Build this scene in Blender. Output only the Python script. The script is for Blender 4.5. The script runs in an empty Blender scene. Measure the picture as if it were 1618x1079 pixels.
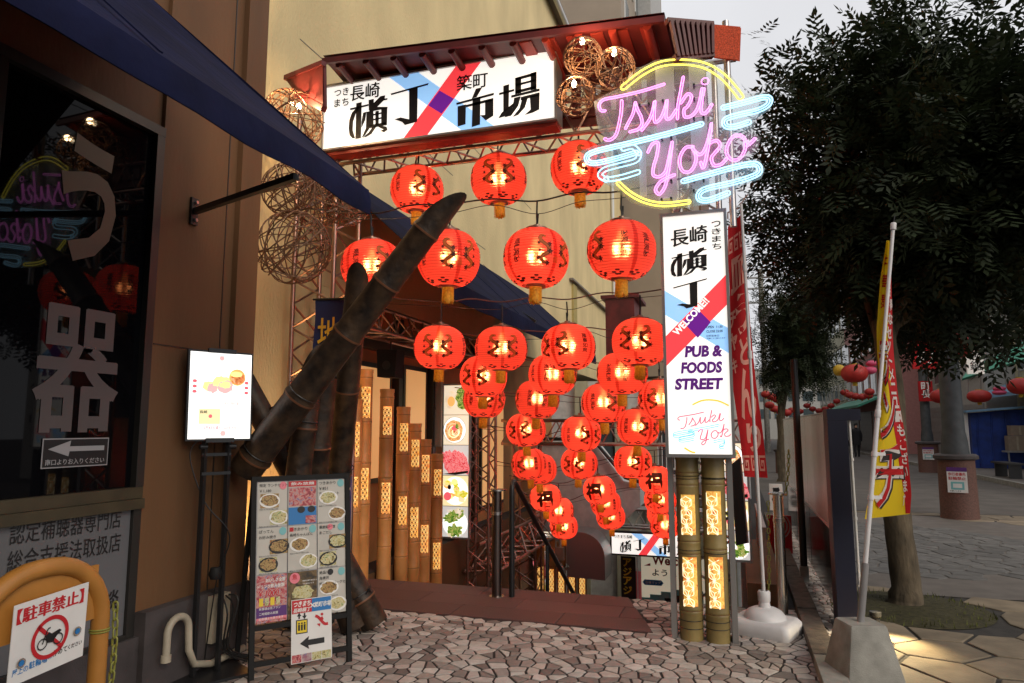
import bpy, math, random
from mathutils import Vector, Matrix
import numpy as np
R = random.Random(7)
SC = bpy.context.scene
COL = SC.collection
# ---------------------------------------------------------------- camera, sky, sun, exposure
CAM_H = 1.55
FPX = 1100.0                                  # focal length in pixels of the 1618 px wide photograph
YAW = math.radians(17.57); PITCH = math.atan(135 / FPX)
cam_d = bpy.data.cameras.new('camera'); cam_d.sensor_width = 36; cam_d.lens = FPX / 1618 * 36
cam_d.clip_start = .05; cam_d.clip_end = 800
cam = bpy.data.objects.new('camera', cam_d); COL.objects.link(cam)
cam.location = (0, 0, CAM_H); cam.rotation_euler = (math.pi / 2 + PITCH, 0, YAW)
SC.camera = cam
SUN_EL, SUN_ROT = math.radians(32), math.radians(131)
wd = bpy.data.worlds.new('World'); SC.world = wd; wd.use_nodes = True
nt = wd.node_tree; nt.nodes.clear()
sky = nt.nodes.new('ShaderNodeTexSky'); sky.sky_type = 'NISHITA'; sky.sun_disc = False
sky.sun_elevation = SUN_EL; sky.sun_rotation = SUN_ROT; sky.dust_density = 4; sky.ozone_density = 1; sky.air_density = 1
hs = nt.nodes.new('ShaderNodeHueSaturation'); hs.inputs['Saturation'].default_value = .12; hs.inputs['Value'].default_value = 1
nz = nt.nodes.new('ShaderNodeTexNoise'); nz.inputs['Scale'].default_value = 2.2; nz.inputs['Detail'].default_value = 5
mr = nt.nodes.new('ShaderNodeMapRange'); mr.inputs[1].default_value = .3; mr.inputs[2].default_value = .75; mr.inputs[3].default_value = 4.6; mr.inputs[4].default_value = 6.6
tc = nt.nodes.new('ShaderNodeTexCoord')
mx = nt.nodes.new('ShaderNodeMix'); mx.data_type = 'RGBA'; mx.inputs[0].default_value = .85      # cloud layer over the clear sky
cmb = nt.nodes.new('ShaderNodeVectorMath'); cmb.operation = 'SCALE'; cmb.inputs[0].default_value = (.985, .99, 1.03)
bg = nt.nodes.new('ShaderNodeBackground'); bg.inputs[1].default_value = .145
wo = nt.nodes.new('ShaderNodeOutputWorld')
L = nt.links.new
L(sky.outputs[0], hs.inputs['Color']); L(tc.outputs['Generated'], nz.inputs['Vector']); L(nz.outputs[0], mr.inputs[0])
L(mr.outputs[0], cmb.inputs['Scale']); L(hs.outputs[0], mx.inputs[6]); L(cmb.outputs[0], mx.inputs[7]); L(mx.outputs[2], bg.inputs[0]); L(bg.outputs[0], wo.inputs[0])
sd = bpy.data.lights.new('sun', 'SUN'); sd.energy = .95; sd.angle = math.radians(25); sd.color = (1, .86, .66)
so = bpy.data.objects.new('sun', sd); COL.objects.link(so)
so.rotation_euler = (math.pi / 2 - SUN_EL, 0, math.pi - SUN_ROT)
SC.view_settings.view_transform = 'Standard'; SC.view_settings.look = 'None'
SC.view_settings.exposure = .12; SC.view_settings.gamma = 1; SC.view_settings.use_curve_mapping = False
SC.cycles.use_denoising = True; SC.cycles.max_bounces = 6; SC.cycles.diffuse_bounces = 3; SC.cycles.glossy_bounces = 3
SC.cycles.transmission_bounces = 4; SC.cycles.transparent_max_bounces = 10; SC.cycles.sample_clamp_indirect = 4
SC.cycles.caustics_reflective = False; SC.cycles.caustics_refractive = False; SC.cycles.use_light_tree = True

# ---------------------------------------------------------------- helpers
_cy, _sy, _cp, _sp = math.cos(YAW), math.sin(YAW), math.cos(PITCH), math.sin(PITCH)
FW = Vector((-_sy * _cp, _cy * _cp, _sp)); RT = Vector((_cy, _sy, 0)); UPV = Vector((_sy * _sp, -_cy * _sp, _cp))
def W(px, py, X=None, Y=None, Z=None, T=None):
    """survey helper: the point of the place seen at a pixel of the photograph, on the plane X=, Y= or Z= (or at depth T)"""
    d = FW + RT * ((px - 809) / FPX) + UPV * ((539.5 - py) / FPX)
    if X is not None: t = X / d.x
    elif Y is not None: t = Y / d.y
    elif Z is not None: t = (Z - CAM_H) / d.z
    else: t = T
    return Vector((d.x * t, d.y * t, CAM_H + d.z * t))

MATS = {}
def mat(name, col, rough=.6, metal=0, em=None, es=0, var=0, vs=8, bump=0, bs=120, spec=.5, col2=None, tr=0, rnd=0, stretch=None):
    """procedural material: base colour with noise variation (var) or blend to col2, optional bump, emission, translucency"""
    m = bpy.data.materials.new(name); m.use_nodes = True; MATS[name] = m
    n = m.node_tree; b = n.nodes['Principled BSDF']; l = n.links.new
    b.inputs['Base Color'].default_value = (*col, 1); b.inputs['Roughness'].default_value = rough
    b.inputs['Metallic'].default_value = metal; b.inputs['Specular IOR Level'].default_value = spec
    co = None
    if var or col2 or bump:
        t = n.nodes.new('ShaderNodeTexCoord'); co = t.outputs['Object']
        if stretch:
            mp = n.nodes.new('ShaderNodeMapping'); mp.inputs['Scale'].default_value = stretch; l(co, mp.inputs[0]); co = mp.outputs[0]
    src = None
    if var or col2:
        z = n.nodes.new('ShaderNodeTexNoise'); z.inputs['Scale'].default_value = vs; z.inputs['Detail'].default_value = 6; l(co, z.inputs['Vector'])
        c2 = col2 or tuple(min(1, c * (1 + var)) for c in col); c1 = col if col2 else tuple(c * (1 - var) for c in col)
        r = n.nodes.new('ShaderNodeValToRGB'); r.color_ramp.elements[0].position = .33; r.color_ramp.elements[1].position = .67
        r.color_ramp.elements[0].color = (*c1, 1); r.color_ramp.elements[1].color = (*c2, 1)
        l(z.outputs[0], r.inputs[0]); src = r.outputs[0]
    if rnd:
        oi = n.nodes.new('ShaderNodeObjectInfo'); h = n.nodes.new('ShaderNodeHueSaturation')
        if src: l(src, h.inputs['Color'])
        else: h.inputs['Color'].default_value = (*col, 1)
        q = n.nodes.new('ShaderNodeMapRange'); q.inputs[3].default_value = 1 - rnd; q.inputs[4].default_value = 1 + rnd
        l(oi.outputs['Random'], q.inputs[0]); l(q.outputs[0], h.inputs['Value']); src = h.outputs[0]
    if src: l(src, b.inputs['Base Color'])
    if bump:
        z = n.nodes.new('ShaderNodeTexNoise'); z.inputs['Scale'].default_value = bs; z.inputs['Detail'].default_value = 4; l(co, z.inputs['Vector'])
        bp = n.nodes.new('ShaderNodeBump'); bp.inputs['Strength'].default_value = bump; bp.inputs['Distance'].default_value = .01
        l(z.outputs[0], bp.inputs['Height']); l(bp.outputs[0], b.inputs['Normal'])
    if em is not None:
        b.inputs['Emission Color'].default_value = (*em, 1); b.inputs['Emission Strength'].default_value = es
        if src and em == col: l(src, b.inputs['Emission Color'])
    if tr:
        tb = n.nodes.new('ShaderNodeBsdfTranslucent'); ms = n.nodes.new('ShaderNodeMixShader'); ms.inputs[0].default_value = tr
        tb.inputs[0].default_value = (*col, 1)
        if src: l(src, tb.inputs[0])
        l(b.outputs[0], ms.inputs[1]); l(tb.outputs[0], ms.inputs[2]); l(ms.outputs[0], n.nodes['Material Output'].inputs[0])
    return m

class MB:
    """collects faces; build() links them as ONE mesh object (world coordinates unless local=True)"""
    def __init__(s): s.v = []; s.f = []
    def add(s, vs, fs):
        k = len(s.v); s.v += [tuple(v) for v in vs]; s.f += [tuple(i + k for i in f) for f in fs]; return s
    def box(s, a, b):
        x0, y0, z0 = a; x1, y1, z1 = b
        return s.add([(x0,y0,z0),(x1,y0,z0),(x1,y1,z0),(x0,y1,z0),(x0,y0,z1),(x1,y0,z1),(x1,y1,z1),(x0,y1,z1)],
                     [(0,3,2,1),(4,5,6,7),(0,1,5,4),(1,2,6,5),(2,3,7,6),(3,0,4,7)])
    def obox(s, c, u, v, w):
        c, u, v, w = map(Vector, (c, u, v, w)); P = []
        for k in (-1, 1):
            for i, j in ((-1,-1),(1,-1),(1,1),(-1,1)): P.append(c + u*i + v*j + w*k)
        return s.add(P, [(0,3,2,1),(4,5,6,7),(0,1,5,4),(1,2,6,5),(2,3,7,6),(3,0,4,7)])
    def beam(s, p, q, w, h, up=(0,0,1)):
        p, q = Vector(p), Vector(q); d = (q - p); l = d.length; d.normalize()
        a = d.cross(Vector(up))
        if a.length < 1e-4: a = d.cross(Vector((0,1,0)))
        a.normalize(); b = a.cross(d)
        return s.obox((p+q)/2, a*w/2, b*h/2, d*l/2)
    def tube(s, pts, r, seg=8, closed=False, cap=True, rs=None):
        pts = [Vector(p) for p in pts]; n = len(pts); base = len(s.v); ref = None
        for i, p in enumerate(pts):
            if closed: t = pts[(i+1) % n] - pts[i-1]
            else: t = pts[min(i+1, n-1)] - pts[max(i-1, 0)]
            t.normalize()
            if ref is None: ref = t.orthogonal().normalized()
            else:
                ref = ref - t * ref.dot(t)
                ref = ref.normalized() if ref.length > 1e-6 else t.orthogonal().normalized()
            bi = t.cross(ref); rr = rs[i] if rs else r
            for k in range(seg):
                a = 2*math.pi*k/seg; s.v.append(tuple(p + (ref*math.cos(a) + bi*math.sin(a))*rr))
        for i in range(n if closed else n-1):
            j = (i+1) % n
            for k in range(seg):
                q = (k+1) % seg; s.f.append((base+i*seg+k, base+i*seg+q, base+j*seg+q, base+j*seg+k))
        if cap and not closed:
            s.f.append(tuple(base+k for k in reversed(range(seg)))); s.f.append(tuple(base+(n-1)*seg+k for k in range(seg)))
        return s
    def lathe(s, prof, seg=24, c=(0,0,0), ax=(0,0,1), cap=False):
        ax = Vector(ax).normalized(); c = Vector(c); a = ax.orthogonal().normalized() if abs(ax.z) < .999 else Vector((1,0,0)); b = ax.cross(a); base = len(s.v)
        for r, z in prof:
            for k in range(seg):
                t = 2*math.pi*k/seg; s.v.append(tuple(c + ax*z + (a*math.cos(t) + b*math.sin(t))*r))
        for i in range(len(prof)-1):
            for k in range(seg):
                q = (k+1) % seg; s.f.append((base+i*seg+k, base+i*seg+q, base+(i+1)*seg+q, base+(i+1)*seg+k))
        if cap:
            s.f.append(tuple(base+k for k in reversed(range(seg)))); s.f.append(tuple(base+(len(prof)-1)*seg+k for k in range(seg)))
        return s
    def prism(s, poly, ext):
        n = len(poly); poly = [Vector(p) for p in poly]; e = Vector(ext)
        return s.add(poly + [p + e for p in poly], [tuple(range(n))[::-1], tuple(range(n, 2*n))] + [(i, (i+1) % n, (i+1) % n + n, i + n) for i in range(n)])
    def mesh(s, name, smooth=None):
        me = bpy.data.meshes.new(name); me.from_pydata(s.v, [], s.f); me.update()
        if smooth is not None:
            me.shade_smooth()
            if smooth < 180: me.set_sharp_from_angle(angle=math.radians(smooth))
        return me
    def build(s, name, m, parent=None, smooth=None, local=False, kind=None):
        me = s.mesh(name, smooth); o = bpy.data.objects.new(name, me); COL.objects.link(o)
        if m: me.materials.append(MATS[m] if isinstance(m, str) else m)
        if parent is not None:
            if not local: me.transform(WM(parent).inverted())
            o.parent = parent
        if kind: o['kind'] = kind
        return o
def WM(o):
    m = o.matrix_basis.copy()
    while o.parent: o = o.parent; m = o.matrix_basis @ m
    return m
def tag(o, label=None, cat=None, group=None, kind=None):
    if label: o['label'] = label
    if cat: o['category'] = cat
    if group: o['group'] = group
    if kind: o['kind'] = kind
    return o
def thing(name, label, cat, loc=(0,0,0), rz=0, group=None):
    o = bpy.data.objects.new(name, None); COL.objects.link(o); o.location = loc; o.rotation_euler = (0, 0, rz); o.empty_display_size = .1
    return tag(o, label, cat, group)
def single(mb, name, m, label, cat, group=None, smooth=None, base=None):
    """a thing that is one mesh; origin moved to its base"""
    me = mb.mesh(name, smooth); c = Vector(base) if base else Vector(mb.v[0]); me.transform(Matrix.Translation(-c))
    o = bpy.data.objects.new(name, me); COL.objects.link(o); o.location = c; me.materials.append(MATS[m]); return tag(o, label, cat, group)
def dup(root, loc=None, rz=None, label=None, skip=()):
    r = root.copy(); COL.objects.link(r)
    if loc is not None: r.location = loc
    if rz is not None: r.rotation_euler = (0, 0, rz)
    if label: r['label'] = label
    for ch in KIDS(root):
        c = ch.copy(); COL.objects.link(c); c.parent = r
        for g in KIDS(ch):
            d = g.copy(); COL.objects.link(d); d.parent = c
    return r
def KIDS(o): return [x for x in bpy.data.objects if x.parent == o]
def struct(mb, name, m, parent=None, smooth=None):
    o = mb.build(name, m, parent, smooth)
    if parent is None: o['kind'] = 'structure'
    return o
def arc(c, r, a0, a1, n, u=(1,0,0), v=(0,0,1)):
    c, u, v = Vector(c), Vector(u), Vector(v)
    return [c + u*(r*math.cos(math.radians(a0+(a1-a0)*i/n))) + v*(r*math.sin(math.radians(a0+(a1-a0)*i/n))) for i in range(n+1)]
def smoothpath(P, n=6, closed=False):
    P = [Vector(p) for p in P]; out = []; N = len(P)
    for i in range(N if closed else N-1):
        if closed: a, b, c, d = P[i-1], P[i], P[(i+1) % N], P[(i+2) % N]
        else: a, b, c, d = P[max(i-1,0)], P[i], P[i+1], P[min(i+2,N-1)]
        for k in range(n):
            t = k/n; out.append(.5*((2*b) + (c-a)*t + (2*a-5*b+4*c-d)*t*t + (3*b-a-3*c+d)*t**3))
    if not closed: out.append(P[-1])
    return out

_tcache = {}
def glyphs(body, off=0.0, res=3):
    key = (body, off, res)
    if key not in _tcache:
        c = bpy.data.curves.new('t', 'FONT'); c.body = body; c.resolution_u = res; c.offset = off
        o = bpy.data.objects.new('t', c); COL.objects.link(o)
        me = bpy.data.meshes.new_from_object(o.evaluated_get(bpy.context.evaluated_depsgraph_get()))
        vs = [(v.co.x, v.co.y) for v in me.vertices]; fs = [tuple(p.vertices) for p in me.polygons]
        bpy.data.objects.remove(o); bpy.data.curves.remove(c); bpy.data.meshes.remove(me)
        x0 = min(v[0] for v in vs); x1 = max(v[0] for v in vs); y0 = min(v[1] for v in vs); y1 = max(v[1] for v in vs)
        _tcache[key] = ([((x-x0)/max(x1-x0,1e-6), (y-y0)/max(y1-y0,1e-6)) for x, y in vs], fs, (x1-x0)/max(y1-y0,1e-6))
    return _tcache[key]

class Sheet:
    """a flat face of a thing: origin, right and up vectors; print goes on it in layers 1.5 mm apart"""
    def __init__(s, o, u, v, parent):
        s.o = Vector(o); s.u = Vector(u).normalized(); s.v = Vector(v).normalized(); s.n = s.u.cross(s.v); s.p = parent; s.f = lambda a, b, k: s.o + s.u*a + s.v*b + s.n*(.0015*k)
    def pt(s, a, b, k=0): return s.f(a, b, k)
    def poly(s, name, pts, m, k=1, parent=None):
        mb = MB(); mb.add([s.f(a, b, k) for a, b in pts], [tuple(range(len(pts)))]); return mb.build(name, m, parent or s.p)
    def polys(s, name, lst, m, k=1, parent=None):
        mb = MB()
        for pts in lst: mb.add([s.f(a, b, k) for a, b in pts], [tuple(range(len(pts)))])
        return mb.build(name, m, parent or s.p)
    def rect(s, name, a0, b0, a1, b1, m, k=1, parent=None): return s.poly(name, [(a0,b0),(a1,b0),(a1,b1),(a0,b1)], m, k, parent)
    def disc(s, name, a, b, ra, rb, m, k=1, parent=None, n=20, rot=0, jag=0):
        P = []
        for i in range(n):
            t = 2*math.pi*i/n; q = 1 + (R.uniform(-jag, jag) if jag else 0); x, y = ra*q*math.cos(t), rb*q*math.sin(t)
            P.append((a + x*math.cos(rot) - y*math.sin(rot), b + x*math.sin(rot) + y*math.cos(rot)))
        return s.poly(name, P, m, k, parent)
    def ring(s, name, a, b, ra, rb, w, m, k=1, parent=None, n=28):
        mb = MB(); V = []
        for i in range(n):
            t = 2*math.pi*i/n; V += [s.f(a+ra*math.cos(t), b+rb*math.sin(t), k), s.f(a+(ra-w)*math.cos(t), b+(rb-w)*math.sin(t), k)]
        mb.add(V, [(2*i, (2*i+2) % (2*n), (2*i+3) % (2*n), 2*i+1) for i in range(n)]); return mb.build(name, m, parent or s.p)
    def text(s, body, a, b, w, h, m, k=2, off=.01, slant=0, rot=0, parent=None, name='lettering', res=3, mb=None, skew=0):
        n_ = 1
        if off > .013 and any(ord(c) > 0x4dff for c in body): n_, ex, off = 3, off-.010, .008    # bold kanji: staggered copies instead of a fat outline
        vs, fs, asp = glyphs(body, off, res)
        if n_ > 1 and mb is None:
            q = MB()
            for i_, dx in enumerate((-1, 0, 1)): s.text(body, a + dx*ex*(h or .05)*.9, b + (i_ % 2)*ex*(h or .05)*.5, w, h, None, k + .14*i_, off, slant, rot, parent, name, res, q, skew)
            return q.build(name, m, parent or s.p)
        if w is None: w = h*asp
        if h is None: h = w/asp
        V = []
        for x, y in vs:
            X, Yy = x*w + slant*y*h, y*h + skew*x*w
            if rot: X, Yy = X*math.cos(rot) - Yy*math.sin(rot), X*math.sin(rot) + Yy*math.cos(rot)
            V.append(s.f(a + X, b + Yy, k))
        if mb is not None: mb.add(V, fs); return
        q = MB(); q.add(V, fs); return q.build(name, m, parent or s.p)
    def vtext(s, body, a, top, w, h, gap, m, k=2, off=.01, parent=None, name='lettering', slant=0):
        mb = MB()
        for i, ch in enumerate(body): s.text(ch, a, top - h*(i+1) - gap*i, w, h, None, k, off, slant, mb=mb)
        return mb.build(name, m, parent or s.p)
    def lines(s, rows, a, top, size, lead, m, k=2, off=.005, parent=None, maxw=None):
        mb = MB()
        for i, t in enumerate(rows):
            if t: s.text(t, a, top - lead*i - size, None if maxw is None else min(maxw, size*glyphs(t, off, 2)[2]), size, None, k, off, res=2, mb=mb)
        return mb.build('lettering', m, parent or s.p)
# ---------------------------------------------------------------- materials
mat('tan_stucco', (.72,.57,.30), .9, var=.13, vs=1.1, stretch=(1,1,.45), bump=.9, bs=45)
mat('tan_trim', (.42,.33,.12), .8, var=.1)
mat('brown_render', (.13,.060,.022), .75, var=.22, vs=1.6, bump=.25, bs=40, stretch=(1,1,.3))
mat('warm_render', (.42,.20,.07), .75, var=.18, vs=2, bump=.2)
mat('shop_glow', (.8,.5,.25), .5, em=(1,.50,.17), es=.42)
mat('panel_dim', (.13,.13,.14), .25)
mat('post_dark', (.16,.13,.12), .3, metal=1)
mat('hall_grey', (.60,.59,.57), .6, var=.12)
mat('grey_render', (.20,.17,.15), .8, var=.15, vs=2, bump=.2, bs=60)
mat('plinth_stone', (.055,.045,.045), .7, var=.25, vs=6, bump=.2)
mat('far_brown', (.30,.24,.18), .8, var=.08, vs=1)
mat('dark_facade', (.035,.028,.022), .8, var=.2)
mat('roof_tile', (.05,.04,.04), .7)
mat('dark_glass', (.003,.003,.004), .02, spec=.16)
mat('window_glass', (.05,.07,.08), .08, spec=.7)
mat('frame_dark', (.02,.018,.016), .4)
mat('frame_olive', (.05,.038,.018), .5, var=.2)
mat('white_alu', (.65,.65,.63), .4)
mat('awning_navy', (.007,.009,.034), .9, var=.3, vs=3, bump=.7, bs=11, spec=.12)
mat('black_metal', (.012,.012,.013), .4)
mat('black_matte', (.008,.0075,.0075), .7, spec=.3)
mat('steel', (.55,.53,.52), .28, metal=1)
mat('steel_pipe', (.50,.46,.45), .35, metal=1, var=.1)
mat('copper_pipe', (.42,.27,.22), .38, metal=1, var=.15)
mat('grey_metal', (.35,.34,.33), .4, metal=.6)
mat('grey_box', (.22,.21,.21), .5, var=.1)
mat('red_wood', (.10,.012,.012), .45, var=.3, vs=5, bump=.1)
mat('red_wood_lit', (.28,.03,.02), .45, var=.3, vs=5)  # red_wood lightened: orange light on sign underside and right eaves put into colour
mat('orange_mat', (.75,.11,.04), .8, var=.35, vs=90, bump=.6, bs=150, tr=.3)
mat('sign_white', (.9,.88,.84), .4, em=(.97,.93,.86), es=.86)
mat('sign_red', (.85,.06,.07), .4, em=(.85,.05,.06), es=.85)
mat('sign_blue', (.3,.55,.85), .4, em=(.27,.52,.85), es=.85)
mat('sign_purple', (.12,.01,.2), .4, em=(.12,.01,.22), es=.8)
mat('print_black', (.008,.007,.008), .5)
mat('print_white', (.8,.78,.75), .5)
mat('print_grey', (.36,.35,.36), .4)
mat('print_red', (.5,.012,.02), .5)
mat('print_blue', (.02,.17,.45), .5)
mat('print_pink', (.75,.2,.25), .5)
mat('print_purple', (.09,.02,.16), .5)
mat('print_yellow', (.75,.55,.03), .5)
mat('print_teal', (.18,.45,.47), .5)
mat('print_salmon', (.85,.42,.33), .7, tr=.35)
mat('lit_purple', (.1,.01,.18), .5, em=(.1,.01,.2), es=.4)
mat('lit_pink', (.9,.1,.2), .5, em=(.95,.12,.2), es=.8)
mat('lit_skyblue', (.1,.5,.85), .5, em=(.12,.5,.9), es=.8)
mat('lit_gold', (.8,.5,.03), .5, em=(.85,.5,.05), es=.8)
mat('screen_white', (.9,.9,.88), .3, em=(1,.97,.92), es=1.15)
mat('screen_pink', (.9,.4,.4), .3, em=(.95,.42,.4), es=.95)
mat('screen_red', (.8,.1,.12), .3, em=(.8,.12,.15), es=.9)
mat('screen_yellow', (.95,.8,.2), .3, em=(.98,.85,.3), es=1.0)
mat('screen_orange', (.9,.4,.1), .3, em=(.95,.42,.12), es=.95)
mat('screen_grey', (.5,.5,.5), .3, em=(.55,.53,.5), es=.9)
mat('screen_cream', (.8,.65,.3), .3, em=(.85,.72,.4), es=.95)
mat('bamboo_dark', (.012,.007,.005), .5, var=.5, vs=11, col2=(.06,.034,.018), bump=.5, bs=25, spec=.35)
mat('bamboo_inner', (.22,.18,.12), .7)
mat('bamboo_cane', (.62,.27,.08), .42, var=.2, vs=4, bump=.05)
mat('bamboo_ring', (.16,.06,.025), .5)
mat('bamboo_olive', (.26,.19,.07), .45, var=.25, vs=5)
mat('wire_black', (.01,.01,.01), .4)
mat('rust_cable', (.10,.045,.035), .6)
mat('wicker', (.15,.07,.035), .6, var=.3, vs=30)
mat('tassel', (.95,.50,.05), .6, var=.25, vs=60, tr=.5)
mat('bulb_glow', (1,.8,.4), .5, em=(1,.66,.3), es=5)
mat('granite', (.095,.045,.040), .65, var=.35, vs=160, bump=.1, bs=300, rnd=.15)
mat('mortar', (.030,.024,.023), .9, var=.3, vs=30, bump=.3)
mat('kerb_stone', (.085,.065,.052), .85, var=.35, vs=14, bump=.5, bs=60)
mat('concrete', (.27,.26,.23), .85, var=.22, vs=9, bump=.3, bs=120)
mat('moss_soil', (.055,.048,.018), .95, var=.4, vs=25, bump=.8, bs=120)
mat('flagstone', (.26,.205,.14), .8, var=.22, vs=5, bump=.35, bs=60, rnd=.22)
mat('gloss_black', (.006,.006,.007), .12)
mat('street_base', (.045,.04,.036), .9, var=.3, vs=10, bump=.3)
mat('plain_path', (.16,.14,.125), .8, var=.15, vs=5, bump=.15)
mat('grey_cobble', (.13,.125,.12), .75, var=.2, vs=8, bump=.3, rnd=.2)
mat('asphalt', (.10,.088,.078), .85, var=.2, vs=2, bump=.2)
mat('street_brick', (.14,.085,.065), .85, var=.2, vs=2)
mat('bark', (.095,.072,.045), .9, var=.45, vs=14, bump=.9, bs=40, stretch=(1,1,.35))
mat('leaf', (.020,.030,.012), .6, var=.4, vs=3, tr=.15, spec=.3)
mat('flag_red', (.52,.008,.012), .8, var=.1, vs=4, tr=.3)
mat('flag_yellow', (.80,.58,.01), .8, tr=.3)
mat('flag_white', (.75,.7,.66), .8, tr=.3)
mat('flag_black', (.02,.012,.012), .8)
mat('flag_navy', (.012,.02,.09), .8)
mat('flag_purple', (.045,.04,.17), .8)
mat('flag_gold', (.75,.42,.03), .8)
mat('white_plastic', (.68,.66,.66), .45, var=.06, vs=10)
mat('navy_paint', (.003,.005,.022), .5)
mat('stainless', (.74,.71,.66), .26, metal=1, var=.08, vs=3)
mat('barrier_orange', (.42,.18,.035), .4, var=.12, vs=6, bump=.05)
mat('chain_green', (.22,.22,.04), .5)
mat('pvc', (.38,.33,.25), .5, var=.15)
mat('red_plastic', (.35,.008,.012), .4)
mat('poster_paper', (.72,.70,.68), .6, var=.05)
mat('pedestal', (.13,.06,.045), .7, var=.25, vs=40, bump=.1)
mat('lamp_column', (.05,.055,.06), .6, var=.2)
mat('tarp_blue', (.008,.035,.22), .6, var=.3, vs=3)
mat('tarp_green', (.06,.30,.20), .7, var=.15)
mat('tarp_lightblue', (.16,.30,.45), .7)
mat('shutter', (.26,.26,.26), .5, var=.1)
mat('cardboard', (.28,.22,.17), .8, var=.1)
mat('pink_wall', (.48,.22,.20), .8, var=.08)
mat('cream_wall', (.42,.40,.28), .8, var=.08)
mat('pale_wall', (.40,.39,.37), .8, var=.08)
mat('balloon_red', (.48,.035,.03), .5, var=.12, tr=.3)
mat('balloon_pink', (.75,.12,.25), .5, tr=.3)
mat('balloon_yellow', (.6,.40,.04), .5, tr=.3)
mat('cloth_black', (.012,.012,.015), .8)
mat('skin', (.45,.26,.18), .6)
mat('neon_pink', (1,.3,.8), .3, em=(1,.30,.88), es=1.75)
mat('neon_blue', (.4,.75,1), .3, em=(.42,.78,1), es=1.45)
mat('neon_yellow', (1,.9,.2), .3, em=(1,.86,.10), es=1.8)
mat('food_base', (.8,.7,.5), .5, em=(.8,.68,.5), es=.9)

def foodmat(name, c, s, es=.75, rough=.4, contrast=.12):
    """photographic print of food: banded noise through a colour ramp"""
    m = bpy.data.materials.new(name); m.use_nodes = True; MATS[name] = m
    n = m.node_tree; b = n.nodes['Principled BSDF']; l = n.links.new; b.inputs['Roughness'].default_value = rough
    t = n.nodes.new('ShaderNodeTexCoord'); z = n.nodes.new('ShaderNodeTexNoise'); z.inputs['Scale'].default_value = s; z.inputs['Detail'].default_value = 5; z.inputs['Distortion'].default_value = 1.2
    r = n.nodes.new('ShaderNodeValToRGB'); e = r.color_ramp.elements
    while len(e) < len(c): e.new(.5)
    for i, k in enumerate(c): e[i].position = .5 + (i/(len(c)-1) - .5)*contrast*3; e[i].color = (*k, 1)
    l(t.outputs['Object'], z.inputs['Vector']); l(z.outputs[0], r.inputs[0]); l(r.outputs[0], b.inputs['Base Color'])
    if es: l(r.outputs[0], b.inputs['Emission Color']); b.inputs['Emission Strength'].default_value = es
foodmat('food_noodle', [(.30,.06,.01),(.75,.28,.07),(.95,.60,.25),(.85,.42,.15)], 45)
foodmat('food_meat', [(.35,.01,.02),(.80,.07,.10),(.95,.35,.35),(.6,.04,.05)], 40)
foodmat('food_fruit', [(.10,.35,.03),(.9,.75,.05),(.98,.9,.35),(.85,.25,.03)], 14)
foodmat('food_leaf', [(.02,.06,.01),(.10,.25,.02),(.35,.42,.08),(.55,.42,.2)], 30)
foodmat('food_egg', [(.75,.6,.45),(.9,.75,.5),(.95,.85,.7)], 8)
foodmat('food_shrimp', [(.25,.03,.01),(.75,.22,.05),(.9,.5,.25)], 25)
foodmat('menu_food_a', [(.03,.02,.01),(.22,.11,.03),(.45,.33,.12),(.30,.05,.02)], 60, 0)
foodmat('menu_food_b', [(.10,.08,.03),(.5,.42,.16),(.6,.55,.35),(.15,.25,.04)], 50, 0)
foodmat('menu_food_c', [(.2,.02,.03),(.45,.06,.08),(.55,.3,.25),(.1,.1,.3)], 40, 0)
foodmat('menu_food_d', [(.03,.02,.01),(.10,.06,.02),(.25,.15,.06)], 20, 0)
foodmat('menu_food_e', [(.04,.1,.25),(.08,.3,.5),(.3,.1,.15),(.5,.45,.4)], 12, 0)

# tiles: one colour per piece
def tilemat(name, cols, island):
    m = bpy.data.materials.new(name); m.use_nodes = True; MATS[name] = m
    n = m.node_tree; b = n.nodes['Principled BSDF']; l = n.links.new; b.inputs['Roughness'].default_value = .62
    src = n.nodes.new('ShaderNodeNewGeometry').outputs['Random Per Island'] if island else n.nodes.new('ShaderNodeObjectInfo').outputs['Random']
    r = n.nodes.new('ShaderNodeValToRGB'); r.color_ramp.interpolation = 'LINEAR'; e = r.color_ramp.elements
    while len(e) < len(cols): e.new(.5)
    for i, k in enumerate(cols): e[i].position = i/(len(cols)-1); e[i].color = (*k, 1)
    t = n.nodes.new('ShaderNodeTexCoord'); z = n.nodes.new('ShaderNodeTexNoise'); z.inputs['Scale'].default_value = 18; z.inputs['Detail'].default_value = 8; z.inputs['Roughness'].default_value = .7
    l(t.outputs['Object'], z.inputs['Vector'])
    q = n.nodes.new('ShaderNodeMapRange'); q.inputs[1].default_value = .3; q.inputs[2].default_value = .7; q.inputs[3].default_value = .72; q.inputs[4].default_value = 1.12; l(z.outputs[0], q.inputs[0])
    mxx = n.nodes.new('ShaderNodeVectorMath'); mxx.operation = 'SCALE'; l(r.outputs[0], mxx.inputs[0]); l(q.outputs[0], mxx.inputs['Scale']); l(src, r.inputs[0]); l(mxx.outputs[0], b.inputs['Base Color'])
    bp = n.nodes.new('ShaderNodeBump'); bp.inputs['Strength'].default_value = .35; bp.inputs['Distance'].default_value = .004; l(z.outputs[0], bp.inputs['Height']); l(bp.outputs[0], b.inputs['Normal'])
TC = [(.56,.50,.45),(.38,.33,.29),(.19,.155,.14),(.60,.55,.51),(.30,.25,.225),(.14,.12,.11),(.47,.41,.37),(.57,.53,.49),(.22,.175,.16)]
tilemat('mosaic_tile', TC, False); tilemat('mosaic_tile_far', TC, True)

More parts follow.
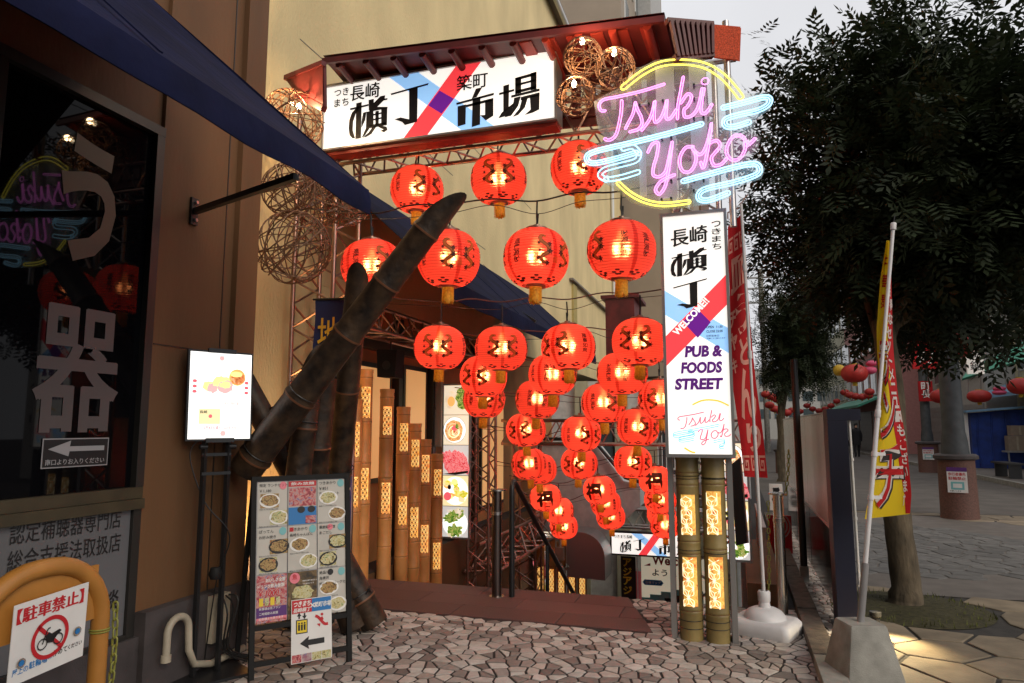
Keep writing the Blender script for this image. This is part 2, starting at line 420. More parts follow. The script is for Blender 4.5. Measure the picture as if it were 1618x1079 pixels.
# lantern paper: cloth that passes the bulb's light; darker along the four seams
def papermat():
    m = bpy.data.materials.new('lantern_paper'); m.use_nodes = True; MATS['lantern_paper'] = m
    n = m.node_tree; n.nodes.remove(n.nodes['Principled BSDF']); l = n.links.new; out = n.nodes['Material Output']
    t = n.nodes.new('ShaderNodeTexCoord'); sx = n.nodes.new('ShaderNodeSeparateXYZ'); l(t.outputs['Object'], sx.inputs[0])
    at = n.nodes.new('ShaderNodeMath'); at.operation = 'ARCTAN2'; l(sx.outputs[1], at.inputs[0]); l(sx.outputs[0], at.inputs[1])
    c = n.nodes.new('ShaderNodeMath'); c.operation = 'MULTIPLY'; c.inputs[1].default_value = 2; l(at.outputs[0], c.inputs[0])
    s = n.nodes.new('ShaderNodeMath'); s.operation = 'SINE'; l(c.outputs[0], s.inputs[0])
    a = n.nodes.new('ShaderNodeMath'); a.operation = 'ABSOLUTE'; l(s.outputs[0], a.inputs[0])
    r = n.nodes.new('ShaderNodeValToRGB'); e = r.color_ramp.elements; e[0].position = .10; e[0].color = (.50,.012,.01,1); e[1].position = .16; e[1].color = (.92,.095,.072,1); l(a.outputs[0], r.inputs[0])
    z = n.nodes.new('ShaderNodeTexNoise'); z.inputs['Scale'].default_value = 9; z.inputs['Detail'].default_value = 4; l(t.outputs['Object'], z.inputs['Vector'])
    oi = n.nodes.new('ShaderNodeObjectInfo'); ad = n.nodes.new('ShaderNodeMath'); ad.operation = 'ADD'; l(z.outputs[0], ad.inputs[0]); l(oi.outputs['Random'], ad.inputs[1])
    q = n.nodes.new('ShaderNodeMapRange'); q.inputs[1].default_value = .3; q.inputs[2].default_value = 1.6; q.inputs[3].default_value = .78; q.inputs[4].default_value = 1.08; l(ad.outputs[0], q.inputs[0])
    sc = n.nodes.new('ShaderNodeVectorMath'); sc.operation = 'SCALE'; l(r.outputs[0], sc.inputs[0]); l(q.outputs[0], sc.inputs['Scale'])
    tl = n.nodes.new('ShaderNodeBsdfTranslucent'); l(sc.outputs[0], tl.inputs[0])
    df = n.nodes.new('ShaderNodeBsdfPrincipled'); df.inputs['Roughness'].default_value = .45; l(sc.outputs[0], df.inputs['Base Color'])
    rf = n.nodes.new('ShaderNodeBsdfRefraction'); rf.inputs['IOR'].default_value = 1.22; rf.inputs['Roughness'].default_value = .55; rf.inputs[0].default_value = (1,.50,.26,1)
    m1 = n.nodes.new('ShaderNodeMixShader'); m1.inputs[0].default_value = .30; l(tl.outputs[0], m1.inputs[1]); l(df.outputs[0], m1.inputs[2])
    m2 = n.nodes.new('ShaderNodeMixShader'); m2.inputs[0].default_value = .20; l(m1.outputs[0], m2.inputs[1]); l(rf.outputs[0], m2.inputs[2])
    l(m2.outputs[0], out.inputs[0])
papermat()
mat('lantern_gold', (.42,.15,.02), .6, tr=.35)
mat('lantern_black', (.07,.010,.006), .7, tr=.2)
mat('lantern_brown', (.10,.030,.008), .6, tr=.15)
mat('lantern_rib', (.25,.01,.008), .7)
mat('lantern_cap', (.30,.20,.15), .35, metal=.8)
# ---------------------------------------------------------------- paper lanterns
LR, LH = .25, .222                       # radius and half height of the big lanterns
def lz(t): return LH*math.sin(t)
def lr(t): return LR*(abs(math.cos(t))**.72)
T0 = math.radians(72)
def clip_(poly, a, b, c):
    out = []
    for i in range(len(poly)):
        p, q = poly[i-1], poly[i]; dp, dq = a*p[0]+b*p[1]-c, a*q[0]+b*q[1]-c
        if (dp <= 0) != (dq <= 0): t = dp/(dp-dq); out.append((p[0]+(q[0]-p[0])*t, p[1]+(q[1]-p[1])*t))
        if dq <= 0: out.append(q)
    return out
def lantern_proto(label, kind):
    th = thing('paper_lantern', label, 'lantern', (0,0,0), 0, 'red lanterns over the stairway')
    mb = MB(); prof = []; ribs = 25
    for i in range(ribs*4+1):
        t = -T0 + 2*T0*i/(ribs*4); d = (0, .0034, .0046, .0034)[i % 4]
        prof.append((lr(t)+d-.002, lz(t)))
    mb.lathe(prof, 44); mb.build('shade', 'lantern_paper', th, smooth=180, local=True)
    mb = MB()
    for i in range(1, ribs):
        t = -T0 + 2*T0*i/ribs; mb.lathe([(lr(t)+.0009, lz(t)-.0011), (lr(t)+.0009, lz(t)+.0011)], 44)
    mb.build('rib_wire', 'lantern_rib', th, local=True, kind='stuff')
    # print wrapped round the shade
    def wrap(ang, z): 
        t = math.asin(max(-.95, min(.95, z/LH))); r = lr(t)+.0052; return (r*math.cos(ang), r*math.sin(ang), z)
    def ribbon(mb, pts, ws):
        V = []; n = len(pts)
        for i, (x, y) in enumerate(pts):
            x2, y2 = pts[min(i+1, n-1)]; x1, y1 = pts[max(i-1, 0)]; dx, dy = x2-x1, y2-y1; l = math.hypot(dx, dy) or 1
            w = ws[i]/2; V += [(x - dy/l*w, y + dx/l*w), (x + dy/l*w, y - dx/l*w)]
        mb[0] += [(V, [(2*i, 2*i+1, 2*i+3, 2*i+2) for i in range(n-1)])]
    gold = [[]]; blk = [[]]
    def cut(polys, st=.026):        # cut large faces into strips so that they follow the curve
        out = []
        for P in polys:
            x0, x1 = min(p[0] for p in P), max(p[0] for p in P); y0, y1 = min(p[1] for p in P), max(p[1] for p in P)
            if (x1-x0) < st and (y1-y0) < st: out.append((P, [tuple(range(len(P)))])); continue
            T_ = [P] if len(P) <= 4 else None
            if T_ is None:
                from mathutils.geometry import tessellate_polygon
                T_ = [[P[i] for i in t] for t in tessellate_polygon([[Vector((p[0], p[1], 0)) for p in P]])]
            for Q in T_:
                i = math.floor(x0/st)
                while i*st < x1:
                    a = clip_(clip_(Q, -1, 0, -i*st), 1, 0, (i+1)*st); j = math.floor(y0/st)
                    while a and j*st < y1:
                        b = clip_(clip_(a, 0, -1, -j*st), 0, 1, (j+1)*st)
                        if len(b) > 2: out.append((b, [tuple(range(len(b)))]))
                        j += 1
                    i += 1
        return out
    if kind == 'dragon':
        for a0 in (-.37, .37, math.pi-.37, math.pi+.37):
            f = 1 if math.sin(a0*1) >= 0 and a0 < 3.2 and a0 != math.pi-.37 else -1
            P = [Vector((f*x*1.2, y*1.15, 0)) for x, y in [(-.012,.088),(.012,.098),(.026,.08),(.018,.055),(-.01,.036),(-.03,.012),(-.022,-.018),(.004,-.034),(.02,-.052),(.008,-.074),(-.018,-.082)]]
            P = smoothpath(P, 4); n = len(P); pts = [(a0*LR + p.x, p.y) for p in P]
            ribbon(gold, pts, [.011 + .022*math.sin(math.pi*min(1, (i+2)/(n+2)))**.7 for i in range(n)])
            off = 0.013
            for sgn in (1, -1):
                q = [(x + sgn*off*1.1, y) for x, y in pts]; ribbon(blk, q, [.0028]*n)
            for cx, cy, rr in ((-.04,.045,.02),(.043,.05,.014),(-.044,-.008,.024),(.036,-.005,.013),(.045,-.06,.019),(-.028,-.092,.02)):
                k = R.randint(5, 7); st = []
                for i in range(2*k):
                    ang = math.pi*i/k + R.random()*.3; r = rr*1.45*(1 if i % 2 == 0 else .4); st.append((a0*LR + f*cx + r*math.cos(ang)*.9, cy + r*math.sin(ang)))
                blk[0].append((st, [tuple(range(2*k))]))
        sides = [(math.pi/2, '萬事如意'), (-math.pi/2, '財源廣進')]
        mid = ['福', '福']
    else:
        sides = [(math.pi/2, '年年大利'), (-math.pi/2, '萬事如意')]; mid = []
    for ang, s in sides:
        for i, ch in enumerate(s):
            for dx, cs in ((-.34, s), (.34, s[::-1])):
                vs, fs, asp = glyphs(cs[i], .02, 2); sz = .044
                blk[0].append(([(ang*LR + dx*LR + (x-.5)*sz*1.25, .075 - .045*i + (y-.5)*sz) for x, y in vs], fs))
    if kind == 'dragon':
        for a0 in (0, math.pi):
            vs, fs, asp = glyphs('福', .0, 2); gold[0].append(([(a0*LR + (x-.5)*.045, -.062 + (y-.5)*.045) for x, y in vs], fs))
    else:
        for a0 in (0, math.pi):
            vs, fs, asp = glyphs('福', .035, 3); gold[0] += cut([[(a0*LR + (vs[i][0]-.5)*.27, (vs[i][1]-.5)*.27) for i in f] for f in fs])
    for k in range(8):   # cloud scrolls round the bottom
        a0 = k*math.pi/4 + .2; z0 = -LH*.845
        for dx, dz, w in ((-.022,0,.034),(.022,0,.034),(0,.014,.03),(0,-.010,.05)):
            blk[0].append(([(a0*LR*1 + (dx + w/2*math.cos(q*math.pi/3))*1.9, z0 + dz + .0055*math.sin(q*math.pi/3)) for q in range(6)], [tuple(range(6))]))
    for nm, lst, mt in (('gold_print', gold, 'lantern_gold' if kind == 'dragon' else 'lantern_brown'), ('black_print', blk, 'lantern_black')):
        mb = MB()
        for V, F in lst[0]: mb.add([wrap(x/LR, z) if nm != 'x' else 0 for x, z in V], F)
        mb.build(nm, mt, th, local=True, kind='stuff')
    c = MB(); c.lathe([(.0,-.0),(.085,0),(.088,.006),(.088,.022),(.082,.026),(.03,.028),(.028,.05),(0,.052)], 24, (0,0,lz(T0)-.004)); c.build('cap', 'lantern_cap', th, 40, True)
    c = MB(); c.lathe([(.062,0),(.078,0),(.080,-.014),(.060,-.016),(.062,0)], 20, (0,0,-lz(T0)+.002)); c.build('base_ring', 'lantern_cap', th, 40, True)
    c = MB(); n = 34
    for k in range(n):
        a = 2*math.pi*k/n; r = .047 + R.uniform(-.003,.003); l = .115 + R.uniform(-.012,.012); w = .0048; z1 = -lz(T0)-.012
        for rr in (r, r*.6):
            x, y = rr*math.cos(a), rr*math.sin(a); tx, ty = -math.sin(a)*w, math.cos(a)*w; k2 = R.uniform(.95,1.12)
            c.add([(x-tx,y-ty,z1),(x+tx,y+ty,z1),((x+tx)*k2,(y+ty)*k2,z1-l),((x-tx)*k2,(y-ty)*k2,z1-l)], [(0,1,2,3)])
    c.build('tassel', 'tassel', th, local=True)
    c = MB(); c.lathe([(0,-.10),(.016,-.095),(.022,-.07),(.024,0),(.018,.05),(.012,.07)], 12, (0,0,.06)); c.build('bulb', 'bulb_glow', th, 60, True)
    ld = bpy.data.lights.new('bulb_light', 'POINT'); ld.energy = LANTERN_W; ld.color = (1,.62,.36); ld.shadow_soft_size = .045
    lo = bpy.data.objects.new('bulb_light', ld); COL.objects.link(lo); lo.parent = th; lo.location = (0,0,.01)
    c = MB(); c.tube([(0,0,lz(T0)+.04),(.004,0,lz(T0)+.075),(-.004,.002,lz(T0)+.11),(0,0,CORD+lz(T0))], .007, 6); c.tube([(.01,0,lz(T0)+.05),(.014,.003,lz(T0)+.13)], .006, 6)
    c.build('cord', 'wire_black', th, local=True)
    return th
LANTERN_W = 8.5
CORD = .24
# ---------------------------------------------------------------- ground
GR_Y0, GR_Y1 = 5.55, 6.58                    # granite landing in front of the stairs
ST_Y0, ST_X0, ST_X1 = 6.58, -3.75, .02         # stair opening
base = MB()
def gslab(x0, y0, x1, y1, z=0): base.add([(x0,y0,z),(x1,y0,z),(x1,y1,z),(x0,y1,z)], [(0,1,2,3)])
gslab(-60, -60, ST_X0, 200); gslab(ST_X0, -60, ST_X1, ST_Y0); gslab(ST_X0, 15.6, ST_X1, 200); gslab(ST_X1, -60, .55, 200)
ground = struct(base, 'ground', 'mortar')
sb = MB(); sb.add([(.55,-60,0),(80,-60,0),(80,260,0),(.55,260,0)], [(0,1,2,3)])
street = struct(sb, 'street', 'street_base')

def clip(poly, a, b, c):
    """keep a*x + b*y <= c"""
    out = []
    for i in range(len(poly)):
        p, q = poly[i-1], poly[i]; dp, dq = a*p[0]+b*p[1]-c, a*q[0]+b*q[1]-c
        if (dp <= 0) != (dq <= 0):
            t = dp/(dp-dq); out.append((p[0]+(q[0]-p[0])*t, p[1]+(q[1]-p[1])*t))
        if dq <= 0: out.append(q)
    return out
def crazy(x0, y0, x1, y1, s, gap, rnd, inside=None, sx=1.0, jit=.47, off=.25):
    """irregular stone polygons: cells of jittered seeds, kept apart by a joint"""
    nx, ny = int((x1-x0)/(s*sx))+3, int((y1-y0)/s)+3
    S = {(i, j): (x0+(i-1+.5+rnd.uniform(-jit,jit)+(j % 2)*off)*s*sx, y0+(j-1+.5+rnd.uniform(-jit,jit))*s) for i in range(nx) for j in range(ny)}
    out = []
    for (i, j), (x, y) in S.items():
        if inside and not inside(x, y): continue
        P = [(x-2*s*sx, y-2*s), (x+2*s*sx, y-2*s), (x+2*s*sx, y+2*s), (x-2*s*sx, y+2*s)]
        for di in range(-2, 3):
            for dj in range(-2, 3):
                if (di or dj) and (i+di, j+dj) in S:
                    qx, qy = S[i+di, j+dj]; a, b = qx-x, qy-y; l = math.hypot(a, b); g = gap*rnd.uniform(.7, 1.5)/2
                    P = clip(P, a/l, b/l, (a*(x+qx)/2 + b*(y+qy)/2)/l - g)
        for a, b, c in ((1,0,x1),(-1,0,-x0),(0,1,y1),(0,-1,-y0)): P = clip(P, a, b, c)
        if len(P) >= 3: out.append((x, y, P))
    return out
def area(P): return abs(sum(P[i-1][0]*P[i][1]-P[i][0]*P[i-1][1] for i in range(len(P))))/2
def tile_mb(P, z0, z1, bev):
    n = len(P); cx = sum(p[0] for p in P)/n; cy = sum(p[1] for p in P)/n; m = MB(); k = []
    for x, y in P:
        d = math.hypot(x-cx, y-cy) or 1; f = max(0, 1-bev/d); k.append((cx+(x-cx)*f, cy+(y-cy)*f))
    V = [(x,y,z0) for x,y in P] + [(x,y,z1-bev*.5) for x,y in P] + [(x,y,z1) for x,y in k]
    F = [(i,(i+1)%n,(i+1)%n+n,i+n) for i in range(n)] + [(i+n,(i+1)%n+n,(i+1)%n+2*n,i+2*n) for i in range(n)] + [tuple(range(2*n,3*n))]
    return m.add(V, F)
def lay(cells, parent, name, m, mfar, thick, bev, near, limit=300):
    cells = sorted(cells, key=near); far = MB()
    for i, (x, y, P) in enumerate(cells):
        if area(P) < 2e-4: continue
        z = thick + R.uniform(-.0012, .0012)
        t = tile_mb(P, -.01, z, bev)
        if i < limit: t.build(name, m, parent)
        else: far.add(t.v, t.f)
    if far.f: far.build(name + '_field', mfar, parent, kind='stuff')
def mosaic_in(x, y):
    if y > GR_Y0 - .03 and x < -.62 - (y-5.55)*.33: return False
    if y > ST_Y0 - .02 and x < .05: return False
    return True
rt_ = random.Random(3)
cells = crazy(-4.2, 2.2, .44, 6.58, .098, .013, rt_, mosaic_in) 
lay(cells, ground, 'mosaic_tile', 'mosaic_tile', 'mosaic_tile_far', .006, .004, lambda c: (c[1] < 3.05 + .31*(c[0]+2.2)*-.6)*50 + abs(c[1]-3.9) + max(0, abs(c[0]+1.2)-1.6)*2)
# right-hand gutter strip of small pale stones between kerbs
cells = crazy(.60, 4.2, .78, 12, .07, .012, rt_, None); lay(cells, ground, 'gutter_stone', 'mosaic_tile', 'mosaic_tile_far', .012, .004, lambda c: c[1], 60)

# granite landing: rows of slabs, each a piece
def slab(parent, name, m, P, z1, bev=.006): return tile_mb(P, -.01, z1, bev).build(name, m, parent)
for r in range(3):
    y0 = GR_Y0 + r*.345; x = ST_X0 + .1; k = 0
    re_ = -.635 - (y0-5.55)*.33
    while x < re_ - .05:
        w = (.9 if (k or r % 2) else .45); x2 = min(x + w, re_)
        slab(ground, 'granite_slab', 'granite', [(x, y0), (x2-.005, y0), (x2-.005 - (.105 if x2 == re_ else 0), y0+.340), (x, y0+.340)], .012); x = x2; k += 1
# brown kerb stones along the bicycle boards
for i in range(14):
    y = 4.55 + i*.62
    slab(ground, 'kerb_stone', 'concrete' if i == 0 else 'kerb_stone', [(.44, y), (.592, y+.01), (.592, y+.612), (.44, y+.607)], .075 - .003*(i % 3), .012)

# flagstones of the street (large irregular slabs), plain band, grey swirl
fc = (1.42, 7.25)
def flag_in(x, y):
    if math.hypot((x-1.36)/1.0, (y-6.95)/1.0) < .66: return False
    d = math.hypot(x-1.9, y-10.9)
    return not (d < 3.4)
cells = crazy(.92, 3.6, 8.5, 14.5, .30, .026, rt_, flag_in, 2.0, .43, .5)
lay(cells, street, 'flagstone', 'flagstone', 'flagstone', .010, .008, lambda c: math.hypot(c[0]-1.5, c[1]-5), 290)
# edging bricks between kerb strip and flagstones
for i in range(46):
    y = 3.9 + i*.165; slab(street, 'edging_brick', 'street_brick', [(.80, y), (.905, y), (.905, y+.155), (.80, y+.155)], .008, .004)
m = MB(); P = [(1.9+3.38*math.cos(a*math.pi/32), 10.9+3.38*math.sin(a*math.pi/32)) for a in range(64)]
P = clip(P, -1, 0, -.92); m.add([(x, y, .006) for x, y in P], [tuple(range(len(P)))]); struct(m, 'plain_paving_band', 'plain_path', street)
def sw_in(x, y): return math.hypot(x-1.6, y-10.6) < 2.25 and x > .95
cells = crazy(.92, 8.2, 4.0, 13, .20, .02, rt_, sw_in, 1.5); lay(cells, street, 'cobble', 'grey_cobble', 'grey_cobble', .014, .008, lambda c: c[1], 200)
m = MB(); m.add([(3.4,14.6,.004),(7.0,14.6,.004),(7.0,200,.004),(3.4,200,.004)], [(0,1,2,3)]); m.add([(.56,14.6,.004),(3.4,14.6,.004),(3.4,200,.004),(.56,200,.004)], [(0,1,2,3)]); m.add([(8.5,3,.004),(60,3,.004),(60,14.6,.004),(8.5,14.6,.004)],[(0,1,2,3)]); m.add([(0.92,-60,.004),(60,-60,.004),(60,2.95,.004),(0.92,2.95,.004)],[(0,1,2,3)])
struct(m, 'roadway', 'asphalt', street)
m = MB(); m.box((7.0, 14.6, 0), (9.6, 120, .12)); struct(m, 'pavement', 'plain_path')
m = MB(); m.box((6.86, 14.6, 0), (6.997, 120, .13)); struct(m, 'kerb', 'concrete')
# round planting bed under the tree
m = MB(); n = 40; V = [(1.36, 6.95, .045)]
for k, (rr, zz) in enumerate(((.3,.04),(.5,.022),(.64,.006))):
    V += [(1.36+rr*math.cos(a*2*math.pi/n), 6.95+rr*math.sin(a*2*math.pi/n), zz + R.uniform(-.006,.006)*(k < 2)) for a in range(n)]
F = [(0, 1+a, 1+(a+1) % n) for a in range(n)]
for k in range(2): F += [(1+k*n+a, 1+(k+1)*n+a, 1+(k+1)*n+(a+1) % n, 1+k*n+(a+1) % n) for a in range(n)]
m.add(V, F); struct(m, 'planting_bed', 'moss_soil', None, 60)
m = MB()
for i in range(420):
    a = R.uniform(0, 6.283); r = .64*math.sqrt(R.random()); x, y = 1.36+r*math.cos(a), 6.95+r*math.sin(a); h = R.uniform(.008, .03); w = .006; q = R.uniform(0, 3.1)
    m.add([(x-w*math.cos(q), y-w*math.sin(q), .005), (x+w*math.cos(q), y+w*math.sin(q), .005), (x+R.uniform(-.015,.015), y+R.uniform(-.015,.015), .03+h)], [(0,1,2)])
tag(m.build('moss_tufts', mat('moss', (.10,.11,.02), .9, var=.5, vs=20)), 'sparse moss and weeds on the soil round the street tree', 'moss', kind='stuff')

# ---------------------------------------------------------------- left shop with window
XS = -3.36
shop = thing('shop_building', 'brown rendered shop front with dark display window under the near navy awning', 'building', (XS, 2.4, 0))
def wallbox(name, m, a, b, parent, **k): q = MB(); q.box(a, b); return q.build(name, m, parent, **k)
WY0, WY1, WZ0, WZ1 = -1.2, 3.34, 1.135, 3.36
wallbox('wall', 'brown_render', (XS-.35, 3.345, .48), (XS, 4.235, 9.5), shop)              # pier right of the window
wallbox('wall', 'brown_render', (XS-.352, -6, WZ1+.06), (XS-.03, 3.344, 9.5), shop)
wallbox('wall', 'brown_render', (XS-.35, -6, .3), (XS-.002, WY0, WZ1+.059), shop)
wallbox('pilaster', 'brown_render', (XS, 4.02, .48), (XS+.045, 4.238, 9.5), shop)
wallbox('plinth', 'plinth_stone', (XS-.3, -6, 0), (XS+.03, 3.36, .345), shop)
wallbox('plinth', 'plinth_stone', (XS-.3, 3.361, 0), (XS+.07, 4.27, .479), shop)
fr = wallbox('window_frame', 'frame_olive', (XS-.08, WY0, 1.135), (XS+.012, WY1, 1.20), shop)
wallbox('sill', 'frame_olive', (XS-.06, WY0, 1.075), (XS+.03, WY1+.002, 1.133), shop)
wallbox('window_frame', 'frame_dark', (XS-.08, 3.285, 1.201), (XS+.012, 3.343, WZ1), shop)
wallbox('window_frame', 'frame_dark', (XS-.08, WY0, WZ1-.001), (XS+.014, 3.344, WZ1+.058), shop)
wallbox('window_frame', 'frame_dark', (XS-.08, 2.30, 1.201), (XS+.013, 2.345, WZ1-.002), shop)
g = MB(); g.add([(XS-.03, WY0, 1.19), (XS-.03, 3.29, 1.19), (XS-.03, 3.29, WZ1+.02), (XS-.03, WY0, WZ1+.02)], [(0,1,2,3)]); pane = g.build('pane', 'dark_glass', shop)
win = Sheet((XS-.028, 0, 0), (0,1,0), (0,0,1), pane)
u0 = win; 
# big pale letters stuck on the glass
def yz(px, py): p = W(px, py, X=XS-.028); return p.y, p.z
a = yz(46, 690); b = yz(192, 512); u0.text('器', a[0], a[1]+.02, b[0]-a[0], b[1]-a[1]+.03, mat('decal_grey', (.105,.082,.08), .5), 1, .022, parent=pane)
a = yz(86, 405); b = yz(190, 240); u0.text('う', a[0], a[1], b[0]-a[0], b[1]-a[1], mat('decal_brown', (.085,.06,.035), .5), 1, .03, parent=pane)
# arrow notice on the glass
an = thing('arrow_notice', 'small black notice with pale left arrow stuck low on the display window', 'notice', (XS-.02, 2.8, 1.3))
A = Sheet((XS-.024, yz(63,740)[0], yz(63,741)[1]), (0,1,0), (0,0,1), an); wA = yz(168,740)[0]-yz(63,740)[0]; hA = yz(68,693)[1]-yz(63,741)[1]
A.rect('panel', 0, 0, wA, hA, 'print_grey', 0); A.rect('face', .006, .006, wA-.006, hA-.006, 'print_black', 1)
A.poly('arrow', [(.03, hA*.64), (.16, hA*.92), (.155, hA*.72), (wA-.03, hA*.72), (wA-.03, hA*.55), (.155, hA*.55), (.15, hA*.38)], 'print_grey', 2)
A.text('南口よりお入りください', .02, hA*.10, wA-.045, hA*.2, 'print_grey', 2, .02)
# translucent lettered panel below the window
sg = thing('shop_sign_panel', 'white sign panel with black Japanese lettering below the display window', 'sign', (XS, 2.6, .37))
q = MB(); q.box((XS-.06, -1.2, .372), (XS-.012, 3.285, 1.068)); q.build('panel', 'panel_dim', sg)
q = MB(); q.box((XS-.05, 3.287, .347), (XS+.008, 3.343, 1.073)); q.build('frame', 'frame_dark', sg)
q = MB(); q.box((XS-.05, -1.2, .346), (XS+.008, 3.286, .371)); q.build('frame', 'frame_dark', sg)
S = Sheet((XS-.010, 0, 0), (0,1,0), (0,0,1), sg)
def syz(px, py): p = W(px, py, X=XS-.010); return p.y, p.z
for body, l, r in (('認定補聴器専門店', (14,860), (192,806)), ('総合支援法取扱店', (10,902), (191,845))):
    a, b = syz(*l), syz(*r); S.text(body, a[0], (a[1]+b[1])/2-.052, b[0]-a[0], .105, 'print_black', 1, .004)
S.text('聴こえのご相談', 2.42, .53, .82, .11, 'print_black', 1, .012)
# vent pipe at the plinth
q = MB(); pw = [W(263, 1035, X=XS+.12), W(263, 1000, X=XS+.12)] ; pw = [Vector((XS+.13, 3.47, .20)), Vector((XS+.13, 3.47, .32))]
pts = [pw[0], pw[1]] + arc((XS+.13, 3.555, .33), .085, 170, 10, 10, (0,1,0)) + [Vector((XS+.13, 3.65, .2)), Vector((XS+.13, 3.70, .1)), Vector((XS+.13, 3.85, .055)), Vector((XS+.10, 4.2, .05))]
t = thing('drain_pipe', 'bent beige plastic pipe in front of the dark stone plinth', 'pipe', pw[0]); q.tube(pts, .022, 12); q.build('pipe', 'pvc', t, 50)
q = MB(); q.lathe([(.022,-.02),(.029,-.02),(.029,.02),(.022,.02)], 14, pw[0]); q.build('collar', 'pvc', t, 40)
t = thing('power_box', 'small beige electrical box with loose black cables on the plinth', 'box', (XS+.1, 3.93, .25)); q = MB(); q.box((XS+.075, 3.86, .17), (XS+.12, 4.02, .46)); q.build('box', 'pvc', t)
q = MB()
for k in range(4): q.tube(smoothpath([(XS+.13, 3.9+.03*k, .45), (XS+.2, 3.85+.05*k, .32+.03*k), (XS+.16, 3.92+.02*k, .12), (XS+.25, 4.05+.04*k, .02)], 5), .006, 5)
q.build('cable', 'wire_black', t)

# ---------------------------------------------------------------- near awning
XA = -1.80; AY1 = 3.17; AZB = 2.665
aw = thing('awning', 'near navy fabric awning over the display window with hanging valance', 'awning', (XA, 1.2, AZB), 0, 'navy awnings along the facade')
def awning(t, xa, y0, y1, zb, val, xw, zw, seams):
    zt = zb + val
    q = MB(); n = 24; V = []
    for i in range(n+1):
        y = y0 + (y1-y0)*i/n
        for k in range(5):
            f = k/4; V.append((xa + (xw-xa)*f, y, zt + (zw-zt)*f - .05*math.sin(math.pi*f)*(.6+.4*math.sin(i*1.7))*.5))
    F = [(i*5+k, i*5+k+1, (i+1)*5+k+1, (i+1)*5+k) for i in range(n) for k in range(4)]
    q.add(V, F); q.add([(x, y, z-.004) for x, y, z in V], [f[::-1] for f in F]); q.build('canopy', 'awning_navy', t, 80)
    q = MB(); V = []
    for i in range(49):
        y = y0 + (y1-y0)*i/48; dz = .006*math.sin(i*.9); dx = .010*math.sin(i*1.3+1)
        V += [(xa, y, zt+.004), (xa+.012+dx*.4, y, zt-val*.5), (xa+.008+dx, y, zb+dz)]
    F = [(i*3+k, (i+1)*3+k, (i+1)*3+k+1, i*3+k+1) for i in range(48) for k in range(2)]
    q.add(V, F); q.add([(x-.006, y, z) for x, y, z in V], [f[::-1] for f in F]); q.build('valance', 'awning_navy', t, 80)
    q = MB(); q.tube([(xa-.02, y0, zt-.015), (xa-.02, y1-.02, zt-.015)], .02, 8); q.build('front_bar', 'black_metal', t, 50)
    # side cheek
    q = MB(); q.add([(xa, y1, zb), (xa, y1, zt), (xw, y1, zw), (xw+.02, y1, zw-.16)], [(0,1,2,3)]); q.add([(xa, y1-.006, zb), (xa, y1-.006, zt), (xw, y1-.006, zw), (xw+.02, y1-.006, zw-.16)], [(3,2,1,0)]); q.build('side_flap', 'awning_navy', t)
    for s in seams:
        q = MB(); q.beam((xa+.004, s, zt+.012), (xw, s, zw+.012), .018, .006); q.build('seam', 'awning_navy', t)
awning(aw, XA, -3.5, AY1, AZB, .128, XS-.02, 4.22, (-.2, 1.75))
brk = thing('wall_bracket', 'black steel arm with bolted wall plate bracing the near awning', 'bracket', (XS, 3.8, 2.7))
p0 = W(308, 334, X=XS+.02); p1 = Vector((-2.2, 3.12, 3.1))
q = MB(); q.beam(p0, W(468, 279, Y=3.15), .035, .035); q.build('arm', 'black_metal', brk)
q = MB(); q.box((XS+.002, p0.y-.03, p0.z-.09), (XS+.02, p0.y+.03, p0.z+.09)); q.build('wall_plate', 'black_metal', brk)
for dz in (-.06, .06): q = MB(); q.lathe([(0,.02),(.012,.02),(.012,0)], 8, (XS+.02, p0.y, p0.z+dz), (1,0,0)); q.build('bolt', 'steel', brk)

# ---------------------------------------------------------------- tan building, taller building behind
XT = -4.0
tan = thing('tan_building', 'tall tan stucco building with small brown corner stair box beyond the awning', 'building', (XT, 10, 0))
def zline(y): return 12.0
q = MB(); q.box((-9, 4.24, 3.0), (XT, 27, 12.0)); q.build('wall', 'tan_stucco', tan)
for z_ in (2.05, 5.6, 7.4): q = MB(); q.box((XS+.0001, 3.36, z_), (XS+.004, 4.015, z_+.008)); q.build('joint', 'frame_dark', shop)
q = MB(); q.box((XS+.0001, 3.93, .48), (XS+.004, 3.938, 9.5)); q.build('joint', 'frame_dark', shop)
q = MB(); q.box((-9, 4.241, -4), (XT-.002, 6.6, 2.998)); q.build('wall', 'tan_stucco', tan)
q = MB(); q.box((XT, 4.24, 0), (XT+.05, 6.58, .46)); q.build('plinth', 'plinth_stone', tan)
q = MB(); q.box((-4.3, 4.2, 12.0), (XT+.25, 27.1, 12.12)); q.build('eave', 'grey_render', tan)
q = MB(); q.tube([(XT+.22, 4.2, 11.95), (XT+.22, 27.2, 11.95)], .07, 8); q.build('gutter', 'white_alu', tan, 50)
q = MB(); q.tube([(XT+.08, 24.5, 11.9), (XT+.08, 24.5, 3)], .06, 8); q.build('downpipe', 'white_alu', tan, 50)
q = MB(); q.box((XT, 17.9, 3.0), (XT+.05, 18.35, 5.35)); q.build('trim', 'tan_trim', tan)
q = MB(); q.beam((XT+.06, 17.6, 5.42), (XT+.06, 24.5, 5.42), .10, .05); q.build('trim', 'grey_render', tan)
for (y, z, l, a) in ((5.6,5.0,1.5,1),(6.4,4.2,1.1,1),(7.6,5.4,2,0),(9.5,4.6,1.6,1),(12,6.2,2,0)):    # hairline control joints
    q = MB(); q.box((XT, y-l if not a else y, z), (XT+.004, y+l, z+.008)); q.build('joint', 'grey_render', tan)
fb = thing('apartment_building', 'brown multi-storey building with white window frames behind the tan building', 'building', (-5, 36, 0))
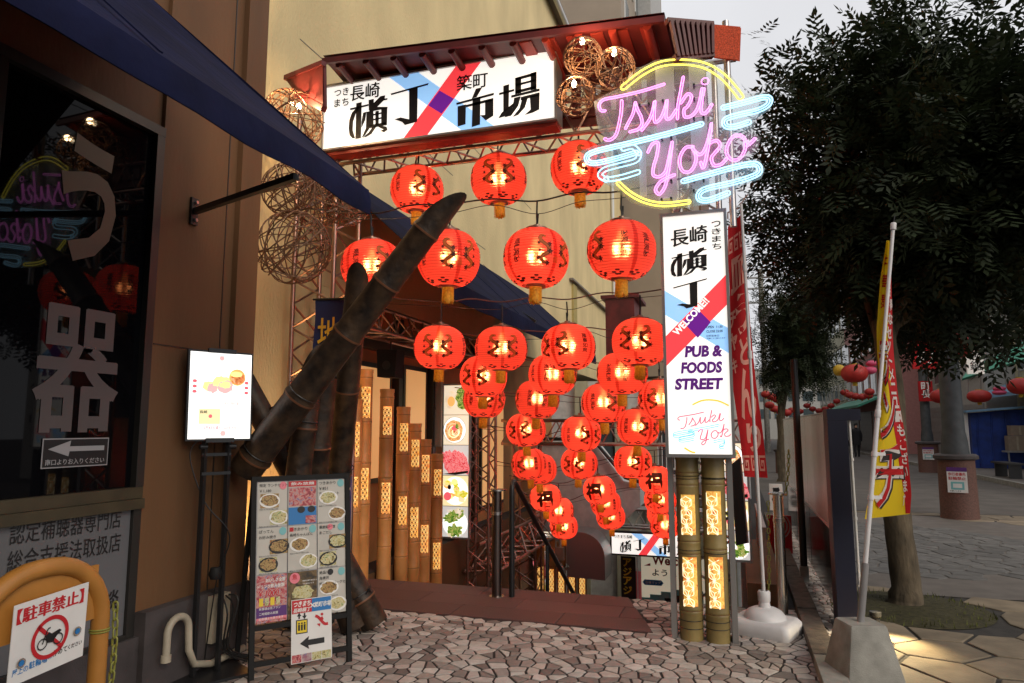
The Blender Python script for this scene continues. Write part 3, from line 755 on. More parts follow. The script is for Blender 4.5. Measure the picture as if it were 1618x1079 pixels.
q = MB(); q.box((-14, 27.5, -4), (-3.9, 48, 34)); q.build('wall', 'far_brown', fb)
q = MB(); q.box((-3.9, 33, 4), (-3.2, 39, 34)); q.build('wall', 'pale_wall', fb)
q = MB(); q.box((-4, 27.4, 3.5), (-1.2, 33, 12.0)); q.build('lower_wing', 'far_brown', fb)
for k in range(7):
    for j in range(3):
        y = 28.5 + j*1.9; z = 9 + k*3.2
        if z < 12.5: continue
        q = MB(); q.box((-3.9, y, z), (-3.84, y+1.1, z+1.7)); f_ = q.build('window', 'white_alu', fb)
        q = MB(); q.box((-3.841, y+.08, z+.08), (-3.825, y+1.02, z+1.62)); q.build('pane', 'window_glass', f_)
for k in range(3):
    q = MB(); q.tube([(-1.95+.28*k, 27.3, 4), (-1.95+.28*k, 27.3, 11.5)], .05, 8); q.build('pipe', 'white_alu', fb, 50)
ec = thing('tiled_roof_building', 'tan building edge with black tiled roof rising above the gate', 'building', (-2, 42, 0))
q = MB(); q.box((-3.4, 40, 0), (-1.35, 60, 24)); q.build('wall', 'brown_render', ec)
q = MB(); q.box((-3.5, 39.4, 24), (-.9, 60, 24.5)); q.build('roof', 'roof_tile', ec)
for k in range(9):
    q = MB(); q.beam((-1.2+.02*k, 39.7, 24.4 - k*.9), (-1.2+.02*k, 39.7, 23.8-k*.9), .3, .5); q.build('roof_tile', 'roof_tile', ec)

# far awning over the stair shops
aw2 = thing('awning', 'far navy awning below the tan wall, seen behind the lanterns', 'awning', (-2.6, 9.8, 2.8), 0, 'navy awnings along the facade')
awning(aw2, -2.6, 5.95, 13.75, 2.80, .19, XT, 4.30, (8.5, 11))
for y in (9.3, 13.2):
    q = MB(); q.beam((-2.62, y, 2.98), (XT, y, 3.9), .05, .12); q.build('arm', 'black_metal', aw2)
# ---------------------------------------------------------------- sunken stairway
st = thing('stairway', 'wide stone stairway going down under the hanging lanterns', 'stairs', (-1.9, 6.6, 0))
for i in range(20):
    y = ST_Y0 + i*.30; z = -.17*(i+1)
    q = MB(); q.box((ST_X0, y+.002, z-.4), (ST_X1, y+.30, z)); q.build('step', 'granite', st)
q = MB(); q.box((ST_X0-.4, 12.58, -3.75), (ST_X1+.3, 16.2, -3.41)); struct(q, 'lower_floor', 'plain_path')
q = MB(); q.box((ST_X0-.2, ST_Y0, -3.7), (ST_X0-.002, 15.8, -.002)); tag(single(q, 'retaining_wall', 'brown_render', 'brown rendered wall along the left side of the stairs', 'wall'))
q = MB(); q.box((ST_X1+.002, ST_Y0, -3.7), (ST_X1+.2, 15.8, -.002)); tag(single(q, 'retaining_wall', 'grey_render', 'grey wall along the right side of the stairs', 'wall'))
rw = thing('low_wall', 'low orange brown wall with copper coloured rail beside the stair pillar', 'wall', (.2, 6.7, 0))
q = MB(); q.box((.06, 6.66, 0), (.36, 9.2, .19)); q.build('wall', 'brown_render', rw)
for k in range(4):
    q = MB(); q.box((.20, 6.8+k*.65, .19), (.235, 6.835+k*.65, .62)); q.build('post', 'copper_pipe', rw)
for z in (.62,): q = MB(); q.box((.195, 6.75, z), (.24, 8.8, z+.04)); q.build('rail', 'copper_pipe', rw)
# lower hall front seen between the lanterns
hall = thing('lower_hall', 'grey and cream hall front at the foot of the stairs', 'building', (-2, 16.2, -3.4))
q = MB(); q.box((-5, 16.25, -3.8), (.3, 19, 2.62)); q.build('wall', 'hall_grey', hall)
q = MB(); q.box((-2.80, 16.15, 2.63), (-2.12, 17.5, 4.55)); q.build('brown_block', 'red_wood', hall)
q = MB(); q.box((-2.9, 16.1, 4.56), (-2.0, 17.5, 4.64)); q.build('block_cap', 'red_wood', hall)
for x in (-3.55, -2.62, -1.95, -.95, -.35): q = MB(); q.box((x, 16.1, -3.4), (x+.3, 16.249, 2.619)); q.build('column', 'cream_wall', hall)
for x0, x1 in ((-3.2,-2.65),(-1.6,-1.0)):
    for z0, z1 in ((.3,1.5),(1.6,2.5)):
        q = MB(); q.box((x0, 16.17, z0), (x1, 16.248, z1)); q.build('window_frame', 'frame_dark', hall); q = MB(); q.box((x0+.04, 16.165, z0+.04), (x1-.04, 16.169, z1-.04)); q.build('pane', 'window_glass', hall)
for k in range(14): q = MB(); q.tube([(-1.62+.09*k, 15.75, .62), (-1.62+.09*k, 15.75, 1.62)], .012, 5); q.build('baluster', 'white_alu', hall)
for z in (.62, 1.62): q = MB(); q.box((-1.7, 15.73, z), (-.2, 15.77, z+.04)); q.build('balcony_rail', 'white_alu', hall)
q = MB(); q.box((-3.4, 15.9, -.15), (.2, 16.09, .5)); q.build('vent_band', 'hall_grey', hall)
for k in range(4): q = MB(); q.box((-2.9+.7*k, 15.88, .08), (-2.55+.7*k, 15.899, .36)); q.build('vent_grille', 'grey_metal', hall)
# sloped escalator housing
es = thing('escalator', 'grey sloped escalator housing rising behind the stair truss', 'escalator', (-3.3, 12.5, 0))
q = MB(); q.prism([(-3.7,13.2,-1.0),(-3.7,13.2,1.25),(-2.55,13.2,1.25),(-2.0,13.2,.55),(-1.7,13.2,.5),(-1.7,13.2,.1),(-3.0,13.2,-1.0)], (0,.6,0)); q.build('housing', 'hall_grey', es)
q = MB(); q.tube([(-3.7,13.1,1.32),(-2.55,13.1,1.32),(-1.95,13.1,.62),(-1.7,13.1,.55)], .035, 8); q.build('handrail', 'frame_dark', es, 60)
ac = thing('vent_cowl', 'grey rounded sheet metal air duct beside the lower signs', 'duct', (-2.45, 12.4, -1.4))
c0 = W(905, 912, Y=12.3); c1 = W(955, 842, Y=12.3); wv, hv = c1.x-c0.x, c1.z-c0.z
P = [(c0.x-.1, 12.3, c0.z), (c1.x, 12.3, c0.z-.02)] + [(c1.x - .42*(1-math.cos(a*math.pi/16)), 12.3, c0.z+hv*.45 + .42*math.sin(a*math.pi/16)) for a in range(9)] + [(c0.x-.1, 12.3, c0.z+hv*.45+.42)]
q = MB(); q.prism(P, (0,.7,0)); q.build('cowl', 'grey_metal', ac)
q = MB(); q.tube([(c0.x-.2, 12.2, c0.z+.75), (c0.x-.2, 12.2, c0.z+.25), (c0.x-.12, 12.2, c0.z+.12), (c0.x-.05, 12.2, c0.z+.2)], .025, 8); q.build('conduit', 'pvc', ac, 60)
q = MB(); q.box((c0.x-.28, 12.15, c0.z+.3), (c0.x-.12, 12.2, c0.z+.52)); q.build('junction_box', 'pvc', ac)

# ---------------------------------------------------------------- traced characters of the market name (unit: sign heights)
def tr(pts, ox, oy, s): return [((x-ox)/s, (oy-y)/s) for x, y in pts]
K_YOKO = [tr(p, 712, 862, 370) for p in (
 [(722,603),(880,566),(880,582),(725,619)], [(775,560),(822,548),(815,857),(768,864)],
 [(775,600),(800,600),(770,650),(748,720),(745,790),(765,858),(742,858),(718,830),(711,770),(716,700),(738,640)],
 [(820,720),(834,640),(862,632),(852,700),(820,770)], [(862,632),(890,628),(890,770),(850,832),(820,856),(858,770)],
 [(880,532),(925,521),(925,556),(980,500),(1022,491),(1018,519),(1042,516),(1042,529),(1008,537),(955,590),(1042,590),(1042,603),(890,632),(882,615)],
 [(890,628),(922,622),(922,745),(890,760)], [(988,608),(1040,597),(1037,735),(988,745)], [(922,650),(988,636),(988,650),(922,664)], [(922,692),(988,678),(988,692),(922,706)], [(890,745),(1037,718),(1037,745),(890,772)],
 [(938,628),(968,622),(966,745),(938,750)],
 [(915,760),(950,752),(905,820),(860,846),(830,852),(880,810)], [(950,750),(1000,752),(1034,760),(1042,785),(1012,806),(978,795),(1008,782),(975,768)])]
def tc4(pts): return tr(pts, 757, 605, 205)
K_CHO = [tc4([(757,453),(941,402),(937,412),(760,461)]), tc4([(846,430),(888,419),(885,589),(826,605),(812,590),(775,577),(805,568),(846,577)])]
def tc5(pts): return tr(pts, 1073, 615, 195)
K_ICHI = [tc5(p) for p in ([(1073,498),(1255,449),(1254,461),(1075,508)], [(1168,430),(1199,422),(1172,470),(1148,478)], [(1080,515),(1120,505),(1118,601),(1080,612)], [(1152,478),(1190,468),(1188,602),(1148,615)], [(1120,508),(1252,474),(1252,488),(1120,520)], [(1212,484),(1252,474),(1252,560),(1216,583),(1188,558),(1212,556)])]
def tc6(pts): return tr(pts, 1275, 572, 200)
K_JO = [tc6(p) for p in ([(1300,416),(1328,408),(1326,525),(1300,548)], [(1280,450),(1352,431),(1352,442),(1280,461)], [(1276,572),(1292,545),(1350,498),(1350,512),(1318,560)],
 [(1357,378),(1386,370),(1386,450),(1357,457)], [(1432,355),(1460,347),(1460,432),(1432,438)], [(1357,378),(1460,349),(1460,364),(1357,392)], [(1357,408),(1460,382),(1460,392),(1357,420)], [(1357,440),(1460,414),(1460,428),(1357,455)],
 [(1338,462),(1475,428),(1475,441),(1338,474)], [(1352,474),(1384,466),(1372,512),(1338,560),(1305,568),(1345,520)], [(1390,480),(1418,474),(1404,520),(1372,556),(1345,566),(1378,525)], [(1428,468),(1475,456),(1473,530),(1440,546),(1402,556),(1432,530)], [(1384,470),(1475,447),(1475,462),(1384,486)])]
def kanji(S, polys, a, b, h, m, k, skew=0, sx=1): return S.polys('lettering', [[(a + x*h*sx, b + y*h + skew*x*h*sx) for x, y in p] for p in polys], m, k)

# ---------------------------------------------------------------- main illuminated sign
YS = 5.28
tl, trr, br, bl = W(510,127,Y=YS), W(879,86,Y=YS), W(881,197,Y=YS), W(511,233,Y=YS)
sx0, sx1 = (tl.x+bl.x)/2, (trr.x+br.x)/2; sz0, sz1 = (bl.z+br.z)/2, (tl.z+trr.z)/2
ms = thing('market_sign', 'wide white lightbox sign with large black lettering above the stairs', 'sign', (sx0, YS, sz0))
q = MB(); q.box((sx0, YS, sz0), (sx1, YS+.19, sz1)); q.build('box', 'grey_metal', ms)
q = MB(); q.box((sx0+.01, YS+.02, sz0-.035), (sx1-.01, YS+.17, sz0-.001)); q.build('under_tray', 'red_wood_lit', ms)  # orange-red glow under the sign is in the colour
q = MB()
for a, b in (((sx0,sz0),(sx1,sz0+.016)),((sx0,sz1-.022),(sx1,sz1)),((sx0,sz0+.0161),(sx0+.018,sz1-.0221)),((sx1-.018,sz0+.0161),(sx1,sz1-.0221))): q.box((a[0], YS-.022, a[1]), (b[0], YS-.001, b[1]))
q.build('frame', 'grey_metal', ms)
SW, SH = sx1-sx0-.036, sz1-sz0-.038
S = Sheet((sx0+.018, YS-.003, sz0+.016), (1,0,0), (0,0,1), ms)
S.rect('face', 0, 0, SW, SH, 'sign_white', 0)
def fx(px, py): p = W(370+px/3.053, py/3.053, Y=YS); return (p.x-sx0-.018, p.z-sz0-.016)
cb = lambda P: clip(clip(clip(clip(P, 0, 1, SH), 0, -1, 0), 1, 0, SW), -1, 0, 0)
S.poly('blue_band', cb([fx(722,355), fx(880,343), fx(1300,640), fx(1140,660)]), 'sign_blue', 1)
S.poly('red_band', cb([fx(1085,300), fx(1200,290), fx(905,690), fx(795,700)]), 'sign_red', 2)
S.poly('crossing', [fx(992,438), fx(1062,478), fx(1002,550), fx(938,510)], 'sign_purple', 3)
def box4(l, b_, r, t): a, c = fx(l, b_), fx(r, t); return a[0], a[1], c[0]-a[0], c[1]-a[1]
# characters keep the drawn slope of the lettering (set along the sign)
def onsign(polys, conv): S.polys('lettering', [[conv(x, y) for x, y in p] for p in polys], 'print_black', 4)
def inv(ox, oy, s, f8=False):
    if f8: return lambda x, y: (lambda p: (p.x-sx0-.018, p.z-sz0-.016))(W(420+(ox+x*s)/5.395, 60+(oy-y*s)/5.395, Y=YS))
    return lambda x, y: fx(ox+x*s, oy-y*s)
onsign(K_YOKO, inv(712, 862, 370, True)); onsign(K_CHO, inv(757, 605, 205)); onsign(K_ICHI, inv(1073, 615, 195)); onsign(K_JO, inv(1275, 572, 200))
for body, l, bt, r, tp, off in (('長崎', 562, 492, 705, 395, .028), ('築町', 1075, 443, 1225, 345, .02), ('つき', 485, 470, 555, 440, .02), ('まち', 485, 520, 555, 482, .02)):
    a = fx(l, bt); b = fx(r, tp); S.text(body, a[0], a[1], b[0]-a[0], abs(b[1]-a[1]) if body[0] in '長築' else .075, 'print_black', 4, off, skew=.0)

# ---------------------------------------------------------------- canopy of the gate
cn = thing('gate_canopy', 'dark red wooden eaves with round rafters and lattice above the long sign', 'canopy', (-1.8, 5.2, 4.7))
A0, A1 = W(510,97,Y=5.0), W(1050,30,Y=5.0); zt = (A0.z+A1.z)/2 + .02
def lz_(x, y): return 0
q = MB(); q.beam((A0.x, 5.0, A0.z), (A1.x, 5.0, A1.z), .03, .05); q.build('fascia', 'red_wood', cn)
L0, L1 = Vector((A0.x, 5.62, A0.z-.06)), Vector((A1.x+.03, 5.62, A1.z-.03))
q = MB(); q.add([(A0.x,5.0,A0.z+.03),(A1.x,5.0,A1.z+.03),tuple(L1),tuple(L0)], [(0,1,2,3)]); q.add([(A0.x,5.0,A0.z+.055),(A1.x,5.0,A1.z+.055),(L1.x,L1.y,L1.z+.025),(L0.x,L0.y,L0.z+.025)], [(3,2,1,0)]); q.build('roof_board', 'red_wood', cn)
for i in range(11):
    f = (i+.5)/11; p = A0.lerp(A1, f); r_ = L0.lerp(L1, f); q = MB(); q.tube([(p.x, 5.04, p.z-.02), (r_.x, 5.6, r_.z-.05)], .032, 9); q.build('rafter', 'red_wood' if i < 7 else 'red_wood_lit', cn, 50)  # right-hand rafters use the lit copy of the wood
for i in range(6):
    f = .62 + i*.066; p = A0.lerp(A1, f); r_ = L0.lerp(L1, f); q = MB(); q.beam((p.x, 5.1, p.z+.012), (r_.x, 5.5, r_.z+.012), .10, .012); q.build('ceiling_slat', 'red_wood_lit', cn)
for i in range(23):
    f = (i+.5)/23; r_ = L0.lerp(L1, f); q = MB(); q.box((r_.x-.042, 5.60, r_.z-.40), (r_.x+.042, 5.63, r_.z-.02)); q.build('lattice_slat', 'red_wood', cn)
for dz in (-.42, -.05): q = MB(); q.beam((L0.x, 5.64, L0.z+dz), (L1.x, 5.64, L1.z+dz), .03, .10); q.build('lattice_rail', 'red_wood', cn)
def wing(pts, name_lbl):
    a, b, c, d = [Vector(p) for p in pts]      # top inner, top outer, bottom outer, bottom inner
    n = (b-a).cross(d-a).normalized()*.012
    q = MB(); q.beam(a, b, .05, .04); q.build('wing_rail', 'red_wood', cn); q = MB(); q.beam(d, c, .05, .05); q.build('wing_rail', 'red_wood', cn)
    q = MB(); q.add([a+n, b+n, c+n, d+n], [(0,1,2,3)]); q.build('wing_board', 'red_wood', cn)
    for i in range(9):
        f = (i+.5)/9; q = MB(); q.beam(a.lerp(b, f)-n*2, d.lerp(c, f)-n*2, .022, .03, n); q.build('wing_slat', 'red_wood', cn)
wing([W(512,100,T=5.75), W(452,124,T=6.05), W(470,150,T=6.0), W(512,172,T=5.75)], 'l')
wing([W(1053,34,T=5.05), W(1126,40,T=5.15), W(1126,86,T=5.15), W(1066,92,T=5.05)], 'r')
om = MB(); P = [W(1125,38,T=5.16), W(1170,42,T=5.22), W(1168,95,T=5.22), W(1127,90,T=5.16)]; om.add(P, [(0,1,2,3)]); om.add([p+Vector((.005,.02,0)) for p in P], [(3,2,1,0)]); om.build('orange_mat', 'orange_mat', cn)

# ---------------------------------------------------------------- trusses
def truss(name, p, q, s, n, m, label, group, r=.018, shape=4, up=(0,0,1)):
    t = thing(name, label, 'truss', p, 0, group); p, q = Vector(p), Vector(q); d = (q-p).normalized(); a = d.cross(Vector(up)).normalized(); b = a.cross(d)
    cs = [(a*i + b*j)*s/2 for i, j in ((-1,-1),(1,-1),(1,1),(-1,1))] if shape == 4 else [(-a-b*.6)*s/2, (a-b*.6)*s/2, b*s*.55]
    for c in cs: k = MB(); k.tube([p+c, q+c], r, 8); k.build('chord', m, t, 60)
    for i in range(n):
        for j in range(len(cs)):
            c0, c1 = cs[j], cs[(j+1) % len(cs)]
            f0, f1 = p.lerp(q, i/n), p.lerp(q, (i+.5)/n); f2 = p.lerp(q, (i+1)/n); k = MB(); k.tube([f0+c0, f1+c1], r*.5, 5, cap=False); k.build('brace', m, t, 60)
            k = MB(); k.tube([f1+c1, f2+c0], r*.5, 5, cap=False); k.build('brace', m, t, 60)
    return t
G = 'metal trusses round the stairway'
truss('truss_column', (-3.62, 5.62, 0), (-3.62, 5.62, 4.45), .42, 10, 'copper_pipe', 'copper tinted truss column behind the wicker balls left of the gate', G, .022, up=(0,1,0))
truss('truss_column', (-.22, 5.72, .0), (-.22, 5.72, 4.45), .34, 10, 'steel_pipe', 'steel truss column behind the neon sign', G, .022, up=(0,1,0))
truss('roof_truss', (-3.5, 5.72, 4.18), (-.2, 5.72, 4.18), .3, 10, 'copper_pipe', 'copper tinted truss crossing behind the long white sign', G, .02)
truss('side_truss', (-3.55, 5.9, 2.62), (-3.55, 9.3, 2.62), .34, 9, 'copper_pipe', 'truss running back from the leaning bamboo above the speaker', G, .02, 3)
truss('cross_truss', (-3.9, 11.9, 1.46), (.1, 11.9, 1.46), .40, 9, 'copper_pipe', 'upper horizontal truss behind the middle lanterns', G, .028)
truss('cross_truss', (-3.7, 14.6, -.28), (.1, 14.6, -.28), .36, 9, 'steel_pipe', 'lower horizontal truss above the far market sign', G, .028)
truss('truss_column', (-3.42, 9.4, -2.0), (-3.42, 9.4, 1.72), .30, 9, 'copper_pipe', 'nearer truss column right of the lit food pictures', G, .022, up=(0,1,0))
truss('truss_column', (-3.55, 12.1, -3.0), (-3.55, 12.1, 1.7), .4, 10, 'copper_pipe', 'farther truss column beside the stair handrail', G, .025, up=(0,1,0))
truss('side_truss', (-3.5, 9.5, -.35), (-3.3, 14.4, -.25), .45, 10, 'copper_pipe', 'low truss running back beside the black handrail', G, .025, 3)

# ---------------------------------------------------------------- pillar sign
YP = 5.32
p0, p1 = W(1050,725,Y=YP), W(1148,337,Y=YP); px0, px1, pz0, pz1 = -.476, .004, 1.333, 3.14
f_ = YP/5.2; px0, px1 = px0*f_, px1*f_+.0; pz0, pz1 = 1.55+(pz0-1.55)*f_, 1.55+(pz1-1.55)*f_
pz = thing('pillar_sign', 'tall white lightbox sign reading PUB and FOODS STREET on the bamboo pillar', 'sign', (px0, YP, pz0))
q = MB(); q.box((px0, YP, pz0), (px1, YP+.20, pz1)); q.build('box', 'grey_metal', pz)
q = MB()
for a, b in (((px0,pz0),(px1,pz0+.025)),((px0,pz1-.025),(px1,pz1)),((px0,pz0+.0251),(px0+.022,pz1-.0251)),((px1-.022,pz0+.0251),(px1,pz1-.0251))): q.box((a[0], YP-.025, a[1]), (b[0], YP-.001, b[1]))
q.build('frame', 'grey_metal', pz)
PW, PH = px1-px0-.044, pz1-pz0-.05
Q = Sheet((px0+.022, YP-.003, pz0+.025), (1,0,0), (0,0,1), pz); Q.rect('face', 0, 0, PW, PH, 'sign_white', 0)
qc = lambda P: clip(clip(clip(clip(P, 0, 1, PH), 0, -1, 0), 1, 0, PW), -1, 0, 0)
def v(px): return PH*(1 - px)
Q.poly('blue_band', qc([(-.1, v(.28)), (-.1, v(.385)), (PW+.1, v(.63)), (PW+.1, v(.525))]), 'sign_blue', 1)
Q.poly('red_band', qc([(PW+.05, v(.24)), (PW+.05, v(.365)), (-.05, v(.665)), (-.05, v(.54))]), 'sign_red', 2)
Q.poly('crossing', [(PW*.50, v(.395)), (PW*.735, v(.462)), (PW*.52, v(.525)), (PW*.285, v(.455))], 'sign_purple', 3)
Q.text('長崎', PW*.13, v(.135), PW*.60, PH*.075, 'print_black', 4, .03, skew=.09)
Q.vtext('つきまち', PW*.80, v(.035), PW*.15, PH*.026, PH*.006, 'print_black', 4, .02)
kanji(Q, K_YOKO, PW*.11, v(.262), PH*.118, 'print_black', 4, skew=0, sx=1.42)
kanji(Q, [[(x, y) for x, y in p] for p in K_CHO], PW*.14, v(.40), PH*.125, 'print_black', 4, sx=1.25, skew=0)
Q.text('WELCOME!!', PW*.19, v(.515), PW*.78, PH*.030, 'sign_white', 4, .03, rot=math.radians(46))
Q.text('OPEN  11:30', PW*.66, v(.487), PW*.26, PH*.0105, 'print_black', 4, .02); Q.text('CLOSE 22:00', PW*.66, v(.505), PW*.26, PH*.0105, 'print_black', 4, .02)
Q.text('日曜定休日', PW*.66, v(.523), PW*.20, PH*.009, 'print_black', 4, .01); Q.text('店舗により異なります', PW*.66, v(.532), PW*.30, PH*.006, 'print_black', 4, .01)
for s_, a, w_, y in (('PUB &', .30, .60, .605), ('FOODS', .23, .65, .672), ('STREET', .12, .76, .739)): Q.text(s_, PW*a, v(y), PW*w_, PH*.048, 'lit_purple', 4, .05, slant=.10)
def stroke(S, pts, w, m, k, name='neon_print', closed=False, n=5):
    P = smoothpath([Vector((a, b, 0)) for a, b in pts], n, closed); V = []; N = len(P)
    for i in range(N):
        d = (P[(i+1) % N] - P[i-1]) if closed else (P[min(i+1, N-1)] - P[max(i-1, 0)]); d.normalize(); nn = Vector((-d.y, d.x, 0))*w/2
        V += [S.f(P[i].x+nn.x, P[i].y+nn.y, k), S.f(P[i].x-nn.x, P[i].y-nn.y, k)]
    F = [(2*i, 2*i+1, (2*i+3) % (2*N), (2*i+2) % (2*N)) for i in range(N if closed else N-1)]
    q = MB(); q.add(V, F); return q.build(name, m, S.p)
stroke(Q, [(PW*.40, v(.80)), (PW*.58, v(.782)), (PW*.80, v(.785)), (PW*.97, v(.805))], .011, 'lit_gold', 4)
stroke(Q, [(PW*.25, v(.975)), (PW*.35, v(.99)), (PW*.42, v(.994))], .011, 'lit_gold', 4)

# ---------------------------------------------------------------- neon sign
YN = 4.90
neon = thing('neon_sign', 'round pink, blue and yellow neon sign reading Tsuki Yoko on clear acrylic', 'sign', W(1078,212,Y=YN))
def np_(pts, ox, oy, s, dy=0): return [W(ox+x/s, oy+y/s, Y=YN+dy) for x, y in pts]
def outline(pts, w, n=5):
    """tube path running round a stroke of half width w (world units)"""
    P = smoothpath(pts, n); N = len(P); Lf, Rt = [], []
    for i in range(N):
        d = (P[min(i+1, N-1)] - P[max(i-1, 0)]).normalized(); nn = Vector((-d.z, 0, d.x))*w; Lf.append(P[i]+nn); Rt.append(P[i]-nn)
    d = (P[-1]-P[-2]).normalized(); e = (P[0]-P[1]).normalized()
    cap1 = [P[-1] + Vector((-d.z,0,d.x))*w*math.cos(a) + d*w*math.sin(a) for a in (math.pi/4, math.pi/2, 3*math.pi/4)]
    cap0 = [P[0] + Vector((-d.z if 0 else e.z*-1,0,e.x))*w*math.cos(a) + e*w*math.sin(a) for a in (math.pi/4, math.pi/2, 3*math.pi/4)]
    return Lf + cap1 + Rt[::-1] + cap0
def tubeN(name, path, m, r=.0052, closed=True): q = MB(); q.tube(path, r, 6, closed); return q.build(name, m, neon, 180)
z1 = (935, 90, 7.193); z2 = (1060, 90, 7.193); z3 = (1010, 190, 7.193); z4 = (1090, 190, 7.193)
PINK = [
 (z1, [(820,310),(560,390),(300,450),(150,480),(95,520),(85,570),(110,610),(150,612)], .0075),      # bar of the T
 (z1, [(340,500),(335,620),(315,740),(285,860),(245,920),(190,945),(150,930)], .0085),              # stem
 (z1, [(495,520),(470,640),(420,740),(385,810)], .0075),                                              # s
 (z1, [(495,520),(520,600),(560,680),(570,760),(530,820),(470,840),(435,850)], .0075),
 (z1, [(570,830),(650,720),(690,620),(715,500),(710,640),(720,740),(780,700),(830,590),(855,490),(845,620),(850,700),(900,690),(960,600)], .0075),   # u
 (z2, [(140,230),(110,400),(80,560),(75,700)], .0075), (z2, [(115,520),(190,420),(235,460),(190,560),(150,600),(160,680),(230,670),(290,610),(330,500),(355,360)], .0075),   # k
 (z2, [(375,360),(350,500),(345,620),(390,640),(440,580),(465,540)], .0075),                          # i
 (z3, [(100,360),(150,270),(215,260),(200,400),(165,520),(160,620),(230,640),(300,580),(340,420),(375,250)], .0075),   # Y
 (z3, [(375,250),(350,440),(320,640),(290,760),(230,840),(185,790),(230,710),(300,660),(400,620)], .0075),
 (z3, [(610,300),(530,310),(470,400),(460,500),(500,580),(580,580),(640,480),(640,380),(600,310)], .0075),  # o
 (z3, [(640,360),(690,390),(740,340),(790,200),(820,40)], .0075),
 (z3, [(820,40),(800,200),(770,380),(730,540),(700,480)], .0075),                                      # k
 (z3, [(800,260),(880,230),(920,290),(860,370),(820,430),(850,510),(930,500),(990,440)], .0075),
 (z4, [(590,180),(500,180),(430,280),(420,380),(480,450),(570,430),(630,320),(620,210),(570,170)], .0075),  # o
 (z4, [(640,240),(690,260),(745,200),(700,250),(650,290)], .0075)]
for (zz, pts, w) in PINK: tubeN('pink_tube', outline(np_(pts, *zz), w), 'neon_pink', .0042)
q = arc(tuple(W(1060+388/7.193, 90+275/7.193, Y=YN)), .025, 0, 360, 14)[:-1]; q = [Vector((p.x, p.y, p.z)) for p in q]; tubeN('pink_tube', q, 'neon_pink', .0042)
yel = [(985,138),(1015,115),(1045,101),(1078,98),(1112,103),(1140,119),(1160,140),(1170,153)]
tubeN('yellow_tube', outline([W(x, y, Y=YN) for x, y in yel], .019), 'neon_yellow', .0065)
tubeN('yellow_tube', outline([W(x, y, Y=YN) for x, y in [(977,289),(995,305),(1020,318),(1050,323),(1088,319)]], .013), 'neon_yellow', .0062)
BLUE = [[(1108,196),(1060,210),(1000,225),(945,238),(928,246),(930,256),(945,257),(975,250),(1005,241)],
        [(1010,242),(1000,232),(985,235)], [(958,282),(965,283),(985,279),(1008,272)], [(1010,244),(1004,254),(975,262),(955,268),(948,277),(958,284)],
        [(1143,170),(1175,162),(1205,154),(1216,156),(1213,166),(1195,175),(1165,182),(1146,189),(1147,199),(1160,200),(1183,193)],
        [(1080,286),(1120,275),(1165,263),(1192,259),(1200,266),(1195,276),(1160,288),(1120,297),(1106,304),(1105,314),(1120,316),(1150,305)]]
for pts in BLUE: tubeN('blue_tube', outline([W(x, y, Y=YN) for x, y in pts], .0165), 'neon_blue', .0055)
for pts in BLUE[:1]+BLUE[4:]: tubeN('blue_tube', smoothpath([W(x, y, Y=YN-.004) for x, y in pts], 5), 'neon_blue', .0045, False)
acr = bpy.data.materials.new('clear_acrylic'); MATS['clear_acrylic'] = acr; acr.use_nodes = True; n_ = acr.node_tree; b_ = n_.nodes['Principled BSDF']
b_.inputs['Base Color'].default_value = (.85,.87,.86,1); b_.inputs['Roughness'].default_value = .15; tp_ = n_.nodes.new('ShaderNodeBsdfTransparent'); tp_.inputs[0].default_value = (.93,.94,.94,1); ms_ = n_.nodes.new('ShaderNodeMixShader'); ms_.inputs[0].default_value = .84
n_.links.new(b_.outputs[0], ms_.inputs[1]); n_.links.new(tp_.outputs[0], ms_.inputs[2]); n_.links.new(ms_.outputs[0], n_.nodes['Material Output'].inputs[0])
AC = [(915,250),(918,238),(945,228),(958,220),(945,205),(938,160),(955,150),(975,140),(1000,112),(1035,95),(1078,88),(1125,96),(1155,118),(1175,148),(1205,146),(1221,153),(1218,172),(1198,185),(1190,205),(1202,218),(1198,235),(1180,252),(1200,252),(1209,266),(1203,282),(1165,296),(1155,312),(1120,322),(1085,328),(1040,331),(1000,322),(965,295),(945,283),(948,265),(925,262)]
q = MB(); q.prism([W(x, y, Y=YN+.03) for x, y in AC], (0,.008,0)); q.build('acrylic_plate', 'clear_acrylic', neon)
for x0, x1, y0, y1 in ((1041,1064,100,325),(1095,1114,100,325),(1011,1020,230,310)):
    a, b = W(x0, y1, Y=YN+.08), W(x1, y0, Y=YN+.08); q = MB(); q.box((a.x, YN+.08, a.z), (b.x, YN+.095, b.z)); q.build('mounting_plate', 'white_alu', neon)
for x, y in ((1104,133),(1104,155),(1104,186),(1053,218),(1053,286),(1053,314),(1104,284),(1104,300),(1018,165),(1040,160)):
    a = W(x, y, Y=YN+.02); q = MB(); q.tube([a+Vector((-.03,0,0)), a+Vector((.03,0,0))], .008, 6); q.build('electrode', 'white_alu', neon)
    for s_ in (-.033, .033): q = MB(); q.box((a.x+s_-.007, a.y-.01, a.z-.007), (a.x+s_+.007, a.y+.05, a.z+.007)); q.build('clip', 'black_metal', neon)
q = MB(); q.tube([(.05, 5.2, 3.0), (.05, 5.2, 4.6)], .025, 10); q.build('pole', 'steel_pipe', neon, 60)
q = MB(); q.tube([(-.45, 5.45, 4.42), (.12, 5.45, 4.42)], .022, 10); q.build('pole', 'steel_pipe', neon, 60)
q = MB(); q.beam((-.4, 5.5, 3.2), (.05, 5.5, 3.9), .03, .03); q.beam((-.4, 5.5, 4.3), (.05, 5.5, 3.5), .03, .03); q.build('strut', 'copper_pipe', neon)
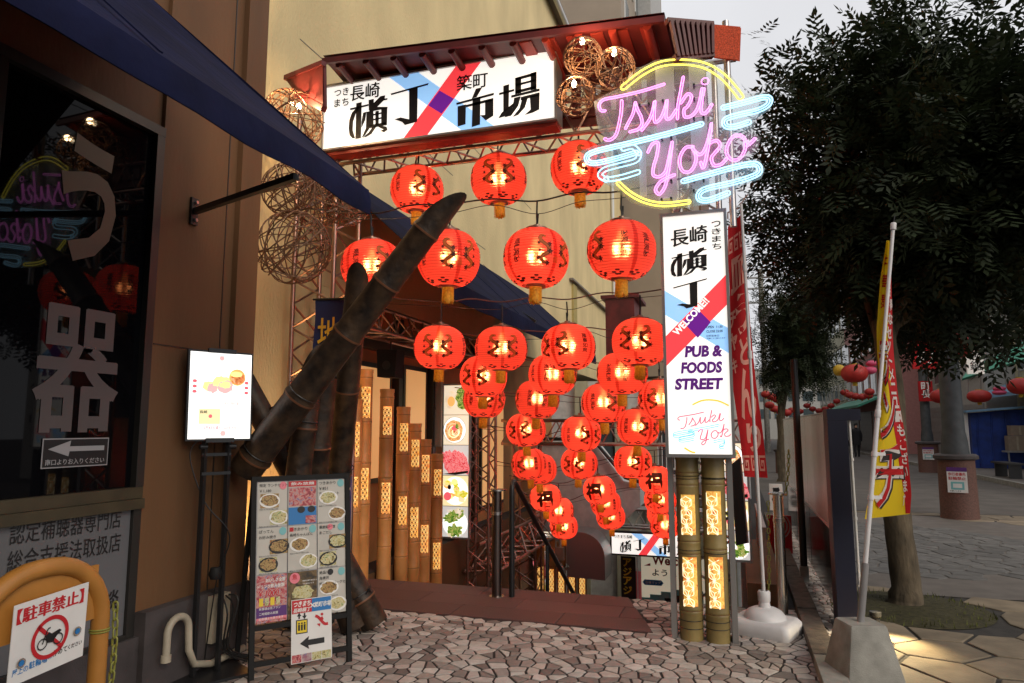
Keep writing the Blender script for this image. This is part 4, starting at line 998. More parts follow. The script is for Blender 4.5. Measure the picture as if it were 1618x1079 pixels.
# same neon motif printed on the pillar sign (Tsuki Yok...)
def map_print(x, y):      # neon drawing pixels -> pillar sign sheet
    return (PW*(.04 + (x-918)/(1190-918)*1.12), PH*(.195 - (y-100)/(330-100)*.175))
for (zz, pts, w) in PINK:
    P = [map_print(zz[0]+x/zz[2], zz[1]+y/zz[2]) for x, y in pts]
    if max(p[0] for p in P) < PW*.99: stroke(Q, P, .007, 'lit_pink', 4, n=4)
for pts in BLUE[:4] + [BLUE[5]]:
    P = [map_print(x, y) for x, y in pts]; P = [p for p in P if p[0] < PW*.985]
    if len(P) > 2: stroke(Q, P, .005, 'lit_skyblue', 4, n=4); stroke(Q, [(a, b-.014) for a, b in P], .005, 'lit_skyblue', 4, n=4)

# ---------------------------------------------------------------- bamboo lamp poles
def lattice_patch(t, c, r, ang0, half, z0, z1, cell, mglow, mline, lw=.0034):
    """curved glowing window on a bamboo tube covered by a star lattice"""
    q = MB(); n = 8; V = []
    for i in range(n+1):
        a = ang0 - half + 2*half*i/n; V += [(c[0]+(r+.002)*math.cos(a), c[1]+(r+.002)*math.sin(a), z0), (c[0]+(r+.002)*math.cos(a), c[1]+(r+.002)*math.sin(a), z1)]
    q.add(V, [(2*i, 2*i+2, 2*i+3, 2*i+1) for i in range(n)]); w = q.build('lamp_window', mglow, t)
    L_ = MB(); Wd = 2*half*r; h = cell*math.sqrt(3)/2
    def seg(a, b):
        (x0, y0), (x1, y1) = a, b
        for (x, y) in (a, b):
            if not (-.001 <= x <= Wd+.001 and z0-.001 <= y+z0 <= z1+.001): return
        d = math.hypot(x1-x0, y1-y0); nx, ny = -(y1-y0)/d*lw/2, (x1-x0)/d*lw/2; K = []
        for x, y in ((x0+nx,y0+ny),(x0-nx,y0-ny),(x1-nx,y1-ny),(x1+nx,y1+ny)):
            a_ = ang0 - half + x/r; K.append((c[0]+(r+.004)*math.cos(a_), c[1]+(r+.004)*math.sin(a_), z0+y))
        L_.add(K, [(0,1,2,3)])
    rows = int((z1-z0)/h)+1; cols = int(Wd/cell)+3
    for j in range(rows+1):
        for i in range(-1, cols):
            P = ((i + .5*(j % 2))*cell, j*h); Pr = (P[0]+cell, P[1]); Pu = (P[0]+cell/2, P[1]+h); Pd = (P[0]+cell/2, P[1]-h)
            for T in ((P, Pr, Pu), (P, Pr, Pd)):
                g_ = (sum(k[0] for k in T)/3, sum(k[1] for k in T)/3)
                for k in T: seg(k, g_)
            seg(P, Pr); seg(P, Pu); seg(P, Pd)
    f = L_.build('lattice', mline, w); 
    return w
def warmglow(name, cols, s, es):
    foodmat(name, cols, s, es, .5, .22)
warmglow('glow_amber', [(.40,.12,.015),(.90,.36,.06),(1,.62,.20),(.75,.24,.03)], 14, 1.0)
warmglow('glow_red', [(.60,.07,.02),(.95,.34,.07),(1,.62,.2),(.8,.12,.03)], 14, 1.0)
warmglow('glow_green', [(.05,.09,.02),(.55,.24,.03),(.95,.55,.12),(.60,.13,.02),(.08,.12,.03)], 14, .62)
mat('lattice_line', (.75,.55,.30), .5, em=(1,.86,.55), es=1.25); mat('lattice_dark', (.16,.06,.015), .5)
def cane(label, group, cx, cy, r, zb, zt, nodes, windows, m, ang, glow, line, cell, lw=.0034):
    t = thing('bamboo_lamp', label, 'lamp', (cx, cy, zb), 0, group)
    prof = []
    for z in sorted(set([zb, zt] + nodes)):
        if z in (zb, zt): prof.append((r, z-zb))
        else: prof += [(r, z-zb-.02), (r*1.05, z-zb-.006), (r*.985, z-zb), (r*1.05, z-zb+.006), (r, z-zb+.02)]
    q = MB(); q.lathe(prof, 22, (cx, cy, zb)); q.build('tube', m, t, 60)
    q = MB(); q.lathe([(r*1.06, -.03), (r*1.06, .008), (0, .008)], 22, (cx, cy, zt)); q.build('top_cap', m, t, 40)
    for z in nodes: q = MB(); q.lathe([(r*1.0, -.003), (r*1.03, 0), (r*1.0, .003)], 22, (cx, cy, z)); q.build('node_ring', 'bamboo_ring', t, 40)
    for z0, z1 in windows: lattice_patch(t, (cx, cy), r, ang, .62, z0, z1, cell, glow, line, lw)
    return t
def face(cx, cy): return math.atan2(-cy, -cx)
GC = 'stepped bamboo lamps along the left of the stairs'
names = ['tallest bamboo lamp, first of the row beside the purple banner', 'second tallest bamboo lamp of the stepped row', 'third bamboo lamp of the stepped row, under the speaker', 'fourth bamboo lamp of the stepped row', 'fifth bamboo lamp of the stepped row', 'shortest near bamboo lamp, beside the lit food pictures']
spots = [(578,585,(611,660),(740,790)), (612,616,(642,687),(763,812)), (638,644,(669,713),(785,830)), (656,670,(695,738),(802,850)), (672,695,(719,762),(830,874)), (691,718,(742,783),(858,900))]
for i, (px, top, w1, w2) in enumerate(spots):
    p = W(px, top, X=-3.66); zt_ = p.z; zb = 0 if p.y < 6.6 else -.17*(int((p.y-6.58)/.3)+1)
    wz = [(W(px, b, Y=p.y-.08).z, W(px, a, Y=p.y-.08).z) for a, b in (w1, w2)]
    nd = [wz[0][1]+.10, wz[0][0]-.04, wz[1][1]+.05, wz[1][0]-.05, wz[1][0]-.35]
    cane(names[i], GC, p.x, p.y, .077, zb, zt_, [z for z in nd if zb+.05 < z < zt_-.03], [w for w in wz], 'bamboo_cane', face(p.x, p.y)+.12, 'glow_amber' if i % 3 != 1 else 'glow_red', 'lattice_dark', .040)
p = W(563, 632, X=-3.7); cane('bamboo lamp half hidden behind the purple banner', GC, p.x, p.y, .07, 0, p.z, [1.2, .7], [(1.25, 1.6), (.75,1.05)], 'bamboo_cane', face(p.x, p.y), 'glow_amber', 'lattice_dark', .04)
# second group farther down the stairs
for i in range(5):
    px = 818 + i*13 - 2; p = W(px, 842 + (i % 3)*7, X=-3.45 + .18*i)
    cane(['leftmost', 'second', 'middle', 'fourth', 'rightmost'][i] + ' of the five far bamboo lamps seen behind the handrail', 'bamboo lamps at the foot of the stairs', p.x, 12.6+.06*i, .085, -3.0, W(px, 842+(i % 3)*7, Y=12.6).z, [-.95, -1.6], [(-1.35-.04*i, -.95-.05*i)], 'bamboo_cane', face(p.x, 12.6), 'glow_amber', 'lattice_dark', .05)
# two olive bamboo tubes carrying the pillar sign
for i, (cx, nm) in enumerate(((-.352, 'left'), (-.165, 'right'))):
    t = cane(nm + ' of the two olive bamboo tubes under the tall PUB sign', 'bamboo tubes of the gate pillar', cx, 5.50, .084, 0, 1.335, [.215, .62, .71, 1.12, 1.21] if i == 0 else [.2, .66, 1.13], [(.25,.60),(.76,1.05)] if i == 0 else [(.25,.61),(.77,1.08)], 'bamboo_olive', face(cx, 5.5)+.0, 'glow_green', 'lattice_line', .074, .0052)
    for z in (.10, .14, .64, 1.17, 1.18):
        q = MB(); q.lathe([(.0865,-.0025),(.0885,0),(.0865,.0025)], 20, (cx, 5.50, z + R.uniform(-.01,.01))); q.build('binding_wire', 'wire_black', t)
pf = thing('pillar_frame', 'grey steel frame posts on both sides of the bamboo tubes', 'frame', (-.26, 5.5, 0))
for x in (-.475, -.045): q = MB(); q.box((x-.02, 5.47, 0), (x+.02, 5.52, 1.345)); q.build('post', 'grey_metal', pf)
# building added out of view to shade the near shop (reflected in its glass)
ob = thing('shade_building', 'dark building added unseen behind the viewpoint to shade the near shop', 'building', (-5, -9, 0))
q = MB(); q.box((-20, -20, 0), (3.5, -7, 13)); q.build('wall', 'dark_facade', ob)
for f in range(4):
    for j in range(7): q = MB(); q.box((-16+2.7*j, -6.999, 1.2+3*f), (-14.2+2.7*j, -6.94, 2.9+3*f)); q.build('window', 'window_glass', ob)
# warm uplight at the foot of the tan wall behind the crossed bamboo
ul = thing('uplight', 'small black floodlight at the foot of the tan wall behind the bamboo', 'lamp', (-3.80, 5.05, .5))
q = MB(); q.lathe([(0,0),(.05,0),(.07,.10),(.06,.10)], 14, (-3.72, 5.2, .02)); q.build('housing', 'black_metal', ul, 40)
ld = bpy.data.lights.new('flood_light', 'SPOT'); ld.energy = 110; ld.color = (1,.52,.20); ld.shadow_soft_size = .05; ld.spot_size = math.radians(120); ld.spot_blend = .8
lo = bpy.data.objects.new('flood_light', ld); COL.objects.link(lo); lo.parent = ul; lo.location = (.12, .15, -.33); lo.rotation_euler = (math.radians(180), math.radians(-14), 0)
# ---------------------------------------------------------------- shop fronts beside the stairs
sh = thing('stair_shops', 'warm lit shop fronts under the far awning along the stairs', 'building', (-4.05, 8, 0))
q = MB(); q.box((-4.4, 6.58, -3.7), (-4.06, 15.9, 3.0)); q.build('wall', 'warm_render', sh)
for y, w, z0, z1 in ((6.75,1.0,.9,2.3),(8.1,.7,.6,2.35),(11.0,1.2,.2,2.2)):
    f_ = MB(); f_.box((-4.06, y, z0), (-4.02, y+w, z1)); f_ = f_.build('window_frame', 'frame_dark', sh); q = MB(); q.box((-4.021, y+.06, z0+.06), (-4.008, y+w-.06, z1-.06)); q.build('pane', 'shop_glow', f_)
for y in (6.62, 7.85, 8.9, 10.6): q = MB(); q.box((-4.06, y, -.4), (-3.96, y+.10, 2.9)); q.build('post', 'frame_dark', sh)
q = MB(); q.box((-4.06, 6.6, 2.45), (-3.94, 12, 2.62)); q.build('lintel', 'frame_dark', sh)
bk = thing('bakery_sign', 'dark grey shop panel with small black Bakery lettering right of the bamboo lamps', 'sign', (-4, 8.9, 1.2))
a, b = W(636, 705, Y=8.95), W(698, 560, Y=8.95); q = MB(); q.box((a.x, 8.95, a.z), (b.x, 9.0, b.z)); q.build('panel', 'grey_render', bk)
S = Sheet((a.x, 8.948, a.z), (1,0,0), (0,0,1), bk); c0, c1 = W(653, 650, Y=8.948), W(689, 639, Y=8.948); S.text('Bakery HINATA', c0.x-a.x, c0.z-a.z, c1.x-c0.x, c1.z-c0.z, 'print_black', 1, .03)
a, b = W(600, 730, Y=9.05), W(640, 612, Y=9.05); q = MB(); q.box((a.x, 9.05, a.z), (b.x, 9.1, b.z)); wd_ = q.build('panel', 'cream_wall', bk)
# lit food pictures
def food_panel(label, x0, z0, x1, z1, y, n=4):
    t = thing('food_picture_panel', label, 'sign', (x0, y, z0)); q = MB(); q.box((x0-.02, y, z0-.02), (x1+.02, y+.06, z1+.02)); q.build('frame', 'grey_metal', t)
    h = (z1-z0)/n; w = x1-x0; S = Sheet((x0, y-.002, z0), (1,0,0), (0,0,1), t)
    for i in range(n):
        b = (n-1-i)*h; k = ('noodle', 'meat', 'fruit', 'leaf', 'egg')[(i - 1) % 5 if i else 4] if n == 5 else ('noodle','meat','fruit','leaf')[i]
        S.rect('picture', 0, b+.004, w, b+h-.004, 'food_base' if k in ('noodle','egg') else 'screen_cream' if k == 'fruit' else 'screen_grey', 0)
        if k == 'noodle':
            S.disc('plate', w*.45, b+h*.5, w*.46, h*.44, 'screen_white', 1); S.ring('plate_rim', w*.45, b+h*.5, w*.46, h*.44, .006, 'print_black', 2); S.disc('food', w*.42, b+h*.47, w*.36, h*.36, 'food_noodle', 2, jag=.06)
            for j in range(7): r_ = R.uniform(.05,.30)*w; S.ring('noodle', w*.42+R.uniform(-.08,.08)*w, b+h*.45+R.uniform(-.08,.08)*h, r_, r_*h/w*.9, .008, 'food_egg', 3)
            S.disc('sauce', w*.45, b+h*.56, w*.12, h*.10, 'screen_red', 4, jag=.3); S.disc('herb', w*.55, b+h*.62, w*.07, h*.08, 'food_leaf', 5, jag=.4)
        elif k == 'egg':
            S.disc('food', w*.3, b+h*.5, w*.28, h*.3, 'food_egg', 1); S.disc('yolk', w*.3, b+h*.45, w*.15, h*.17, 'screen_orange', 2); S.disc('food', w*.75, b+h*.55, w*.25, h*.45, 'food_leaf', 2, jag=.2)
        elif k == 'meat':
            for j in range(5): S.disc('food', w*(.2+.15*j), b+h*(.42+.06*(j % 2)), w*.2, h*.38, 'food_meat', 1+j, jag=.15, rot=.4)
            S.poly('tray', [(0, b+.02), (w, b+.07), (w, b+.04), (w*.5, b+.008)], 'print_black', 7)
        elif k == 'fruit':
            S.disc('plate', w*.5, b+h*.5, w*.5, h*.46, 'screen_white', 1)
            for j in range(13): S.disc('food', w*R.uniform(.15,.85), b+h*R.uniform(.2,.85), w*R.uniform(.10,.2), h*R.uniform(.07,.13), ('food_fruit','food_fruit','screen_yellow','screen_orange','screen_cream')[j % 5], 2+j*.3, jag=.15)
            S.disc('tomato', w*.2, b+h*.32, w*.15, h*.14, 'screen_red', 8); S.disc('olive', w*.27, b+h*.62, w*.07, h*.08, 'print_black', 8)
        else:
            S.disc('plate', w*.5, b+h*.45, w*.49, h*.42, 'screen_white', 1)
            for j in range(9): S.disc('food', w*R.uniform(.25,.75), b+h*R.uniform(.15,.85), w*R.uniform(.16,.28), h*R.uniform(.10,.18), 'food_leaf' if j % 3 else 'food_egg', 2+j*.3, jag=.35)
    return t
a, b = W(699, 848, Y=9.1), W(741, 608, Y=9.1)
food_panel('tall lit panel of food pictures left of the stairs, noodles above red meat', a.x, a.z, b.x, b.z, 9.1, 5)
a, b = W(1148, 884, Y=7.0), W(1178, 700, Y=7.0)
food_panel('lit food picture panel half hidden right of the gate pillar', a.x, a.z, b.x, b.z, 7.0, 4)
a, b = W(845, 935, Y=12.9), W(872, 840, Y=12.9)
food_panel('small far food picture panel behind the black handrail', a.x, a.z-.6, b.x, b.z, 12.9, 4)
sp = thing('loudspeaker', 'black loudspeaker hanging from the side truss', 'speaker', W(610,575,Y=7.0))
a, b = W(594, 597, Y=7.0), W(627, 551, Y=7.0); q = MB(); q.prism([(a.x, 7.0, b.z), (b.x, 7.0, b.z-.01), (b.x-.02, 7.0, a.z), (a.x+.015, 7.0, a.z+.01)], (0,.2,0)); q.build('cabinet', 'black_matte', sp)
q = MB(); q.lathe([(0,0),(.05,.0),(.06,-.012),(.068,-.012)], 18, ((a.x+b.x)/2, 6.998, (a.z+b.z)/2-.02), (0,-1,0)); q.build('cone', 'black_metal', sp, 40)
q = MB(); q.tube([((a.x+b.x)/2, 7.1, b.z-.01), ((a.x+b.x)/2, 7.1, b.z+.25)], .01, 6); q.build('hanger', 'black_metal', sp)
# board and black display right of the pillar
db = thing('leaning_board', 'dark framed board leaning behind the red banner foot', 'board', (.1, 6.3, .7)); a = W(1160,735,Y=6.9); 
P = [W(1154,735,Y=6.9), W(1170,722,Y=6.9), W(1182,858,Y=6.7), W(1163,862,Y=6.7)]; q = MB(); q.prism(P, (0,.03,0)); q.build('board', 'black_matte', db)
q = MB(); q.tube([P[1], P[2]], .008, 6); q.build('edge', 'steel', db)

# far signs at the foot of the stairs
fm = thing('market_sign', 'small far lightbox sign with the same black lettering at the foot of the stairs', 'sign', W(965,877,Y=13.0))
a, b = W(967, 874, Y=13.0), W(1072, 848, Y=13.0); w_, h_ = 1.5, b.z-a.z+.02
q = MB(); q.box((a.x-.03, 13.0, a.z-.03), (a.x+w_+.03, 13.12, a.z+h_+.03)); q.build('box', 'frame_dark', fm)
S = Sheet((a.x, 12.997, a.z), (1,0,0), (0,0,1), fm); S.rect('face', 0, 0, w_, h_, 'sign_white', 0)
S.poly('blue_band', [(w_*.24, h_), (w_*.36, h_), (w_*.66, 0), (w_*.54, 0)], 'sign_blue', 1); S.poly('red_band', [(w_*.50, h_), (w_*.60, h_), (w_*.42, 0), (w_*.32, 0)], 'sign_red', 2)
kanji(S, K_YOKO, w_*.10, h_*.06, h_*.62, 'print_black', 4); kanji(S, K_CHO, w_*.26, h_*.18, h_*.62, 'print_black', 4); kanji(S, K_ICHI, w_*.56, h_*.06, h_*.62, 'print_black', 4); kanji(S, K_JO, w_*.76, h_*.06, h_*.66, 'print_black', 4)
S.text('つきまち長崎', w_*.03, h_*.74, w_*.22, h_*.18, 'print_black', 4, .03)
wb = thing('welcome_board', 'cream board reading Welcome with Japanese greeting beside the pillar', 'sign', W(1015,945,Y=13.4))
a, b = W(1015, 985, Y=13.4), W(1090, 880, Y=13.4); q = MB(); q.box((a.x, 13.4, a.z), (b.x+.5, 13.44, b.z)); q.build('board', mat('cream_board', (.7,.66,.55), .6, em=(.75,.68,.5), es=.35), wb)
S = Sheet((a.x, 13.398, a.z), (1,0,0), (0,0,1), wb); H_ = b.z-a.z
S.text('Welcome', .20, H_*.86, .85, .17, 'print_red', 1, .03); S.poly('arrow', [(.05,H_*.84),(.17,H_*.88),(.17,H_*.84)], 'print_red', 1); S.text('ようこそ', .20, H_*.70, .6, .12, 'print_black', 1, .02)
S.poly('blue_badge', [(.06,H_*.56),(.36,H_*.56),(.40,H_*.60),(.36,H_*.64),(.06,H_*.64),(.02,H_*.60)], 'print_blue', 1); S.text('市場マップ', .07, H_*.58, .28, .05, 'print_white', 2, .01)
S.poly('town_print', [(0,0),(0,H_*.38),(.15,H_*.38),(.15,H_*.43),(.35,H_*.43),(.35,H_*.48),(.6,H_*.48),(.6,H_*.52),(1.1,H_*.52),(1.1,0)], 'print_teal', 1)
S.polys('town_print', [[(.25+.16*k,.1),(.25+.16*k,H_*(.34+.05*(k % 3))),(.39+.16*k,H_*(.34+.05*(k % 3))),(.39+.16*k,.1)] for k in range(5)], 'print_black', 2)
bb = thing('vertical_banner', 'narrow dark banner with yellow Japanese letters at the foot of the stairs', 'banner', W(983,940,Y=13.3))
a, b = W(982, 950, Y=13.3), W(1004, 880, Y=13.3); q = MB(); q.box((a.x, 13.3, a.z), (b.x, 13.31, b.z)); q.build('cloth', 'flag_black', bb); S = Sheet((a.x, 13.298, a.z), (1,0,0), (0,0,1), bb)
S.vtext('アジアジ', .04, b.z-a.z-.03, .16, .15, .015, 'print_yellow', 1, .03)
q = MB(); q.tube([(b.x+.03, 13.3, a.z-.3), (b.x+.03, 13.3, b.z+.05)], .012, 6); q.build('pole', 'white_plastic', bb)
nb = thing('notice_poster', 'small pink poster left of the Welcome board', 'poster', W(998,940,Y=13.5)); a, b = W(1002, 950, Y=13.5), W(1014, 903, Y=13.5); q = MB(); q.box((a.x, 13.5, a.z), (b.x+.1, 13.51, b.z)); q.build('sheet', 'print_pink', nb)

# ---------------------------------------------------------------- handrails and steel post
hr = thing('handrail', 'black bent tube handrail going down the middle of the stairs', 'handrail', (-1.97, 6.2, 0))
q = MB(); P = [Vector((-1.99, 6.28, .0)), Vector((-1.99, 6.28, .92))] + [Vector((-1.99, 6.28+.06*(1-math.cos(a)), .95+.09*math.sin(a))) for a in (.3,.8,1.3,1.8)] + [Vector((-1.99, 6.45, .985)), Vector((-1.99, 8.8, -.50)), Vector((-1.99, 12.3, -2.6))]
q.tube(P, .026, 12); q.build('rail', 'black_metal', hr, 60)
for y, z in ((7.55,.27),(9.3,-.82),(11,-1.84)): q = MB(); q.tube([(-1.99, y, z), (-1.99, y, z-1.05)], .022, 10); q.build('post', 'black_metal', hr, 60)
bp_ = thing('steel_post', 'brushed steel post with flat cap at the top of the stairs', 'post', (-2.12, 6.28, 0))
q = MB(); q.lathe([(.045,0),(.045,.96)], 20, (-2.13,6.26,0)); q.build('tube', 'post_dark', bp_, 60); q = MB(); q.lathe([(.0,-.004),(.085,-.004),(.085,.010),(0,.014)], 24, (-2.13,6.26,.965)); q.build('cap', 'stainless', bp_, 40)
q = MB(); q.lathe([(.045,0),(.0475,.002),(.0475,.028),(.045,.03)], 20, (-2.13,6.26,.74)); q.build('collar', 'steel', bp_, 40); q = MB(); q.lathe([(.045,0),(.07,0),(.07,-.008)][::-1], 20, (-2.13,6.26,.016)); q.build('foot', 'stainless', bp_)

# ---------------------------------------------------------------- hanging banners on the left of the gate
def vbanner(name, label, pts, thick, m): 
    t = thing(name, label, 'banner', pts[0]); return t
t = thing('hanging_banner', 'navy cloth banner with gold characters behind the leaning bamboo', 'banner', W(490,470,Y=5.25))
a, b = W(490, 700, Y=5.25), W(545, 470, Y=5.25); q = MB(); n = 12
V = []
for i in range(n+1):
    f = i/n; V += [(a.x+.0, 5.25+.012*math.sin(i*1.1), b.z-(b.z-a.z)*f), (b.x, 5.25+.012*math.sin(i*1.1+1), b.z-.02-(b.z-a.z)*f)]
q.add(V, [(2*i, 2*i+1, 2*i+3, 2*i+2) for i in range(n)]); q.build('cloth', 'flag_navy', t, 60)
S = Sheet((a.x, 5.228, a.z), (1,0,0), (0,0,1), t); Hb = b.z-a.z; S.vtext('地下市場', .05, Hb-.17, .23, .27, .02, 'flag_gold', 1, .03)
q = MB(); q.tube([(a.x-.02, 5.25, b.z), (b.x+.03, 5.25, b.z-.01)], .01, 6); q.build('rod', 'black_metal', t)
t = thing('hanging_banner', 'tall purple banner with pale characters beside the first bamboo lamp', 'banner', W(545,590,Y=5.6))
a, b = W(541, 868, Y=5.75), W(561, 560, Y=5.75); q = MB(); q.box((a.x-.10, 5.75, a.z), (b.x, 5.756, b.z)); q.build('cloth', 'flag_purple', t)
S = Sheet((a.x-.10, 5.748, a.z), (1,0,0), (0,0,1), t); Hb = b.z-a.z; wd2 = b.x-a.x+.10; S.vtext('築町市場', .02, Hb-.12, wd2-.03, .27, .06, 'flag_white', 1, .01)
S.rect('lower_print', 0, 0, wd2, .18, 'print_salmon', 1); S.lines(['築町市場', '地下街', '営業中'], .01, .165, .035, .052, 'print_red', 2)
t = thing('hanging_banner', 'narrow red banner strip hanging behind the crossed bamboo', 'banner', W(510,620,Y=5.5))
a, b = W(497, 760, Y=5.5), W(517, 600, Y=5.5); q = MB(); q.box((a.x, 5.5, a.z), (b.x, 5.506, b.z)); q.build('cloth', 'flag_red', t)

# ---------------------------------------------------------------- leaning bamboos
def leaner(label, p, q_, r0, r1, nodes, cut=True):
    p, q_ = Vector(p), Vector(q_); t = thing('bamboo_pole', label, 'bamboo', p, 0, 'thick bamboo poles leaning crosswise'); ax = (q_-p); L_ = ax.length; ax.normalize()
    a = ax.cross(Vector((0,0,1))).normalized(); b = a.cross(ax); seg = 22; mb = MB(); prof = []
    zs = sorted(nodes); stops = [0.0]
    for z in zs: stops += [z*L_-.03, z*L_-.008, z*L_, z*L_+.008, z*L_+.03]
    stops.append(L_); stops = [s for s in stops if 0 <= s <= L_]; rr = []
    for s in stops:
        f = s/L_; r = r0 + (r1-r0)*f; k = min([abs(s - z*L_) for z in zs] + [1]); rr.append(r*(1.075 if .004 < k < .012 else .99 if k <= .004 else 1))
    for i, s in enumerate(stops):
        for k in range(seg):
            th = 2*math.pi*k/seg; off = 0
            if i == len(stops)-1 and cut: off = (-math.cos(th - 1.9) - .9)*r1*2.1
            P = p + ax*(s+off) + (a*math.cos(th) + b*math.sin(th))*rr[i]; mb.v.append(tuple(P))
    for i in range(len(stops)-1):
        for k in range(seg): mb.f.append((i*seg+k, i*seg+(k+1) % seg, (i+1)*seg+(k+1) % seg, (i+1)*seg+k))
    mb.f.append(tuple(reversed(range(seg)))); mb.build('culm', 'bamboo_dark', t, 50)
    if cut:
        m2 = MB(); k0 = (len(stops)-1)*seg; top = [Vector(mb.v[k0+k]) for k in range(seg)]; c = sum(top, Vector())/seg
        inn = [c + (x-c)*.80 - ax*.003 for x in top]; bot = [x - ax*.16 for x in inn]; m2.add(top+inn+bot, [(k, (k+1) % seg, seg+(k+1) % seg, seg+k) for k in range(seg)] + [(seg+k, seg+(k+1) % seg, 2*seg+(k+1) % seg, 2*seg+k) for k in range(seg)])
        m2.build('hollow', 'bamboo_inner', t, 50)
    for z in zs: m3 = MB(); m3.lathe([((r0+(r1-r0)*z)*1.076, -.007), ((r0+(r1-r0)*z)*1.09, 0), ((r0+(r1-r0)*z)*1.076, .007)], 22, p+ax*(z*L_), ax); m3.build('node_ring', 'bamboo_ring', t, 40)
    for z in zs[:2]: m4 = MB(); m4.tube([p+ax*(z*L_+.05)+ (a*math.cos(x)+b*math.sin(x))*(r0*1.03) for x in [k*math.pi/10 for k in range(20)]], .004, 5, True); m4.build('binding_wire', 'wire_black', t)
    return t
leaner('longest bamboo pole, leaning up to the right with a slanted cut top', W(388,742,T=4.75), W(722,300,T=4.45), .113, .085, [.05,.27,.5,.68,.86])
leaner('upright dark bamboo with slanted cut top beside the navy banner', W(515,955,Z=.02), W(568,415,T=5.25), .11, .085, [.12,.42,.66,.85])
leaner('bamboo pole leaning up to the left, foot behind the menu board', W(592,985,Z=.06), W(383,600,T=5.3), .105, .09, [.10,.30,.55,.8], False)
leaner('short bamboo with pale cut mouth in front of the navy banner', W(455,880,T=5.0), W(497,545,T=5.15), .10, .08, [.2,.6], True)
leaner('dark bamboo pole standing nearly upright behind the menu board', W(470,985,Z=.04), W(512,595,T=5.3), .115, .10, [.2,.45,.72], False)
leaner('dark bamboo pole leaning slightly left behind the menu board', W(505,985,Z=.04), W(470,640,T=5.45), .115, .10, [.25,.55,.8], False)
leaner('lower bamboo pole crossing behind the menu board', W(560,990,Z=.05), W(440,640,T=5.35), .105, .09, [.15,.5,.8], False)

# ---------------------------------------------------------------- wicker balls
def wicker(label, c, r, hoops, bulb, group, th=.0042):
    t = thing('wicker_ball', label, 'ornament', c, 0, group); mb = MB()
    for i in range(hoops):
        u = Vector((R.gauss(0,1), R.gauss(0,1), R.gauss(0,1))).normalized(); a = u.orthogonal().normalized(); b = u.cross(a); o = u*R.uniform(-.35,.35)*r; rr = math.sqrt(max(.002, r*r - o.length_squared))*R.uniform(.97,1.02)
        mb.tube([Vector(c)+o+(a*math.cos(k*math.pi/13)+b*math.sin(k*math.pi/13))*rr for k in range(26)], th, 4, True)
    w = mb.build('weave', 'wicker', t, 60); w['kind'] = 'stuff'
    if bulb is not None:
        m = MB(); bp = Vector(c)+Vector(bulb); m.lathe([(0,-.03),(.014,-.024),(.020,-.008),(.017,.01),(.009,.025),(0,.028)], 12, bp); m.build('bulb', 'bulb_hot', t, 60)
        ld = bpy.data.lights.new('bulb_light', 'POINT'); ld.energy = (30 if c.x < -2.5 else 9); ld.color = (1,.66,.34); ld.shadow_soft_size = .03; lo = bpy.data.objects.new('bulb_light', ld); COL.objects.link(lo); lo.parent = t; lo.location = Vector(bulb)+Vector((0,-.05,0))
    return t
mat('bulb_hot', (1,.85,.6), .5, em=(1,.80,.50), es=22)
GW = 'wicker balls hung on the gate'
wicker('upper left wicker ball with a lit bulb beside the long white sign', W(462,190,T=5.9), .26, 20, (.13,-.1,.06), GW, .005)
wicker('wicker ball half behind the awning arm, below the near awning', W(457,300,T=5.6), .215, 18, None, GW, .005)
wicker('largest wicker ball, lowest on the left of the gate', W(463,391,T=5.5), .29, 22, None, GW, .005)
wicker('small wicker ball tucked under the awning tip', W(548,322,T=5.9), .19, 15, None, GW, .005)
wicker('wicker ball between the awning tip and the largest ball', W(505,318,T=5.8), .20, 15, None, GW, .005)
wicker('top wicker ball in front of the canopy right of the long sign', W(921,90,T=5.3), .145, 15, (0,-.02,.12), GW)
wicker('right wicker ball with a lit bulb just left of the neon sign', W(972,108,T=5.2), .15, 16, (.0,-.03,.11), GW)
wicker('lower wicker ball with a lit bulb at the right end of the long sign', W(909,152,T=5.25), .145, 16, (.0,-.04,.08), GW)
wicker('wicker ball half hidden behind the left curve of the neon sign', W(948,125,T=5.6), .15, 14, None, GW)

# ---------------------------------------------------------------- light screen on stand
ss = thing('screen_stand', 'lit white poster screen with pink print on a black two-post stand', 'sign', W(330,1062,Z=0))
pL = W(296, 694, T=4.36); pR = W(390, 700, T=4.62); U = (pR-pL); U.z = 0; wS = .40; U.normalize(); hS = .56; Nn = U.cross(Vector((0,0,1)))
back = U*wS/2; V_ = (Vector((0,0,1)) - Nn*.05).normalized(); c = pL + back + V_*(hS/2)
q = MB(); q.obox(c - Nn*.016, U*(wS/2+.012), V_*(hS/2+.012), Nn*.014); q.build('case', 'black_metal', ss)
S = Sheet(pL + Nn*.0, U, V_, ss); S.rect('screen', 0, 0, wS, hS, 'screen_white', 0)
for k in range(2): q = MB(); q.obox(S.pt(wS*.5, (-.008, hS+.012)[k], 2), U*.09, V_*.014, Nn*.012); q.build('clamp', 'black_metal', ss)
for (a, b) in ((.03,.03),(wS-.07,.03),(.03,hS-.07),(wS-.07,hS-.07)):
    for d in (0,.012): S.ring('corner_print', a+.02, b+.02, .022-d, .022-d, .003, 'screen_pink', 1, n=4)
S.ring('frame_print', wS/2, hS/2, wS*.66, hS*.66, .003, 'screen_pink', 1, n=4) if False else S.polys('frame_print', [[(.02,.10),(.023,.10),(.023,hS-.1),(.02,hS-.1)],[(wS-.023,.10),(wS-.02,.10),(wS-.02,hS-.1),(wS-.023,hS-.1)],[(.10,.02),(wS-.1,.02),(wS-.1,.023),(.1,.023)],[(.10,hS-.023),(wS-.1,hS-.023),(wS-.1,hS-.02),(.1,hS-.02)]], 'screen_pink', 1)
